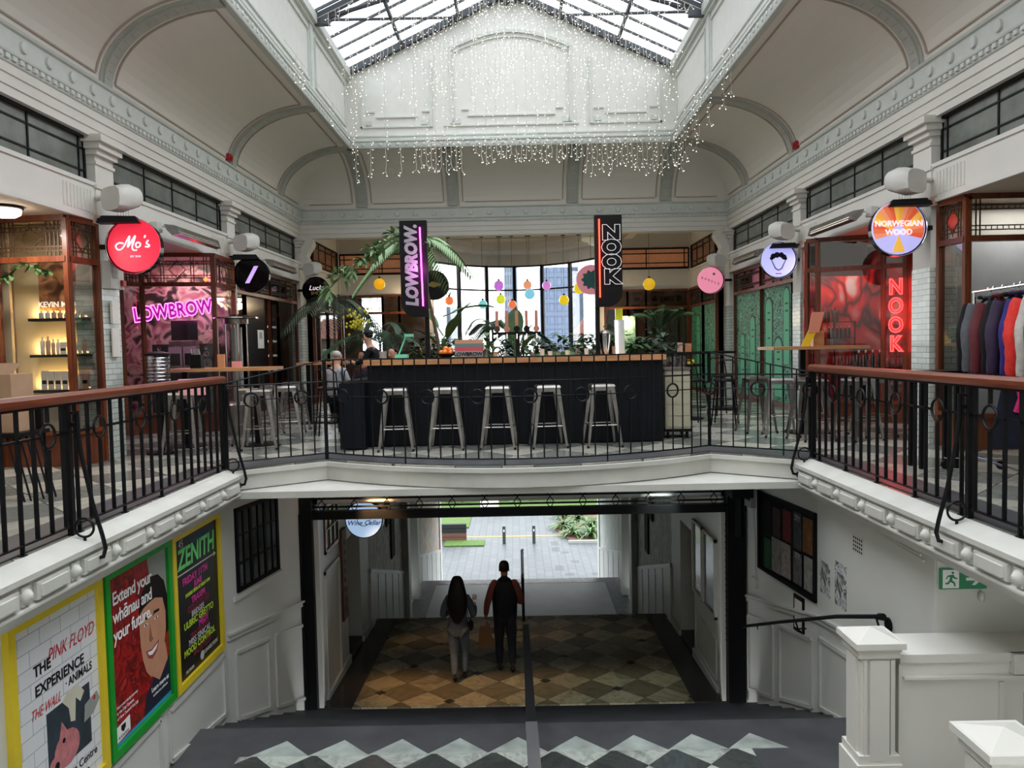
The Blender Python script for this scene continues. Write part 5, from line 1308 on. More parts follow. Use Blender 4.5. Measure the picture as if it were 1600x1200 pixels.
t = rsign('round_sign', 1, 10.0, 2.81, 4.95, .68, glow('sign_lilac', rgb(190, 186, 245), .12), 'round sunburst lightbox sign of orange and lilac rays on the near right pillar')
P = Pl((3.95, 10.0), (5.95, 10.0))
cols = [rgb(235, 96, 60), rgb(240, 170, 60), rgb(235, 120, 80), rgb(250, 190, 80), rgb(245, 150, 110)]
cm = [glow('ray_%d' % i, c, .10) for i, c in enumerate(cols)]
for i in range(18):
    a0, a1 = -PI*.14+i*PI*1.28/18, -PI*.14+(i+1)*PI*1.28/18
    MB().flat(P, [(1+.08*math.cos(a0), 2.76+.08*math.sin(a0)), (1+.33*math.cos(a0), 2.81+.33*math.sin(a0)), (1+.33*math.cos(a1), 2.81+.33*math.sin(a1)), (1+.08*math.cos(a1), 2.76+.08*math.sin(a1))], .021, .024).build('ray', cm[i*7 % 5], t)
MB().flat(P, [(1, 2.72), (1.08, 2.5), (.92, 2.5)], .021, .025).build('ray', cm[3], t)
text('lettering', 'NORWEGIAN', .10, (4.95, 9.97, 2.86), RX, UP, M_w, t, off=.003); text('lettering', 'WOOD', .10, (4.95, 9.97, 2.75), RX, UP, M_w, t, off=.003)
t = rsign('round_sign', 1, 14.6, 2.91, 4.98, .64, glow('sign_periwinkle', rgb(170, 174, 245), .15), 'round pale violet lightbox sign with a small face on the middle right pillar')
P = Pl((3.98, 14.6), (5.98, 14.6)); blk = mat('ink', rgb(20, 20, 30), .6, var=0)
for (u, z, r) in ((.9, 2.98, .05), (.97, 3.0, .055), (1.05, 3.0, .05), (1.1, 2.96, .05), (.87, 2.94, .035), (1.13, 2.93, .03)):
    MB().flat(P, [(u+r*math.cos(a*PI/6), z+r*math.sin(a*PI/6)) for a in range(12)], .022, .027).build('hair_curl', blk, t)
MB().flat(P, [(.86, 2.90), (.93, 2.74), (1.0, 2.70), (1.07, 2.74), (1.14, 2.90), (1.12, 2.90), (1.05, 2.76), (1.0, 2.73), (.95, 2.76), (.88, 2.90)], .022, .026).build('face_outline', mat('pale_line', rgb(110, 110, 170), .6, var=0), t)
MB().flat(P, [(.94, 2.66), (1.06, 2.66), (1.05, 2.645), (.95, 2.645)], .022, .026).build('red_line', M_red, t)
t = rsign('round_sign', 1, 19.2, 2.92, 4.86, .64, glow('sign_pink', rgb(236, 142, 168), .12), 'round pink lightbox sign with curved dark letters at the far right corner pillar')
for i, ch in enumerate('BARULE'): text('lettering', ch, .075, (4.66+i*.08, 19.17, 2.98-.03*i), RX, UP, blk, t)
MB().lathe((4.95, 19.175, 3.07), [(.035, 0), (.035, -.005)], 12, 'Y').build('dot', M_greyd, t)
# two round signs half hidden behind the banners
for x, z, nm, m, lab in ((-2.12, 3.03, 'gold', M_blackg, 'round black sign with a gold leaf half hidden behind the left banner'), (2.02, 3.09, 'teal', glow('sign_rose', rgb(220, 140, 150), .06), 'round rose sign with a teal star half hidden behind the right banner')):
    y = 20.35; t = thing('hanging_sign', (x, y, z), lab, 'sign')
    MB().lathe((x, y, z), [(.39, .05), (.39, -.02), (.01, -.021)], 28, 'Y').build('face', m, t)
    MB().cyl((x, y+.02, z+.35), (x, y+.02, 4.62), .006, n=6).build('hanging_wire', M_blackp, t)
    P = Pl((x-1, y), (x+1, y))
    if nm == 'gold': MB().flat(P, [(.8, z), (.95, z+.1), (1.15, z+.05), (1.2, z), (1.0, z-.06)], .022, .03).build('leaf_mark', mat('dull_gold', rgb(150, 130, 60), .5), t)
    else: MB().flat(P, [(1+(.2 if k % 2 else .27)*math.cos(k*PI/10), z+(.2 if k % 2 else .27)*math.sin(k*PI/10)) for k in range(20)], .022, .03).build('star_mark', mat('teal', rgb(24, 90, 88), .5, var=0), t)
# ---------------------------------------------------------------- pendant globes
def pend(x, y, z, d, c, ceil, lab, es=.15, metal=False):
    t = thing('pendant_globe', (x, y, z), lab, 'lamp')
    g_ = mat('globe_%s' % lab.split()[0]+str(int(x*10)), c, .12, var=.1, emit=c, es=es)
    g_.node_tree.nodes['Principled BSDF'].inputs['Transmission Weight'].default_value = .0
    MB().ball((x, y, z), d/2, n=18, m=12).build('globe', g_, t)
    MB().cyl((x, y, z+d/2), (x, y, ceil), .005, n=5).build('cord', M_blackp, t)
    MB().cyl((x, y, z+d*.42), (x, y, z+d/2+.04), .035, n=10).build('cap', M_gold, t)
    MB().lathe((x, y, ceil-.03), [(.06, 0), (.06, .03)], 12).build('ceiling_rose', M_gold, t)
    MB().ball((x, y-d*.36, z), .03, n=8, m=6).build('bulb_glow', mat('bulb_glow', rgb(255, 220, 150), emit=rgb(255, 215, 150), es=4, var=0) if 'bulb_glow' not in MATS else MATS['bulb_glow'], t)
AM = rgb(225, 160, 20)
pend(-3.53, 20.2, 3.08, .30, AM, 4.6, 'amber glass globe lamp on a long cord left of the left banner'); pend(3.52, 20.2, 2.93, .32, rgb(205, 160, 30), 4.6, 'amber glass globe lamp on a long cord above the right palm')
for x, z, d, c, l in [(-.46, 3.16, .3, rgb(190, 110, 210), 'purple glass globe, upper one in front of the bay window left of centre'), (-.41, 2.76, .28, rgb(205, 220, 60), 'lime glass globe directly below the purple one'), (.38, 3.16, .26, rgb(226, 150, 110), 'peach glass globe just above the pale blue one'),
        (.44, 2.90, .32, rgb(130, 200, 225), 'pale blue glass globe under the peach one'), (.94, 3.13, .26, rgb(205, 130, 205), 'small violet glass globe in front of the thick window mullion'), (1.89, 3.03, .32, rgb(222, 196, 30), 'yellow glass globe high beside the right banner'),
        (1.44, 2.70, .29, rgb(220, 190, 30), 'yellow glass globe lower near the thick mullion'), (-.07, 2.6, .24, rgb(235, 120, 70), 'orange glass globe low behind the banana leaf'), (-1.92, 2.75, .26, rgb(230, 120, 70), 'orange glass globe low at the left of the bay window'), (-.94, 2.62, .26, rgb(120, 205, 205), 'teal glass globe low left of centre behind the leaves')]:
    pend(x, 22.6, z, d, c, 4.6, l)
# ---------------------------------------------------------------- icicle lights
M_wire = mat('pale_wire', rgb(205, 200, 186), .5, var=0); M_bulb = mat('fairy_bulb', rgb(255, 246, 225), emit=rgb(255, 246, 232), es=.9, var=0)
def strand(par, x, y, z0, z1, r=.0045, tw=True):
    w = MB(); b = MB(); z = z0; pts = [(x, y, z0)]; px, py = x, y
    while z > z1:
        z -= .09; px = x+random.uniform(-.014, .014); py = y+random.uniform(-.01, .01); pts.append((px, py, z))
        if random.random() < .75 and tw:
            a = random.choice((-1, 1))*random.uniform(.6, 1.2); l = random.uniform(.03, .07)
            q = (px+math.sin(a)*l, py+random.uniform(-.02, .02), z-math.cos(a)*l); w.tube([(px, py, z), q], r*.8, 3, smooth=False)
            b.ball(q, .007, n=4, m=3)
    for k in range(2):
        a = random.uniform(-.9, .9); q = (px+math.sin(a)*.1, py, z-math.cos(a)*.1); w.tube([(px, py, z), q], r, 3, smooth=False); b.ball(q, .008, n=4, m=3)
    w.tube(pts, r, 3, smooth=False)
    s_ = w.build('light_strand', M_wire, par); tag(b.build('bulbs', M_bulb, s_), kind='stuff')
random.seed(21)
def curtain(lab, loc, strands, hz, wire):
    t = thing('icicle_light_curtain', loc, lab, 'string lights')
    MB().tube(wire, .004, 4).build('supply_wire', M_wire, t)
    for (x, y, z0, z1) in strands: strand(t, x, y, z0, z1)
sts = []
for i in range(64):
    x = -3.5+i*7.1/63; e = 5.62 if abs(x) < 2 else 5.45
    if x < -2.2: 
        if i % 3: continue
        e = random.uniform(5.25, 5.5)
    elif -1.05 < x < -.85: continue
    elif x < -1: e = random.uniform(5.38, 5.6)
    elif x < 1.6: e = random.uniform(5.62, 5.8)
    else: e = random.uniform(5.3, 5.6)-.05*(x-1.6)
    sts.append((x, 17.45, 6.15 if i % 2 else 7.65+1.7*(1-abs(x)/3.7), e))
curtain('icicle string lights hanging below the far lip of the roof lantern', (0, 17.45, 7.55), sts, 0, [(-3.6, 17.45, 7.7), (0, 17.45, 9.35), (3.65, 17.45, 7.7)])
sts = [(3.6, y, 6.3, 5.55-random.uniform(0, .35)) for y in [17.2, 16.9, 16.6, 16.35, 16.1, 15.5, 15.25, 15.0, 14.2, 13.2, 12.8]]
curtain('short icicle string lights along the right lip of the roof lantern', (3.6, 15, 6.3), sts, 0, [(3.6, 17.3, 6.3), (3.6, 12.5, 6.3)])
for y, lab, zz in ((14.7, 'icicle string lights hanging from the farther roof truss', (7.2, 8.4)), (16.2, 'icicle string lights hanging close in front of the gable wall', (6.6, 7.6)), (11.8, 'icicle string lights hanging from the nearer roof truss', (6.9, 7.9))):
    sts = []
    for i in range(56):
        x = -3.4+i*6.8/55+random.uniform(-.03, .03); zt_ = 7.6+1.75*(1-abs(x)/3.8)
        sts.append((x, y, zt_-.1, random.uniform(*zz) if abs(x) < 3 else random.uniform(zz[0]-.3, zz[1]-.4)))
    curtain(lab, (0, y, 7.6), sts, 0, [(-3.6, y, 7.6), (0, y, 9.25), (3.6, y, 7.6)])
sts = [(-3.55, y, 6.3, 6.0-random.uniform(0, .1)) for y in (13.0, 13.3, 15.5, 17.3)]
curtain('few short string lights at the left lip of the roof lantern', (-3.55, 15, 6.3), sts, 0, [(-3.6, 17.3, 6.35), (-3.6, 12.5, 6.35)])
# ================================================================ POSTERS ON THE LEFT STAIR WALL
YR = (0, 1, 0)
def pframe(y0, y1, z0, z1, col, lab, back):
    t = thing('framed_poster', (-3.6, (y0+y1)/2, z0), lab, 'poster'); P = Pl((-3.6, y0), (-3.6, y1)); l = P.L; w = .075
    f = MB()
    for a in ((0, l, z0, z0+w), (0, l, z1-w, z1), (0, w, z0+w, z1-w), (l-w, l, z0+w, z1-w)): f.p(P, a[0], a[1], a[2], a[3], 0, .05)
    f.build('frame', col, t); MB().p(P, w, l-w, z0+w, z1-w, 0, .018).build('sheet', back, t)
    return t, P
def brickwhite():
    t = NT('printed_white_bricks'); t.b.inputs['Roughness'].default_value = .3
    p = t.coord(); sx = t.new('ShaderNodeSeparateXYZ'); t.link(p, sx.inputs[0]); cb = t.new('ShaderNodeCombineXYZ'); t.link(sx.outputs[1], cb.inputs[0]); t.link(sx.outputs[2], cb.inputs[1])
    b = t.new('ShaderNodeTexBrick'); b.inputs['Scale'].default_value = 1; b.inputs['Brick Width'].default_value = .26; b.inputs['Row Height'].default_value = .125; b.inputs['Mortar Size'].default_value = .003
    b.inputs['Color1'].default_value = rgb(226, 228, 230); b.inputs['Color2'].default_value = rgb(218, 220, 224); b.inputs['Mortar'].default_value = rgb(150, 152, 156)
    t.link(cb.outputs[0], b.inputs[0]); t.base(b.outputs[0]); return t.m
M_yel = mat('yellow_frame', rgb(222, 196, 44), .4, var=.05); M_grn = mat('green_frame', rgb(20, 150, 44), .4, var=.05)
M_ink = mat('black_ink', rgb(24, 24, 28), .6, var=0); M_rink = mat('red_ink', rgb(190, 40, 50), .6, var=0); M_wink = mat('white_ink', rgb(240, 240, 240), .6, var=0)
XP = -3.6+.0205
def pt_(par, s, size, y, z, m, **k): return text('lettering', s, size, (XP, y, z), YR, UP, m, par, ext=.0006, **k)
t, P = pframe(5.2, 6.42, -2.15, -.48, M_yel, 'yellow framed white brick concert poster, nearest of the three on the stair wall', brickwhite())
pt_(t, 'PINK FLOYD', .15, 5.98, -.88, M_rink, shear=.35, sx=.75)
pt_(t, 'THE', .115, 5.60, -.93, M_ink, off=.003); pt_(t, 'EXPERIENCE', .115, 5.82, -1.08, M_ink, off=.003)
pt_(t, 'THE WALL', .11, 5.62, -1.24, M_rink, shear=.4, sx=.7); pt_(t, '· ANIMALS', .095, 6.06, -1.18, M_ink, off=.002, sx=.85)
art = MB().p(P, .42, 1.0, -1.80, -1.30, .018, .0195).build('artwork', mat('art_slate', rgb(44, 56, 66), .5, var=.3, scale=8), t)
def blob(par, pts, m, d, nm='painted_shape'): MB().flat(P, pts, d, d+.0008).build(nm, m, par)
M_pk = mat('art_pink', rgb(196, 120, 124), .5, var=.2, scale=20)
def ell(cx, cz, rx, rz, n=18, ph=0): return [(cx+rx*math.cos(ph+2*PI*i/n), cz+rz*math.sin(ph+2*PI*i/n)) for i in range(n)]
blob(art, ell(.66, -1.68, .17, .14), M_pk, .0196); blob(art, ell(.50, -1.72, .07, .05), M_pk, .0205); blob(art, [(.56, -1.58), (.6, -1.44), (.68, -1.56)], M_pk, .0205)
blob(art, ell(.52, -1.75, .03, .03), M_ink, .0214); blob(art, ell(.62, -1.60, .02, .02), M_ink, .0214)
blob(art, [(.62, -1.3), (.7, -1.24), (.85, -1.26), (.92, -1.34), (.86, -1.4), (.8, -1.34), (.78, -1.52), (.72, -1.5), (.7, -1.38)], mat('art_bone', rgb(206, 200, 180), .5), .0205)
blob(art, [(.92, -1.46), (1.1, -1.42), (1.14, -1.5), (1.04, -1.58), (.9, -1.6)], M_greyd, .0205); blob(art, ell(1.06, -1.46, .02, .02), M_rink, .0214)
pt_(t, 'Bruce Mason Centre', .092, 5.88, -1.90, M_ink, off=.001); pt_(t, '8th – 12th June', .092, 5.86, -2.0, M_ink, off=.001)
# green framed portrait poster
t, P = pframe(6.46, 7.72, -2.15, -.48, M_grn, 'green framed red poster with a smiling young face, middle one of the three', blotch('red_carving', [rgb(120, 16, 18), rgb(176, 28, 28), rgb(90, 12, 16), rgb(190, 40, 36)], 7))
blob(t, [(.8, -.56), (1.18, -.56), (1.18, -1.1), (.86, -.9)], M_greyd, .0182, 'grey_backdrop')
M_skinp = mat('print_skin', rgb(196, 140, 112), .5, var=.06); M_hairp = mat('print_hair', rgb(28, 20, 20), .5, var=0)
blob(t, [(.62, -2.05), (.66, -1.88), (.86, -1.74), (1.18, -1.66), (1.18, -2.06)], mat('print_navy', rgb(24, 30, 52), .5, var=0), .0185, 'shirt')
blob(t, [(.80, -1.72), (.84, -1.5), (1.1, -1.5), (1.14, -1.68), (.95, -1.82)], M_skinp, .0195, 'neck')
face = MB().flat(P, [(.62, -1.02), (.60, -1.2), (.61, -1.36), (.64, -1.5), (.70, -1.64), (.78, -1.72), (.88, -1.72), (.98, -1.64), (1.08, -1.5), (1.13, -1.34), (1.14, -1.1), (1.08, -.96), (.9, -.9), (.72, -.94)], .0205, .0213).build('face', M_skinp, t)
blob(face, [(.60, -1.06), (.60, -.98), (.68, -.86), (.84, -.76), (1.0, -.78), (1.12, -.88), (1.18, -1.05), (1.18, -1.4), (1.12, -1.42), (1.13, -1.2), (1.08, -1.04), (.92, -.99), (.78, -1.0), (.68, -1.02)], M_hairp, .0215, 'hair')
for a, b in ((.66, .78), (.86, 1.0)):
    blob(face, [(a, -1.15), (a+.03, -1.11), (b, -1.12), (b, -1.145), (a+.03, -1.14)], M_hairp, .0215, 'eyebrow')
    c = (a+b)/2; blob(face, ell(c, -1.19, .036, .014), M_wink, .0215, 'eye'); blob(face, ell(c, -1.19, .014, .014), M_hairp, .0224, 'pupil')
blob(face, [(.80, -1.2), (.77, -1.36), (.80, -1.39), (.86, -1.37), (.83, -1.34)], mat('print_shadow', rgb(150, 96, 76), .5, var=0), .0215, 'nose')
blob(face, [(.70, -1.44), (.82, -1.46), (.97, -1.42), (.92, -1.52), (.82, -1.56), (.74, -1.52)], mat('print_lip', rgb(150, 70, 64), .5, var=0), .0215, 'mouth')
blob(face, [(.73, -1.46), (.82, -1.475), (.94, -1.445), (.90, -1.49), (.82, -1.515), (.76, -1.50)], M_wink, .0224, 'teeth')
for s_, z in (('Extend your', -.76), ('whānau and', -.925), ('your future.', -1.09)): text('lettering', s_, .165, (-3.6+.0245, 6.60, z), YR, UP, M_wink, t, ext=.0006, align='LEFT', off=.003, sx=.95, sp=.93)
pt_(t, 'Start your study journey', .038, 6.60, -1.73, M_wink, align='LEFT'); pt_(t, 'at the City Campus', .038, 6.60, -1.78, M_wink, align='LEFT'); pt_(t, 'of New Zealand this July', .038, 6.60, -1.83, M_wink, align='LEFT')
pt_(t, 'Learn more at', .062, 7.42, -1.86, M_wink, off=.001); pt_(t, 'auckland.ac.nz/future', .036, 7.42, -1.92, M_wink)
blob(t, [(.12, -2.04), (.12, -1.90), (.36, -1.88), (.36, -2.02)], M_wink, .0185, 'white_logo_label'); blob(t, [(.2, -1.91), (.28, -1.91), (.28, -1.95), (.24, -1.98), (.2, -1.95)], M_ink, .0194, 'crest')
pt_(t, 'AUCKLAND', .034, 6.70, -2.005, M_ink)
blob(t, [(.08, -2.07), (1.18, -2.07), (1.18, -2.03), (.08, -2.045)], mat('blue_stripe', rgb(40, 150, 200), .5, var=0), .0187, 'blue_stripe')
# zenith
t, P = pframe(7.75, 9.03, -2.15, -.48, M_yel, 'yellow framed black gig poster with green title, farthest of the three', mat('black_sheet', rgb(26, 26, 28), .35, var=.1))
M_neong = mat('green_ink', rgb(110, 215, 120), .5, var=0); M_pkink = mat('pink_ink', rgb(226, 60, 160), .5, var=0); M_lime = mat('lime_ink', rgb(190, 220, 50), .5, var=0); M_dred = mat('dull_red_ink', rgb(130, 40, 60), .5, var=0); M_gink = mat('grey_ink', rgb(190, 190, 190), .5, var=0)
pt_(t, 'ZENITH', .30, 8.39, -.80, M_neong, off=.008, shear=.1, sx=.92); pt_(t, '45', .12, 8.0, -.63, M_gink); pt_(t, 'DEEP SOUTH SOUNDS', .05, 8.5, -.66, mat('teal_ink', rgb(40, 120, 150), .5, var=0))
blob(t, [(.12, -.955), (1.1, -.965), (1.1, -.99), (1.17, -.96), (1.1, -.93), (1.1, -.95), (.12, -.94)], M_gink, .0187, 'arrow')
for s_, sz, y, z, m in (('FRIDAY 11TH', .11, 8.33, -1.05, M_pkink), ('JUNE', .09, 8.39, -1.14, M_pkink), ('DOORS OPEN AT EIGHT 8PM', .05, 8.39, -1.21, M_lime), ('TRAXIM', .10, 8.39, -1.30, M_pkink), ('COLOURLESS', .095, 8.39, -1.38, M_dred), ('BRIDGES', .085, 8.36, -1.45, M_gink), ('ULBRIC GRETTO', .105, 8.39, -1.53, M_lime),
        ('MEDY', .10, 8.5, -1.61, M_pkink), ('TRIM TREMMY', .08, 8.39, -1.68, M_dred), ('MISS SINICAL', .10, 8.39, -1.74, M_gink), ('MOOD CONTROL', .10, 8.39, -1.82, M_lime), ('BALLISTICUM', .08, 8.45, -1.89, M_dred), ('CONNECTION', .06, 8.66, -1.98, M_gink), ('TIX FROM', .045, 8.1, -2.02, M_gink)):
    pt_(t, s_, sz, y, z, m, off=.002)
blob(t, ell(.68, -1.99, .05, .05), M_gink, .0187, 'round_mark')
# ================================================================ window grid left, notice boards right
P2 = Pl((-3.6, 9.2), (-3.2, GY)); l0, l1 = .25, 1.30
wm = MB(); z0, z1 = -1.62, -.56
for a in ((l0, l1, z0, z0+.05), (l0, l1, z1-.05, z1), (l0, l0+.05, z0, z1), (l1-.05, l1, z0, z1)): wm.p(P2, *a, -.02, .03)
for k in (1, 2): wm.p(P2, l0, l1, z0+(z1-z0)*k/3-.012, z0+(z1-z0)*k/3+.012, 0, .02)
for k in (1, 2, 3, 4, 5): u = l0+(l1-l0)*k/6; w_ = .028 if k in (2, 4) else .011; wm.p(P2, u-w_, u+w_, z0, z1, 0, .025)
o = struct(wm, 'window_50', M_black, 'black steel grid window in the left stair wall'); MB().p(P2, l0, l1, z0, z1, .001, .004).build('pane', mat('lower_window_glass', rgb(86, 90, 88), .1, var=.5, scale=2.5), o)
wr = MB(); wr.p(P2, l0-.08, l1+.08, z0-.09, z0-.03, 0, .03); struct(wr, 'trim_50', M_lwall)
P3 = Pl((3.6, 9.2), (3.32, GY), True)
nb = thing('notice_board', (3.5, 9.9, -1.8), 'black framed notice board covered with torn coloured bills on the right stair wall', 'notice board')
f = MB(); a0, a1, z0, z1 = .0, 1.55, -1.80, -.70
for a in ((a0, a1, z0, z0+.05), (a0, a1, z1-.05, z1), (a0, a0+.05, z0, z1), (a1-.05, a1, z0, z1)): f.p(P3, *a, 0, .035)
f.build('frame', M_black, nb); MB().p(P3, a0+.05, a1-.05, z0+.05, z1-.05, 0, .012).build('backing', M_blackp, nb)
random.seed(3)
pc = [rgb(110, 70, 36), rgb(52, 60, 60), rgb(96, 30, 34), rgb(50, 34, 30), rgb(20, 20, 22), rgb(130, 128, 124), rgb(90, 88, 86), rgb(140, 130, 126), rgb(120, 116, 112), rgb(20, 66, 36), rgb(96, 24, 24)]
k = 0
for iy in range(2):
    for ix in range(5):
        u = .08+ix*.27; z = -1.24-iy*.48; m_ = mat('bill_%d' % k, pc[k % 11], .6, var=.35, scale=14); MB().p(P3, u+random.uniform(-.01, .01), u+random.uniform(.2, .265), z+random.uniform(-.02, .02), z+random.uniform(.38, .47), .012+.0006*k, .016+.0006*k).build('bill', m_, nb); k += 1
for u, z in ((.46, -.86), (.46, -1.34)): text('lettering', 'CITY', .11, P3(u, z, .026), (0, -1, 0), UP, M_gink, nb, ext=.0006)
def onwall(name, P, u0, u1, z0, z1, m, lab, cat, d=.02, grp=None): return solo(MB().p(P, u0, u1, z0, z1, .0, d), name, m, lab, cat, grp)
PRw = Pl((3.6, 6.6), (3.6, 9.2), True)
M_bw = blotch('black_white_print', [rgb(20, 20, 20), rgb(210, 210, 210), rgb(30, 30, 30), rgb(220, 220, 220)], 6)
onwall('torn_poster', PRw, 1.78, 2.08, -1.62, -1.12, M_bw, 'black and white swirl poster pasted right of the notice board', 'poster', .004)
onwall('torn_poster', PRw, 2.22, 2.5, -1.62, -1.22, M_bw, 'torn black and white poster touching the notice board corner', 'poster', .004)
fr = thing('framed_certificate', (3.55, 9.7, -2.2), 'small black framed certificate under the notice board', 'picture')
MB().p(P3, .30, .55, -2.32, -1.85, 0, .02).build('frame', M_black, fr); MB().p(P3, .335, .515, -2.27, -1.90, .02, .023).build('paper', M_bot, fr)
vt = thing('wall_vent', (3.6, 8.05, -.86), 'small square pierced vent high on the right stair wall', 'vent')
MB().p(PRw, 1.36, 1.62, -.88, -.70, 0, .008).build('plate', M_spk, vt)
hm = MB()
for a in range(5):
    for b in range(4): hm.p(PRw, 1.38+a*.047, 1.405+a*.047, -.87+b*.043, -.845+b*.043, .008, .0095)
hm.build('holes', M_dark, vt)
ic = thing('intercom_box', (3.4, 10.6, -.9), 'grey control box with conduit running down by the gate', 'control box')
MB().p(P3, 1.66, 1.88, -.98, -.62, 0, .07).build('box', M_greyd, ic); MB().p(P3, 1.70, 1.84, -.88, -.80, .07, .075).build('label_plate', M_ink, ic)
MB().tube([P3(1.70, -.98, .02), P3(1.66, -1.4, .02), P3(1.64, -1.98, .02)], .012, 6).build('conduit', M_spk, ic)
MB().p(P3, 1.58, 1.74, -2.12, -1.98, 0, .04).build('switch_box', M_spk, ic)
wh = thing('wall_handrail', (3.55, 8, -2), 'black pipe handrail sloping along the right stair wall', 'handrail')
MB().tube([(3.48, 7.35, -1.30), (3.45, 8.3, -1.64), (3.34, 9.8, -2.25), (3.22, 11.0, -2.75)], .022, 10).build('pipe', M_black, wh)
MB().cyl((3.48, 7.35, -1.30), (3.48, 7.28, -1.28), .035, n=12).build('end_cap', M_black, wh)
for y, z in ((7.4, -1.33), (9.3, -2.05), (10.8, -2.68)): q = MB().tube([(3.6 if y < 9 else 3.5, y, z-.1), (3.5 if y < 9 else 3.4, y, z-.1), (3.47 if y < 9 else 3.37, y, z)], .012, 6).build('bracket', M_black, wh)
MB().lathe((3.58, 7.4, -1.40), [(.07, .0), (.07, .015)], 14, 'X').build('rosette', M_black, wh)
cd = MB()
for k, (x, z) in enumerate(((3.50, -.47), (3.53, -.50), (3.56, -.53))): cd.tube([(x, 6.7, z-.02*k), (x, 7.6, z), (x, 9.0, z+.02)], .012, 6)
solo(cd, 'conduit_run', M_spk, 'pale cable conduits running under the right fascia', 'conduit')
# exit sign
ex = thing('exit_sign', (3.85, 6.58, -.78), 'green running man exit sign with a white arrow on the facing stair wall', 'sign')
PX = Pl((3.625, 6.575), (4.025, 6.575)); M_exg = mat('exit_green', rgb(10, 106, 66), .35, var=0, emit=rgb(10, 106, 66), es=.03)
PX2 = PX
MB().p(PX, 0, .40, -.78, -.60, 0, .02).build('plate', M_exg, ex); MB().p(PX, .02, .16, -.77, -.61, .02, .022).build('white_field', M_wink, ex)
def bx_flat(pts, m, n): MB().flat(PX, pts, .022, .024).build(n, m, ex)
bx_flat(ell(.105, -.635, .011, .011), M_exg, 'running_figure')
bx_flat([(.075, -.655), (.11, -.65), (.125, -.675), (.145, -.68), (.145, -.69), (.12, -.69), (.105, -.675), (.10, -.70), (.125, -.72), (.13, -.755), (.118, -.755), (.112, -.73), (.085, -.715), (.07, -.735), (.04, -.735), (.04, -.722), (.062, -.72), (.075, -.70), (.082, -.672), (.065, -.67), (.055, -.69), (.045, -.685), (.06, -.66)], M_exg, 'running_figure')
bx_flat([(.22, -.705), (.22, -.68), (.30, -.68), (.27, -.64), (.30, -.64), (.36, -.692), (.30, -.745), (.27, -.745), (.30, -.705)], M_wink, 'arrow')
ex2 = solo(MB().box(4.06, 4.16, 6.56, 6.575, -.75, -.64), 'small_exit_plate', mat('lime_plate', rgb(90, 150, 50), .4), 'small lime green plate right of the exit sign', 'sign')
eg = solo(MB().ball((3.98, 6.55, -.85), .025, .03, .05), 'call_point', M_spk, 'small white oval fitting under the exit sign', 'fitting')
# newels and low wall of the side flight
def newel(x, y, w, ztop, lab):
    t = thing('newel_post', (x, y, -2.8), lab, 'newel'); h = w/2
    m = MB().box(x-h*.8, x+h*.8, y-h*.8, y+h*.8, -2.8, ztop-.14)
    for s in (-1, 1): m.box(x+s*h*.8-.02 if s < 0 else x+h*.8, x+s*h*.8 if s < 0 else x+h*.8+.02, y-h*.5, y+h*.5, -2.0, ztop-.2)
    m.box(x-h*.45, x+h*.45, y-h*.8-.03, y-h*.8, -2.0, ztop-.2)
    m.box(x-h*.7, x-h*.55, y-h*.8-.015, y-h*.8, -2.0, ztop-.2); m.box(x+h*.55, x+h*.7, y-h*.8-.015, y-h*.8, -2.0, ztop-.2)
    m.build('shaft', M_white, t)
    b = MB().box(x-h*1.05, x+h*1.05, y-h*1.05, y+h*1.05, -2.8, ztop-1.05).box(x-h*.95, x+h*.95, y-h*.95, y+h*.95, ztop-1.05, ztop-.98); b.build('plinth', M_white, t)
    c = MB().box(x-h*.95, x+h*.95, y-h*.95, y+h*.95, ztop-.18, ztop-.13).box(x-h*1.15, x+h*1.15, y-h*1.15, y+h*1.15, ztop-.10, ztop-.05)
    c.box(x-h, x+h, y-h, y+h, ztop-.13, ztop-.10); k = h*1.02
    c.add([(x-k, y-k, ztop-.05), (x+k, y-k, ztop-.05), (x+k, y+k, ztop-.05), (x-k, y+k, ztop-.05), (x, y, ztop+.02)], [(0, 1, 4), (1, 2, 4), (2, 3, 4), (3, 0, 4)])
    c.build('cap', M_white, t); return t
newel(2.86, 6.2, .345, -.98, 'white panelled newel post beside the low side wall'); newel(3.0, 4.7, .38, -1.06, 'nearest white newel post cut by the lower right frame edge')
lwm = MB().box(3.055, 5.6, 6.12, 6.58, -3.0, -1.17); lwm.box(3.055, 5.6, 6.10, 6.12, -1.23, -1.16)
lwm.box(3.08, 5.6, 6.08, 6.12, -1.36, -1.34); lwm.box(3.95, 5.6, 6.06, 6.12, -1.32, -1.16); struct(lwm, 'wall_low_side', M_white)
pm = MB(); PF = Pl((3.08, 6.12), (5.6, 6.12)); 
for a in ((.12, .8, -2.4, -2.36), (.78, .82, -2.4, -1.4), (1.0, 2.2, -1.5, -1.46), (.98, 1.02, -2.4, -1.5)): pm.p(PF, *a, 0, .02)
struct(pm, 'trim_51', M_white)
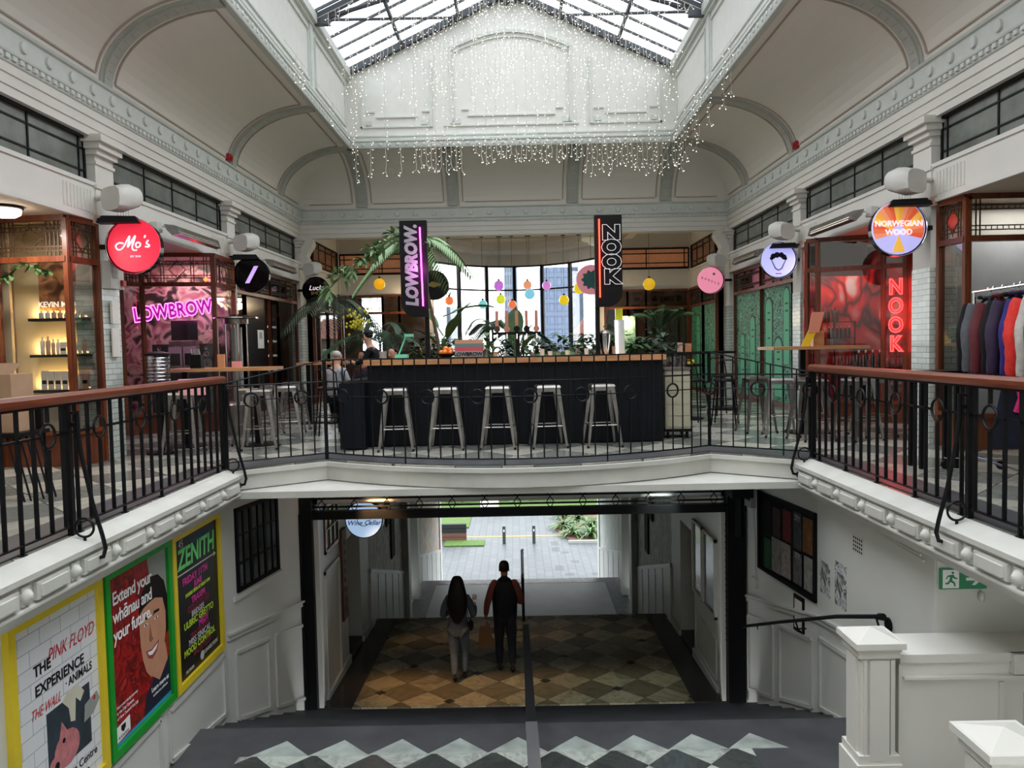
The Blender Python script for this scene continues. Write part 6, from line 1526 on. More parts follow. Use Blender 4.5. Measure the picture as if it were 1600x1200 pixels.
# ================================================================ passage furniture
def pp(s): return Pl((s*3.0, GY+.3), (s*3.0, 13.1), s > 0)
Pw = pp(-1)
wl_ = MB()
for a in ((.12, 1.0, -1.75, -1.70), (.12, 1.0, -1.06, -1.0), (.12, .17, -1.75, -1.0), (.95, 1.0, -1.75, -1.0), (.4, .42, -1.75, -1.0), (.68, .7, -1.75, -1.0), (.12, 1.0, -1.4, -1.38)): wl_.p(Pw, *a, 0, .03)
o = struct(wl_, 'window_51', M_timber, 'small timber window in the left passage wall'); MB().p(Pw, .15, .97, -1.72, -1.03, .002, .006).build('pane', mat('blue_grey_glass', rgb(130, 140, 160), .1, var=.2), o)
pnl = MB()
for a in ((.05, 1.0, -2.05, -2.0), (.05, .1, -3.9, -2.0), (.95, 1.0, -3.9, -2.0)): pnl.p(Pw, *a, 0, .03)
struct(pnl, 'door_8', M_lpan, 'white panelled door in the left passage wall'); 
wsg = thing('vertical_board_sign', (-2.95, 12.75, -3.1), 'brown vertical timber board sign on the left passage wall', 'sign')
MB().p(Pl((-3.0, 12.5), (-3.0, 13.0)), .1, .42, -3.15, -1.62, .01, .05).build('board', mat('rust_board', rgb(110, 66, 40), .6, var=.3, scale=6), wsg)
for k in range(8): MB().lathe((-2.945, 12.76, -1.85-k*.16), [(.045, 0), (.045, .006)], 10, 'X').build('carved_mark', mat('board_mark', rgb(70, 40, 28), .6) if 'board_mark' not in MATS else MATS['board_mark'], wsg)
Pc = pp(1)
pcase = thing('poster_case', (2.98, 12.2, -3.0), 'pair of white framed poster cases on the right passage wall', 'poster case')
for k, (a, b) in enumerate(((.05, .82), (.88, 1.55))):
    f = MB(); z0, z1 = -2.85, -1.62
    for q in ((a, b, z0, z0+.04), (a, b, z1-.04, z1), (a, a+.04, z0, z1), (b-.04, b, z0, z1)): f.p(Pc, *q, 0, .05)
    f.build('frame', M_spk, pcase); MB().p(Pc, a+.04, b-.04, z0+.04, z1-.04, 0, .02).build('sheet', mat('grey_sheet%d' % k, rgb(150, 156, 158) if k else rgb(120, 128, 132), .12, var=.2, scale=5), pcase)
pt2 = MB(); 
for q in ((.1, 1.5, -3.2, -3.17), (.1, .13, -3.85, -3.2), (1.47, 1.5, -3.85, -3.2), (.1, 1.5, -3.85, -3.82)): pt2.p(Pc, *q, 0, .02)
struct(pt2, 'trim_52', M_lpan)
for s, sd in ((-1, 'left'), (1, 'right')):
    for y, z, h in ((17.6, -3.5, 1.0), (17.0, -2.6, .8), (24.0, -3.4, 1.4)):
        x = s*2.985; solo(MB().box(x-.02, x+.02, y, y+.45, z, z+h), 'wall_picture', M_dark, 'dark upright panel on the %s mural, %s' % (sd, {17.6: 'lower nearer one', 17.0: 'upper nearer one', 24.0: 'farthest one'}[y]), 'panel')
# round lightbox sign under the gallery
t = thing('round_sign', (-2.42, 11.9, -1.6), 'round pale blue lightbox sign lettered in script hanging left inside the passage', 'sign')
MB().lathe((-2.42, 11.9, -1.26), [(.285, .06), (.30, .05), (.30, -.05), (.285, -.06)], 32, 'Y').build('drum', M_blackg, t)
MB().lathe((-2.42, 11.84, -1.26), [(.28, .0), (.28, -.012), (.01, -.013)], 32, 'Y').build('face', glow('sign_iceblue', rgb(170, 200, 236), .13), t)
MB().box(-2.45, -2.39, 11.88, 11.92, -1.0, -.84).build('hanger', M_blackp, t)
text('script_lettering', 'Wine Cellar', .105, (-2.42, 11.815, -1.31), RX, UP, mat('navy_ink', rgb(30, 40, 80), .5, var=0), t, shear=.3, off=.001)
MB().ring((-2.42, 11.82, -1.26), .10, .006, RX, UP, 20, 4).build('ring_mark', M_greyd, t)
for x, c, pc_, lab in ((-2.25, rgb(255, 150, 70), (1, .55, .22), 'warm orange downlight cluster under the gallery at left'), (2.25, rgb(200, 235, 255), (.75, .9, .8), 'cold white downlight cluster under the gallery at right')):
    t = thing('downlight_cluster', (x, 10.9, -.42), lab, 'light')
    MB().lathe((x, 10.9, -.5), [(.16, 0), (.16, .08), (.1, .16)], 18).build('housing', M_blackp, t)
    em = mat('led_%d' % int(x*10), c, emit=c, es=6, var=0)
    for k in range(4): MB().ball((x-.08+k*.055, 10.82+.03*k, -.505), .022, n=8, m=5).build('lens', em, t)
    sd_ = bpy.data.lights.new('lamp_under', 'SPOT'); sd_.energy = 60 if x < 0 else 22; sd_.color = pc_; sd_.spot_size = 1.15; sd_.spot_blend = .8; sd_.shadow_soft_size = .05
    so_ = bpy.data.objects.new('lamp_under_%s' % ('left' if x < 0 else 'right'), sd_); COL.objects.link(so_); so_.location = (x, 10.9, -.56)
    so_.rotation_euler = (Vector((x*.45, 12.7, -4))-so_.location).to_track_quat('-Z', 'Y').to_euler()
# ================================================================ outdoors objects
M_bol = mat('bollard_steel', rgb(70, 72, 72), .4, .4)
for x, w in ((-.7, 'left'), (.65, 'right')):
    t = thing('bollard', (x, 34.4, -7.56), 'grey square bollard outside, %s one of two' % w, 'bollard'); MB().box(x-.07, x+.07, 34.33, 34.47, -7.56, -6.75).build('shaft', M_bol, t); MB().box(x-.03, x+.03, 34.32, 34.33, -7.0, -6.9).build('reflector', M_bot, t)
kb = MB().box(-2.6, 2.4, 35.6, 35.8, -7.56, -7.55); solo(kb, 'yellow_line', mat('yellow_paint', rgb(150, 120, 60), .7), 'faded yellow line painted across the paving outside', 'road marking')
rt = thing('timber_planter', (-3.4, 35.0, -7.56), 'low dark timber retaining wall left of the outdoor path', 'retaining wall')
for k in range(4): MB().box(-5.6, -2.45, 35.0, 35.2, -7.56+k*.2, -7.38+k*.2).build('sleeper', mat('sleeper_%d' % k, rgb(88, 58, 46) if k < 2 else rgb(34, 36, 38), .7), rt)
solo(MB().box(-2.1, -1.1, 41.5, 41.7, -7.6, -6.4), 'white_signboard', M_bot, 'white board standing on the grass outside', 'board')
solo(MB().box(2.2, 5.5, 34.2, 34.35, -7.56, -7.44), 'kerb_stone', M_greyd, 'pale kerb edging the planted bed outside', 'kerb')
random.seed(9)
def clump(x, y, z, n, l, w, m, lab, nm='agapanthus_clump', grp=None):
    t = thing(nm, (x, y, z), lab, 'plant', grp); mb = MB()
    for k in range(n):
        a = random.uniform(0, 2*PI); e = random.uniform(.5, 1.3); leaf_blade(mb, (x, y, z), (math.cos(a)*math.cos(e), math.sin(a)*math.cos(e), math.sin(e)), l*random.uniform(.7, 1.2), w, droop=.55)
    mb.build('leaves', m, t); return t
M_og = mat('outdoor_green', rgb(58, 92, 36), .5, var=.35, scale=3)
for i, (x, y, s) in enumerate(((2.5, 35.6, 1.1), (3.3, 35.1, 1.2), (2.2, 37.0, 1.0), (3.5, 36.8, 1.1), (4.4, 36.0, 1.0), (3.0, 38.4, 1.1), (4.4, 38.5, 1.0), (2.3, 39.2, .9))):
    clump(x, y, -7.5, 60, s, .10, M_og, 'strappy green clump in the outdoor bed', grp='strappy plants in the outdoor bed')
def tree(x, y, z, h, r, lab, m=None, n=900, ls=.35):
    t = thing('tree', (x, y, z), lab, 'tree'); MB().tube([(x, y, z), (x+.1, y, z+h*.4), (x-.1, y, z+h*.75)], [h*.03, h*.022, h*.012], 8).build('trunk', M_bark, t)
    mb = MB()
    for k in range(n):
        a, b = random.uniform(0, 2*PI), random.uniform(-1, 1); q = math.sqrt(1-b*b); rr = r*random.uniform(.75, 1)
        p = Vector((x+rr*q*math.cos(a), y+rr*q*math.sin(a), z+h*.68+rr*.8*b)); d = Vector((random.uniform(-1, 1), random.uniform(-1, 1), random.uniform(-1, .4)))
        leaf_blade(mb, p, d, ls, ls*.6, n=2, droop=.1)
    mb.build('crown', m or M_og, t)
for i, (x, y, h, r) in enumerate(((-16, 60, 9, 3.7), (-8, 66, 10, 3.7), (0, 61, 9, 3.7), (8, 66, 10, 3.7), (16, 60, 9, 3.7))):
    tree(x, y, -7.6, h, r, 'leafy park tree outside, %s in the row' % ('first from left', 'second from left', 'middle one', 'fourth from left', 'last on the right')[i])
hd = MB()
for k in range(2600):
    x = random.uniform(-16, 16); p = (x, 44+random.uniform(0, 1.5), -7.6+random.uniform(0, 2.2)); leaf_blade(hd, p, (random.uniform(-1, 1), -1, random.uniform(-.3, 1)), .4, .22, n=2)
tag(hd.build('hedge_foliage', M_og), 'loose green shrub mass at the back of the outdoor garden', 'shrubs', kind='stuff')
# city beyond the bay window
def tower(x, y, w, d, z1, c, lab, n=9):
    t = thing('office_tower', (x, y, -30), lab, 'building'); MB().box(x-w/2, x+w/2, y-d/2, y+d/2, -30, z1).build('facade', mat('tower_%d' % int(x), c, .5, var=.02), t)
    m = MB()
    for k in range(n): m.box(x-w/2-.1, x+w/2+.1, y-d/2-.25, y-d/2, z1-2-k*2.6, z1-1.2-k*2.6)
    for k in range(6): xx = x-w/2+w*k/5; m.box(xx-.15, xx+.15, y-d/2-.3, y-d/2, -10, z1)
    m.build('window_bands', mat('tower_band_%d' % int(x), tuple(q*.8 for q in c[:3])+(1,), .4, var=0), t)
tower(9.0, 160, 7.5, 8, 17, rgb(78, 92, 116), 'round shouldered pale blue office tower seen through the bay window'); tower(-.8, 170, 2.6, 8, 21, rgb(96, 108, 124), 'slender pale tower left of centre through the bay window')
tower(15, 175, 6.5, 8, 15.5, rgb(90, 104, 124), 'broad pale tower at the right of the bay window'); tower(-13.5, 150, 5.5, 8, 9, rgb(92, 104, 120), 'low pale block at the left of the bay window')
rfh = thing('tiled_roof_house', (13, 90, -7), 'house with reddish tiled roof seen through the bay window', 'house')
MB().box(7.5, 13, 88, 96, -7, 2.6).build('wall', mat('house_wall', rgb(84, 70, 62), .8), rfh)
MB().add([(7, 87, 2.6), (13.5, 87, 2.6), (13.5, 97, 2.6), (7, 97, 2.6), (8.5, 92, 5), (12.5, 92, 5)], [(0, 1, 5, 4), (1, 2, 5), (2, 3, 4, 5), (3, 0, 4)]).build('roof', mat('roof_tiles', rgb(110, 62, 52), .8, var=.2), rfh)
tree(14.5, 80, -7.6, 16, 3.2, 'tall leafy tree right of the tiled roof through the bay window', n=600)
# ================================================================ PLANTS
random.seed(33)
def frond(par, b, az, el, l, m, n=22, ll=.28, droop=.7, w=.02):
    mb = MB(); b = Vector(b); h = Vector((math.cos(az), math.sin(az), 0)); pts = []
    for i in range(n+1):
        t = i/n; pts.append(b+h*l*t*math.cos(el)+Vector((0, 0, l*t*math.sin(el)-droop*l*t*t)))
    mb.tube(pts, [.009*(1-.8*i/n) for i in range(n+1)], 4)
    for i in range(3, n):
        d = (pts[i+1]-pts[i-1]).normalized(); s = d.cross(Vector((0, 0, 1))); s = s.normalized() if s.length > .01 else Vector((1, 0, 0))
        k = ll*math.sin(PI*(i/n)**.8)**.5
        for q in (-1, 1): leaf_blade(mb, pts[i], (s*q*.8+d*.6+Vector((0, 0, .1))), k, w*1.6, n=3, droop=.45)
    return mb.build('frond', m, par)
def palm(x, y, z, h, n, l, m, lab, ll=.28, lean=(0, 0), el=(.5, 1.2), droop=.7, name='potted_palm', pot=True, az=None):
    t = thing(name, (x, y, z), lab, 'plant')
    top = (x+lean[0], y+lean[1], z+h)
    MB().tube([(x, y, z), (x+lean[0]*.3, y+lean[1]*.3, z+h*.5), top], [.035, .028, .02], 8).build('trunk', M_bark, t)
    if pot: MB().lathe((x, y, z), [(.14, 0), (.19, .3), (.2, .32), (.17, .32), (.16, .28)], 18).build('pot', M_blackp, t)
    for i in range(n): frond(t, top, (az[i % len(az)] if az else 2*PI*i/n)+random.uniform(-.2, .2), random.uniform(*el), l*random.uniform(.8, 1.1), m, ll=ll, droop=droop)
    return t
def bush(x, y, z, rx, ry, rz, n, ls, m, lab, name='leafy_bush', grp=None):
    t = thing(name, (x, y, z), lab, 'plant', grp); mb = MB(); st_ = MB()
    for k in range(7): a = random.uniform(0, 6.28); st_.tube([(x, y, z), (x+rx*.6*math.cos(a), y+ry*.6*math.sin(a), z+rz*random.uniform(.8, 1.4))], .008, 4)
    st_.build('stems', M_bark, t)
    for k in range(n):
        a = random.uniform(0, 2*PI); q = random.random()**.5; p = Vector((x+rx*q*math.cos(a), y+ry*q*math.sin(a), z+rz*random.uniform(.1, 1.9)*(1.1-.5*q)))
        leaf_blade(mb, p, (math.cos(a)+random.uniform(-.6, .6), math.sin(a)+random.uniform(-.6, .6), random.uniform(-.2, .9)), ls*random.uniform(.6, 1.3), ls*.5, n=4, droop=.4)
    mb.build('leaves', m, t); return t
def banana(x, y, z, leaves, m, lab):
    t = thing('banana_plant', (x, y, z), lab, 'plant'); MB().tube([(x, y, z), (x, y, z+.5)], .04, 8).build('stalk', M_green, t)
    for (az, el, l, w, z0) in leaves:
        mb = MB(); d = Vector((math.cos(az)*math.cos(el), math.sin(az)*math.cos(el), math.sin(el))); b = Vector((x, y, z+z0))
        mb.tube([b, b+d*.25], .012, 5); leaf_blade(mb, b+d*.2, d, l, w, n=10, droop=.25, fold=.25); mb.build('leaf', m, t)
    return t
# planter holding the greenery in the island
plr = MB().box(-1.9, 1.7, 13.0, 13.6, .9, 1.16); 
pl_ = thing('planter_trough', (0, 14.2, 0), 'long dark planter trough holding the greenery behind the bar', 'planter'); MB().box(-1.95, 3.0, 13.95, 14.45, .02, 1.05).build('trough', M_blackp, pl_); MB().box(-1.9, 2.95, 14.0, 14.4, 1.05, 1.06).build('soil', M_bark, pl_)
bl = ['behind the orange bowl', 'behind the striped box', 'left of the tap stand', 'right behind the tap stand', 'under the yellow globes', 'left of the right banner pole', 'behind the lit dispenser', 'at the right end of the trough']
ms = [M_green3, M_green, M_green2, M_green3, M_green, M_green3, M_green, M_green3]
for i, x in enumerate((-1.6, -1.05, -.55, .2, .9, 1.45, 2.0, 2.6)):
    bush(x, 14.2, 1.05, .42, .28, .32, 150, .2, ms[i], 'dense green bush '+bl[i])
palm(.75, 13.85, 1.05, .05, 9, .85, M_green, 'low arching palm fountain right of the beer taps', ll=.26, el=(.5, 1.1), pot=False, name='palm_clump')
palm(1.35, 14.3, 1.05, .1, 9, .8, M_green3, 'low dark palm clump beside the right banner pole', ll=.24, el=(.4, 1.1), pot=False, name='palm_clump')
palm(-2.75, 15.6, 0, 1.5, 11, 1.35, M_green3, 'arching kentia palm behind the man in the black cap', ll=.42, el=(.6, 1.2), droop=.75)
palm(3.15, 16.8, 0, 1.55, 13, 1.3, M_green, 'broad kentia palm in front of the timber partition right of the bar', ll=.34, el=(.85, 1.4), droop=.5)
palm(-3.95, 16.8, 0, 2.35, 12, 1.35, mat('dusty_green', rgb(70, 80, 62), .6, var=.3), 'tall dusty palm by the far left corner pillar', ll=.4, el=(.2, 1.2), droop=.95)
palm(-.45, 15.2, 0, 1.7, 9, .95, M_green3, 'dark palm behind the tap handles', ll=.3, el=(.5, 1.1), droop=.8)
palm(.15, 15.0, 0, 1.6, 8, .9, M_green3, 'dark palm right of the upright banana leaf', ll=.3, el=(.4, 1.0), droop=.9)
palm(-1.12, 12.3, 0, 3.05, 13, .95, M_green2, 'tall slender palm rising behind the left banner', ll=.3, el=(-.1, 1.0), droop=.85, lean=(-.42, .0), name='tall_palm')
banana(-1.3, 13.9, 1.05, [(.2, 1.0, .85, .28, .5), (2.6, .9, .8, .26, .55), (-.9, .9, .7, .24, .35), (3.6, .7, .6, .22, .3), (.5, .35, .95, .3, .9)], M_green, 'banana plant with a large leaning leaf beside the left banner')
banana(0.0, 13.7, 1.05, [(1.5, 1.5, .75, .3, .25), (2.9, 1.2, .6, .24, .2), (.2, 1.1, .55, .2, .2), (-.6, .9, .5, .2, .1)], M_green, 'banana plant with one broad upright leaf behind the taps')
bush(1.75, 15.6, 0, .3, .3, 1.15, 150, .2, M_green3, 'upright leafy shrub beneath the yellow globe'); 
bush(-1.75, 14.1, 1.06, .16, .14, .2, 90, .12, M_green2, 'small pale bush beside the blue jacket patron')
# hanging philodendron from the banner top
hp = thing('trailing_philodendron', (-1.5, 11.2, 2.9), 'large pale trailing plant spilling left from behind the left banner', 'plant')
pts = [Vector((-1.25, 11.0, 3.02))]+[Vector((-1.35-.17*i, 11.2+.02*i, 3.05-.012*i*i+.03*math.sin(i))) for i in range(9)]
MB().tube(pts, .014, 6).build('stem', M_green2, hp)
for i, p in enumerate(pts):
    for k in range(7):
        a = random.uniform(0, 2*PI); d = Vector((math.cos(a)*.7-.25, math.sin(a)*.6, random.uniform(-.9, .5))); mb = MB()
        mb.tube([p, p+d*.12], .005, 4); q = p+d*.1
        for f in range(5): leaf_blade(mb, q, d+Vector((random.uniform(-.6, .6), random.uniform(-.4, .4), random.uniform(-.4, .4))), random.uniform(.1, .18), .055, n=3)
        mb.build('leaf', M_green2, hp)
fl_ = thing('yellow_orchid', (-3.3, 16.0, 1.0), 'yellow flowering plant glowing between the palms on the left', 'plant'); mb = MB()
for k in range(60): mb.ball((-3.3+random.gauss(0, .12), 16+random.gauss(0, .1), 1.95+random.gauss(0, .13)), .028, n=6, m=4)
tag(mb.build('flowers', mat('yellow_petals', rgb(226, 216, 60), .5), fl_), kind='stuff'); MB().tube([(-3.3, 16, .0), (-3.3, 16, 1.9)], .012, 6).build('stem', M_green, fl_)
MB().lathe((-3.3, 16, 0), [(.14, 0), (.18, .3), (.15, .3)], 16).build('pot', M_blackp, fl_)
# ================================================================ GARMENT RACK (right gallery)
RK = thing('garment_rack', (4.7, 7.1, 0), 'chrome clothes rack on castors beside the right handrail', 'rack')
RA_, RB_ = Vector((4.80, 8.1, 0)), Vector((4.45, 5.9, 0)); rz = Vector((0, 0, 1)); rd = (RB_-RA_).normalized(); rn = Vector((rd.y, -rd.x, 0))
MB().cyl(RA_+rz*1.86, RB_+rz*1.86, .014, n=8).build('top_bar', M_chrome, RK)
for e in (RA_+rd*.03, RB_-rd*.03):
    MB().cyl(e+rz*.12, e+rz*1.86, .014, n=8).build('upright', M_chrome, RK); MB().tube([e+rn*.28+rz*.12, e-rn*.28+rz*.12], .013, 6).build('foot', M_chrome, RK)
    for q in (-.27, .27): c = e+rn*q+rz*.045; MB().cyl(c-rd*.015, c+rd*.015, .045, n=12).build('castor', M_blackp, RK)
MB().cyl(RA_+rz*.14, RB_+rz*.14, .012, n=8).build('bottom_bar', M_chrome, RK)
def jacket(x, y, m, lab, zlen=.80, puff=False, w=.065):
    t = thing('hanging_jacket', (x, y, 1.86), lab, 'jacket'); b = MB(); n = 18; rows = 14; vs = []
    for j in range(rows+1):
        q = j/rows; z = 1.79-.03*min(1, q*8)-zlen*q; lx = .05+.16*min(1, q*6)**.5 if q < .17 else .21+.02*q; ly = w*(.4 if q < .02 else .8+.3*q)
        if puff: lx *= 1+.05*abs(math.sin(q*PI*6)); ly *= 1+.2*abs(math.sin(q*PI*6))
        for i in range(n): a = 2*PI*i/n; vs.append((x+lx*math.cos(a), y+ly*math.sin(a)*(1+.12*math.sin(5*a+q*6)), z-.05*abs(math.cos(a))*(1 if q < .3 else 0)))
    b.add(vs, [(j*n+i, j*n+(i+1) % n, (j+1)*n+(i+1) % n, (j+1)*n+i) for j in range(rows) for i in range(n)]+[tuple(range(n)), tuple(range(rows*n, (rows+1)*n))], True)
    b.build('body', m, t)
    for s in (-1, 1):
        pts = []; rr = []
        for k in range(14):
            q = k/13; pts.append((x+s*(.16+.10*min(1, q*2.2)-.02*q), y-.02+.015*math.sin(q*7), 1.71-.66*q)); rr.append((.075-.027*q)*(1+(.18*abs(math.sin(q*PI*5)) if puff else .05*math.sin(q*23))))
        sl = MB().tube(pts, rr, 12).build('sleeve', m, t)
    MB().ring((x, y, 1.795), .06, .02, (1, 0, 0), (0, 1, 0), 14, 6).build('collar', m, t)
    MB().tube([(x, y, 1.78), (x, y, 1.86), (x+.02, y, 1.895), (x+.04, y, 1.88)], .004, 5).build('hanger_hook', M_chrome, t)
JK = [(1487, rgb(20, 20, 24), 'black jacket at the far end of the rack, farthest left', 0), (1494, rgb(84, 84, 90), 'charcoal grey jacket second from the far end of the rack', 0), (1507, rgb(92, 26, 34), 'maroon jacket with its sleeve showing on the rack', 0), (1524, rgb(18, 18, 24), 'black jacket between the maroon and purple ones', 0),
      (1532, rgb(44, 26, 56), 'dark purple jacket in the middle of the rack', 0), (1553, rgb(36, 26, 110), 'violet blue jacket behind the red puffer', 0), (1562, rgb(214, 44, 34), 'bright red quilted puffer jacket on the rack', 1), (1578, rgb(186, 180, 172), 'pale grey jacket at the near end of the rack', 0), (1592, rgb(96, 92, 90), 'grey jacket in front of the pale one, cut by the frame edge', 0)]
for i, (px, c, lab, pf) in enumerate(JK):
    yy = 7.95-.19*i; xx = (px-800)/1200*yy+.29
    jacket(xx, yy, mat('cloth_%d' % i, c, .75, var=.18, scale=18), lab, puff=bool(pf))
dr_ = thing('navy_skirt', (4.6, 6.85, .4), 'long dark navy skirt hanging low on the near side of the rack', 'skirt'); mb = MB(); n = 24; vs = []
for j in range(6):
    q = j/5; z = 1.02-.62*q
    for i in range(n): a = 2*PI*i/n; k = 1+.07*math.sin(6*a); vs.append((4.55+(.22+.12*q)*k*math.cos(a), 6.85+(.06+.05*q)*k*math.sin(a), z))
mb.add(vs, [(j*n+i, j*n+(i+1) % n, (j+1)*n+(i+1) % n, (j+1)*n+i) for j in range(5) for i in range(n)], True); mb.build('cloth', mat('navy_cloth', rgb(20, 22, 36), .8), dr_)
MB().tube([(4.6, 6.85, 1.0), (4.6, 6.86, 1.4), (4.6, 6.87, 1.86)], .005, 4).build('hanger_strap', M_blackp, dr_)
mb = MB().tube([(4.42, 6.80, 1.05), (4.44, 6.76, .85), (4.41, 6.78, .72)], .03, 6); solo(mb, 'pink_scarf', mat('magenta_cloth', rgb(200, 30, 100), .7), 'magenta scarf hanging in front of the navy skirt', 'scarf')
solo(MB().box(4.25, 4.7, 8.1, 8.4, .98, 1.04).box(4.27, 4.31, 8.12, 8.16, 0, .98).box(4.64, 4.68, 8.12, 8.16, 0, .98).box(4.27, 4.31, 8.34, 8.38, 0, .98).box(4.64, 4.68, 8.34, 8.38, 0, .98), 'black_side_table', M_blackp, 'small black table behind the clothes rack', 'table')
# ================================================================ PEOPLE
def skin(name, chains, m, par=None, sub=2, T=None):
    me = bpy.data.meshes.new(name); vs = []; rs = []; ed = []; idx = {}; roots = []
    for ch in chains:
        prev = None
        for k, p in enumerate(ch):
            key = tuple(round(c, 4) for c in p[:3])
            if key not in idx:
                if prev is None: roots.append(len(vs))
                idx[key] = len(vs); vs.append(Vector(p[:3])); rs.append(p[3] if not isinstance(p[3], tuple) else p[3])
            if prev is not None: ed.append((prev, idx[key]))
            prev = idx[key]
    if T: vs = [T @ v for v in vs]
    me.from_pydata(vs, ed, []); o = bpy.data.objects.new('tmp_'+name, me); COL.objects.link(o)
    o.modifiers.new('s', 'SKIN')
    sv = me.skin_vertices[0].data
    for i, r in enumerate(rs): sv[i].radius = r if isinstance(r, tuple) else (r, r); sv[i].use_root = i in roots
    mo = o.modifiers.new('b', 'SUBSURF'); mo.levels = sub; mo.render_levels = sub
    bpy.context.view_layer.update(); dg = bpy.context.evaluated_depsgraph_get()
    m2 = bpy.data.meshes.new_from_object(o.evaluated_get(dg)); m2.name = name
    bpy.data.objects.remove(o); m2.materials.clear(); m2.materials.append(m)
    m2.polygons.foreach_set('use_smooth', [True]*len(m2.polygons))
    o = bpy.data.objects.new(name, m2); COL.objects.link(o)
    if par: o.parent = par
    return o
def hand(w, d, s, r=.0085, curl=.6):
    """finger chains from wrist w along direction d; s = side axis; they curl towards the palm normal"""
    w = Vector(w); d = Vector(d).normalized(); s = Vector(s).normalized(); n = d.cross(s); ch = []
    for i, (o, l) in enumerate(((-.03, .062), (-.011, .075), (.009, .07), (.028, .056))):
        b = w+d*.05+s*o*.5; k = w+d*.085+s*o; a = k+d*l*.45+n*l*.2*curl; e = a+d*l*.25+n*l*.45*curl; f = e+d*l*.02+n*l*.3*curl
        ch.append([(*b, .011), (*k, r*1.15), (*a, r), (*e, r*.9), (*f, r*.8)])
    b = w+d*.02-s*.015; k = w+d*.045-s*.045; a = k+d*.035-s*.012+n*.012; ch.append([(*b, .012), (*k, .011), (*a, .009)])
    return ch
M_sk = mat('skin', rgb(150, 104, 82), .55, var=.03); M_sk2 = mat('skin_fair', rgb(206, 158, 132), .55, var=.03)
M_hair = mat('dark_hair', rgb(24, 18, 16), .5, var=.2, scale=30); M_jean = mat('dark_jeans', rgb(34, 38, 48), .8, var=.15, scale=20); M_jean2 = mat('grey_blue_jeans', rgb(84, 94, 108), .8, var=.12, scale=20)
def head(par, T, m, z=1.64, hair=None, s=1.0, yaw=0, face=True):
    """face features on +y side; head centre at z"""
    def A(mb, nm, mt): 
        mb.v = [T @ v for v in mb.v]; o = mb.build(nm, mt); o.parent = par; return o
    e = MB()
    A(MB().ball((-.078*s, .0, z-.01), .012, .022, .032, 8, 6), 'ear', m); A(MB().ball((.078*s, .0, z-.01), .012, .022, .032, 8, 6), 'ear', m)
    if face:
        A(MB().ball((-.03, .088, z+.005), .012, .007, .007, 8, 6), 'eye', M_hair); A(MB().ball((.03, .088, z+.005), .012, .007, .007, 8, 6), 'eye', M_hair)
        A(MB().ball((0, .10, z-.03), .014, .018, .024, 8, 6), 'nose', m); A(MB().ball((0, .09, z-.068), .026, .006, .007, 8, 6), 'mouth', mat('lips', rgb(150, 80, 76), .5) if 'lips' not in MATS else MATS['lips'])
def body(par, pose, m, T=None):
    """one continuous surface: pelvis, spine, neck, head, both arms and legs"""
    return skin('body', pose, m, par, 2, T)
# man
mp = thing('person', (-.27, 12.65, zf(12.65)), 'man in dark vest and maroon sleeves walking away with a paper bag', 'person')
P0 = (0, 0, .94, (.13, .10)); W0 = (0, 0, 1.08, (.13, .10)); C0_ = (0, .01, 1.34, (.16, .11)); N0 = (0, .02, 1.52, .065); N1 = (0, .03, 1.60, .055)
HD = [(0, .035, 1.68, (.075, .085)), (0, .03, 1.76, (.08, .09)), (0, .025, 1.81, (.05, .06))]
LA = [(-.17, .01, 1.46, .06), (-.235, -.01, 1.30, .05), (-.29, -.02, 1.14, .043), (-.315, .02, .97, .034), (-.32, .04, .90, .028), (-.32, .045, .85, (.018, .034))]
RA = [(.17, .01, 1.46, .06), (.24, -.02, 1.30, .05), (.28, .0, 1.15, .043), (.25, .14, 1.10, .036), (.20, .24, 1.11, .028), (.17, .29, 1.12, (.018, .034))]
LL = [(-.085, 0, .90, .085), (-.10, .03, .68, .075), (-.105, .05, .48, .055), (-.105, .02, .30, .052), (-.10, -.03, .10, .036)]
RL = [(.085, 0, .90, .085), (.10, -.01, .68, .075), (.105, -.02, .48, .055), (.11, -.10, .32, .052), (.115, -.20, .14, .036)]
body(mp, [[P0, W0, C0_, N0, N1]+HD, [C0_]+LA, [C0_]+RA, [P0]+LL, [P0]+RL]+hand((-.32, .045, .86), (0, .02, -1), (0, 1, 0), curl=1)+hand((.18, .28, 1.12), (-.4, .9, 0), (0, 0, 1), curl=.8), M_sk)
def up_(ch, k): return [(p[0], p[1], p[2], tuple(q*k for q in p[3]) if isinstance(p[3], tuple) else p[3]*k) for p in ch]
skin('trousers', [up_([P0], 1.12)+up_(LL, 1.42)[0:5], up_([P0], 1.12)+up_(RL, 1.42)[0:5]], M_jean, mp)
M_vest = mat('puffer_vest', rgb(20, 22, 30), .6, var=.15, scale=12)
skin('vest', [[(0, 0, .82, (.21, .155)), (0, 0, .92, (.22, .155)), (0, 0, 1.05, (.225, .155)), (0, .01, 1.25, (.235, .155)), (0, .01, 1.42, (.20, .125)), (0, .02, 1.50, (.11, .09)), (0, .02, 1.56, (.10, .085))], [(0, .01, 1.42, (.175, .12)), (-.15, .01, 1.45, .075)], [(0, .01, 1.42, (.175, .12)), (.15, .01, 1.45, .075)]], M_vest, mp)
M_slv = mat('maroon_sleeve', rgb(110, 52, 46), .7, var=.1)
skin('sleeve', [[(-.11, .01, 1.47, .075)]+up_(LA[:5], 1.4)], M_slv, mp); skin('sleeve', [[(.11, .01, 1.47, .075)]+up_(RA[:5], 1.4)], M_slv, mp)
skin('hood', [[(-.08, -.03, 1.545, .05), (0, -.07, 1.55, .065), (.08, -.03, 1.545, .05)]], M_vest, mp)
skin('hair', [[(0, -.01, 1.65, (.088, .088)), (0, -.005, 1.74, (.10, .10)), (0, .0, 1.81, (.085, .09)), (0, .0, 1.85, (.05, .05))]], M_hair, mp)
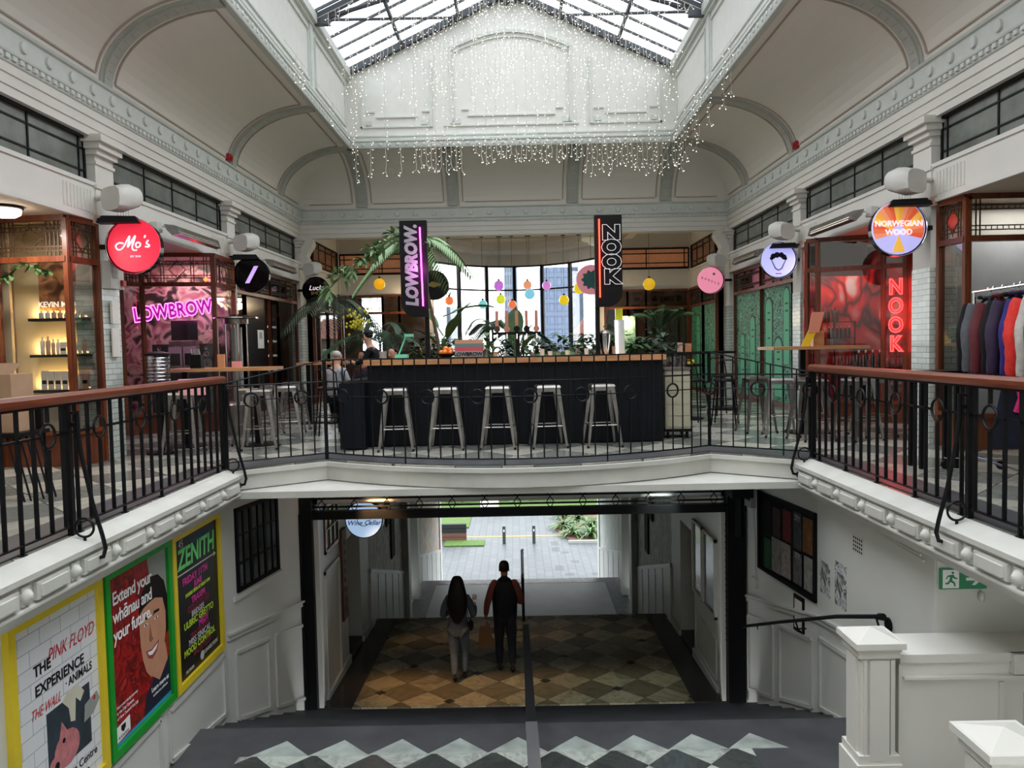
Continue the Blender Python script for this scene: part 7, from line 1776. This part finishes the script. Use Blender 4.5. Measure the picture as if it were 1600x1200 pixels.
head(mp, Matrix.Identity(4), M_sk, 1.70)
skin('shoe', [[(-.10, -.07, .05, .045), (-.10, .03, .045, .045), (-.105, .12, .035, .038)]], M_hair, mp); skin('shoe', [[(.115, -.25, .12, .045), (.115, -.17, .07, .045), (.115, -.08, .04, .038)]], M_hair, mp)
bg2 = thing('paper_bag', (-.60, 12.7, zf(12.7)+.42), 'brown paper shopping bag held in the man\'s left hand', 'bag')
x, y, z = -.60, 12.7, zf(12.7)+.38
MB().add([(x-.13, y-.06, z), (x+.13, y-.06, z), (x+.13, y+.06, z), (x-.13, y+.06, z), (x-.10, y-.02, z+.34), (x+.07, y-.02, z+.34), (x+.07, y+.02, z+.34), (x-.10, y+.02, z+.34)], MB.BF).build('bag_body', mat('kraft_paper', rgb(120, 84, 54), .8, var=.08), bg2)
MB().tube([(x-.06, y, z+.33), (x-.02, y, z+.45), (x+.03, y, z+.45), (x+.05, y, z+.33)], .005, 5).build('handle', M_card, bg2)
# woman
wp = thing('person', (-1.03, 12.3, zf(12.3)), 'woman with long dark hair, grey jumper and pale jeans walking away', 'person')
k = .915
P0 = (0, 0, .94*k, (.13, .10)); W0 = (0, 0, 1.06*k, (.105, .085)); C0_ = (0, .01, 1.32*k, (.135, .10)); N0 = (0, .02, 1.52*k, .05); N1 = (0, .03, 1.60*k, .045)
HD = [(0, .035, 1.68*k, (.07, .08)), (0, .03, 1.76*k, (.075, .085)), (0, .025, 1.81*k, (.045, .055))]
LA = [(-.15, .01, 1.44*k, .05), (-.22, -.01, 1.28*k, .043), (-.25, .0, 1.13*k, .036), (-.2, .12, 1.12*k, .03), (-.14, .20, 1.16*k, .024), (-.12, .24, 1.18*k, (.016, .03))]
RA = [(.15, .01, 1.44*k, .05), (.22, -.01, 1.28*k, .043), (.25, .0, 1.12*k, .036), (.27, .10, 1.18*k, .03), (.27, .16, 1.26*k, .024), (.265, .18, 1.31*k, (.016, .03))]
LL = [(-.075, 0, .88*k, .085), (-.075, -.02, .66*k, .07), (-.07, -.05, .46*k, .05), (-.06, -.14, .28*k, .046), (-.055, -.22, .12, .034)]
RL = [(.075, 0, .88*k, .085), (.09, .03, .66*k, .07), (.095, .06, .46*k, .05), (.095, .04, .28*k, .046), (.09, .0, .09, .034)]
body(wp, [[P0, W0, C0_, N0, N1]+HD, [C0_]+LA, [C0_]+RA, [P0]+LL, [P0]+RL]+hand((.265, .175, 1.29*k), (0, .1, 1), (1, 0, 0), .0075)+hand((-.125, .23, 1.17*k), (.3, .9, .1), (0, 0, 1), .0075), M_sk2)
skin('jeans', [up_([P0], 1.1)+up_(LL, 1.38), up_([P0], 1.1)+up_(RL, 1.38)], M_jean2, wp)
M_jum = mat('grey_jumper', rgb(78, 82, 92), .85, var=.1, scale=15)
skin('jumper', [[(0, 0, .76*k, (.19, .16)), (0, 0, .84*k, (.205, .165)), (0, 0, .90*k, (.19, .15)), (0, 0, 1.02*k, (.165, .13)), (0, .01, 1.25*k, (.16, .12)), (0, .01, 1.40*k, (.14, .10)), (0, .02, 1.48*k, (.085, .075))], [(0, .01, 1.40*k, (.14, .10))]+up_(LA[:5], 1.5), [(0, .01, 1.40*k, (.14, .10))]+up_(RA[:5], 1.5)], M_jum, wp)
skin('long_hair', [[(0, .01, 1.85*k, (.05, .05)), (0, .0, 1.82*k, (.085, .085)), (0, -.01, 1.74*k, (.12, .11)), (0, -.04, 1.60*k, (.155, .10)), (0, -.08, 1.42*k, (.19, .075)), (0, -.11, 1.26*k, (.165, .06)), (.0, -.12, 1.12*k, (.11, .045)), (.0, -.12, 1.02*k, (.04, .03))]], M_hair, wp)
head(wp, Matrix.Identity(4), M_sk2, 1.70*k)
skin('shoe', [[(-.055, -.26, .12, .04), (-.055, -.19, .06, .04), (-.055, -.11, .035, .034)]], M_hair, wp); skin('shoe', [[(.09, -.05, .045, .04), (.09, .04, .04, .04), (.09, .13, .033, .034)]], M_hair, wp)
sb = thing('shoulder_bag', (-.86, 12.3, zf(12.3)+.86), 'small dark shoulder bag at the woman\'s right hip', 'bag')
x, y, z = -.82, 12.28, zf(12.3)+.80
MB().ball((x, y, z+.08), .045, .11, .09, 12, 8).build('pouch', M_hair, sb); MB().tube([(x, y-.09, z+.12), (x-.04, y-.13, z+.35), (x-.1, y-.06, z+.56), (x-.09, y+.08, z+.52), (x-.02, y+.12, z+.3), (x, y+.09, z+.12)], .007, 5).build('strap', M_hair, sb)
# patrons
def patron(x, y, rz, seat, top, skn, hair, lab, cap=None, bun=False, arm=.0, lean=0, bag=None):
    t = thing('person', (x, y, 0), lab, 'person'); t.rotation_euler = (0, 0, rz); b = seat
    P0 = (0, 0, b+.10, (.15, .12)); C0 = (0, .05+lean*.6, b+.46, (.15, .10)); S0 = (0, .06+lean*.8, b+.56, (.12, .08)); N0 = (0, .08+lean, b+.66, .055); H = [(0, .11+lean*1.1, b+.76, (.075, .085)), (0, .11+lean*1.1, b+.84, (.08, .09)), (0, .10+lean*1.1, b+.89, (.05, .06))]
    def arm_(s): return [(s*.17, .06+lean*.8, b+.54, .055), (s*.23, .10+lean, b+.36, .045), (s*.2, .30+lean, b+.28+arm, .036), (s*.14, .42+lean, b+.32+arm, .028)]
    def leg(s): return [(s*.09, .05, b+.08, .09), (s*.12, .25, b+.08, .08), (s*.13, .45, b+.05, .06), (s*.13, .44, b*.5, .05), (s*.13, .42, .1 if b < .6 else .045 if b > .74 else .38, .036)]
    skin('body', [[P0, C0, S0, N0]+H, [S0]+arm_(1), [S0]+arm_(-1), [P0]+leg(1), [P0]+leg(-1)]+hand((.14, .42+lean, b+.32+arm), (-.2, 1, 0), (0, 0, 1))+hand((-.14, .42+lean, b+.32+arm), (.2, 1, 0), (0, 0, 1)), skn, t)
    skin('top', [[(0, 0, b+.02, (.18, .14)), C0[:3]+((.18, .13),), S0[:3]+((.14, .1),), (0, .07+lean*.9, b+.62, .075)], [S0[:3]+((.14, .1),)]+up_(arm_(1)[:3], 1.3), [S0[:3]+((.14, .1),)]+up_(arm_(-1)[:3], 1.3)], top, t)
    skin('trousers', [[(0, 0, b+.06, .15)]+up_(leg(1), 1.15), [(0, 0, b+.06, .15)]+up_(leg(-1), 1.15)], M_jean, t)
    yy = .09+lean*1.1
    skin('hair', [[(0, yy-.02, b+.78, (.09, .085)), (0, yy-.005, b+.86, (.092, .095)), (0, yy, b+.915, (.05, .06))]], hair, t)
    if bun: skin('hair_bun', [[(0, yy-.05, b+.93, .04), (0, yy-.05, b+.97, .03)]], hair, t)
    if cap:
        skin('cap', [[(0, yy, b+.85, (.10, .10)), (0, yy, b+.91, (.085, .09)), (0, yy, b+.935, (.04, .05))]], cap, t); skin('cap_peak', [[(0, yy+.08, b+.855, (.07, .01)), (0, yy+.17, b+.84, (.06, .01))]], cap, t)
    head(t, Matrix.Translation((0, yy+.02, 0)), skn, b+.80)
    return t
M_wh = mat('white_hair', rgb(196, 190, 182), .7, var=.1, scale=30)
patron(-3.35, 14.1, -.5, .46, mat('grey_stripe_top', rgb(170, 172, 176), .8, var=.2, scale=20), M_sk2, M_wh, 'white haired patron in a pale grey top seated by the left partition')
patron(-2.55, 14.42, PI/2-.2, .80, mat('black_top', rgb(22, 22, 26), .8), M_sk2, M_hair, 'man in a black cap and top leaning left over the table', cap=mat('black_cap', rgb(24, 24, 34), .7), lean=.12, arm=.05)
patron(-2.18, 13.95, 2.7, .50, mat('blue_hoodie', rgb(52, 66, 100), .8), M_sk2, M_hair, 'patron in a blue hooded top behind the left end of the bar')
patron(-1.85, 14.9, 3.0, .52, mat('rust_top', rgb(120, 70, 60), .8), M_sk2, mat('brown_hair', rgb(92, 58, 40), .6), 'brown haired patron with a bun just behind the mint lamp', bun=True)
patron(-3.0, 15.4, 2.6, .45, mat('plum_top', rgb(90, 60, 70), .8), M_sk2, M_hair, 'dark haired patron facing the camera beside the white haired one')
patron(-1.9, 18.3, .3, .75, mat('black_coat', rgb(26, 26, 30), .8), M_sk2, M_hair, 'distant person in black standing behind the left banner')
# ================================================================ convert lettering to real meshes
bpy.context.view_layer.update(); dg = bpy.context.evaluated_depsgraph_get()
for o in [o for o in COL.objects if o.type == 'FONT']:
    me = bpy.data.meshes.new_from_object(o.evaluated_get(dg)); n = bpy.data.objects.new(o.name, me); COL.objects.link(n)
    n.parent = o.parent; n.matrix_basis = o.matrix_basis.copy(); nm = o.name; d = o.data; bpy.data.objects.remove(o); n.name = nm
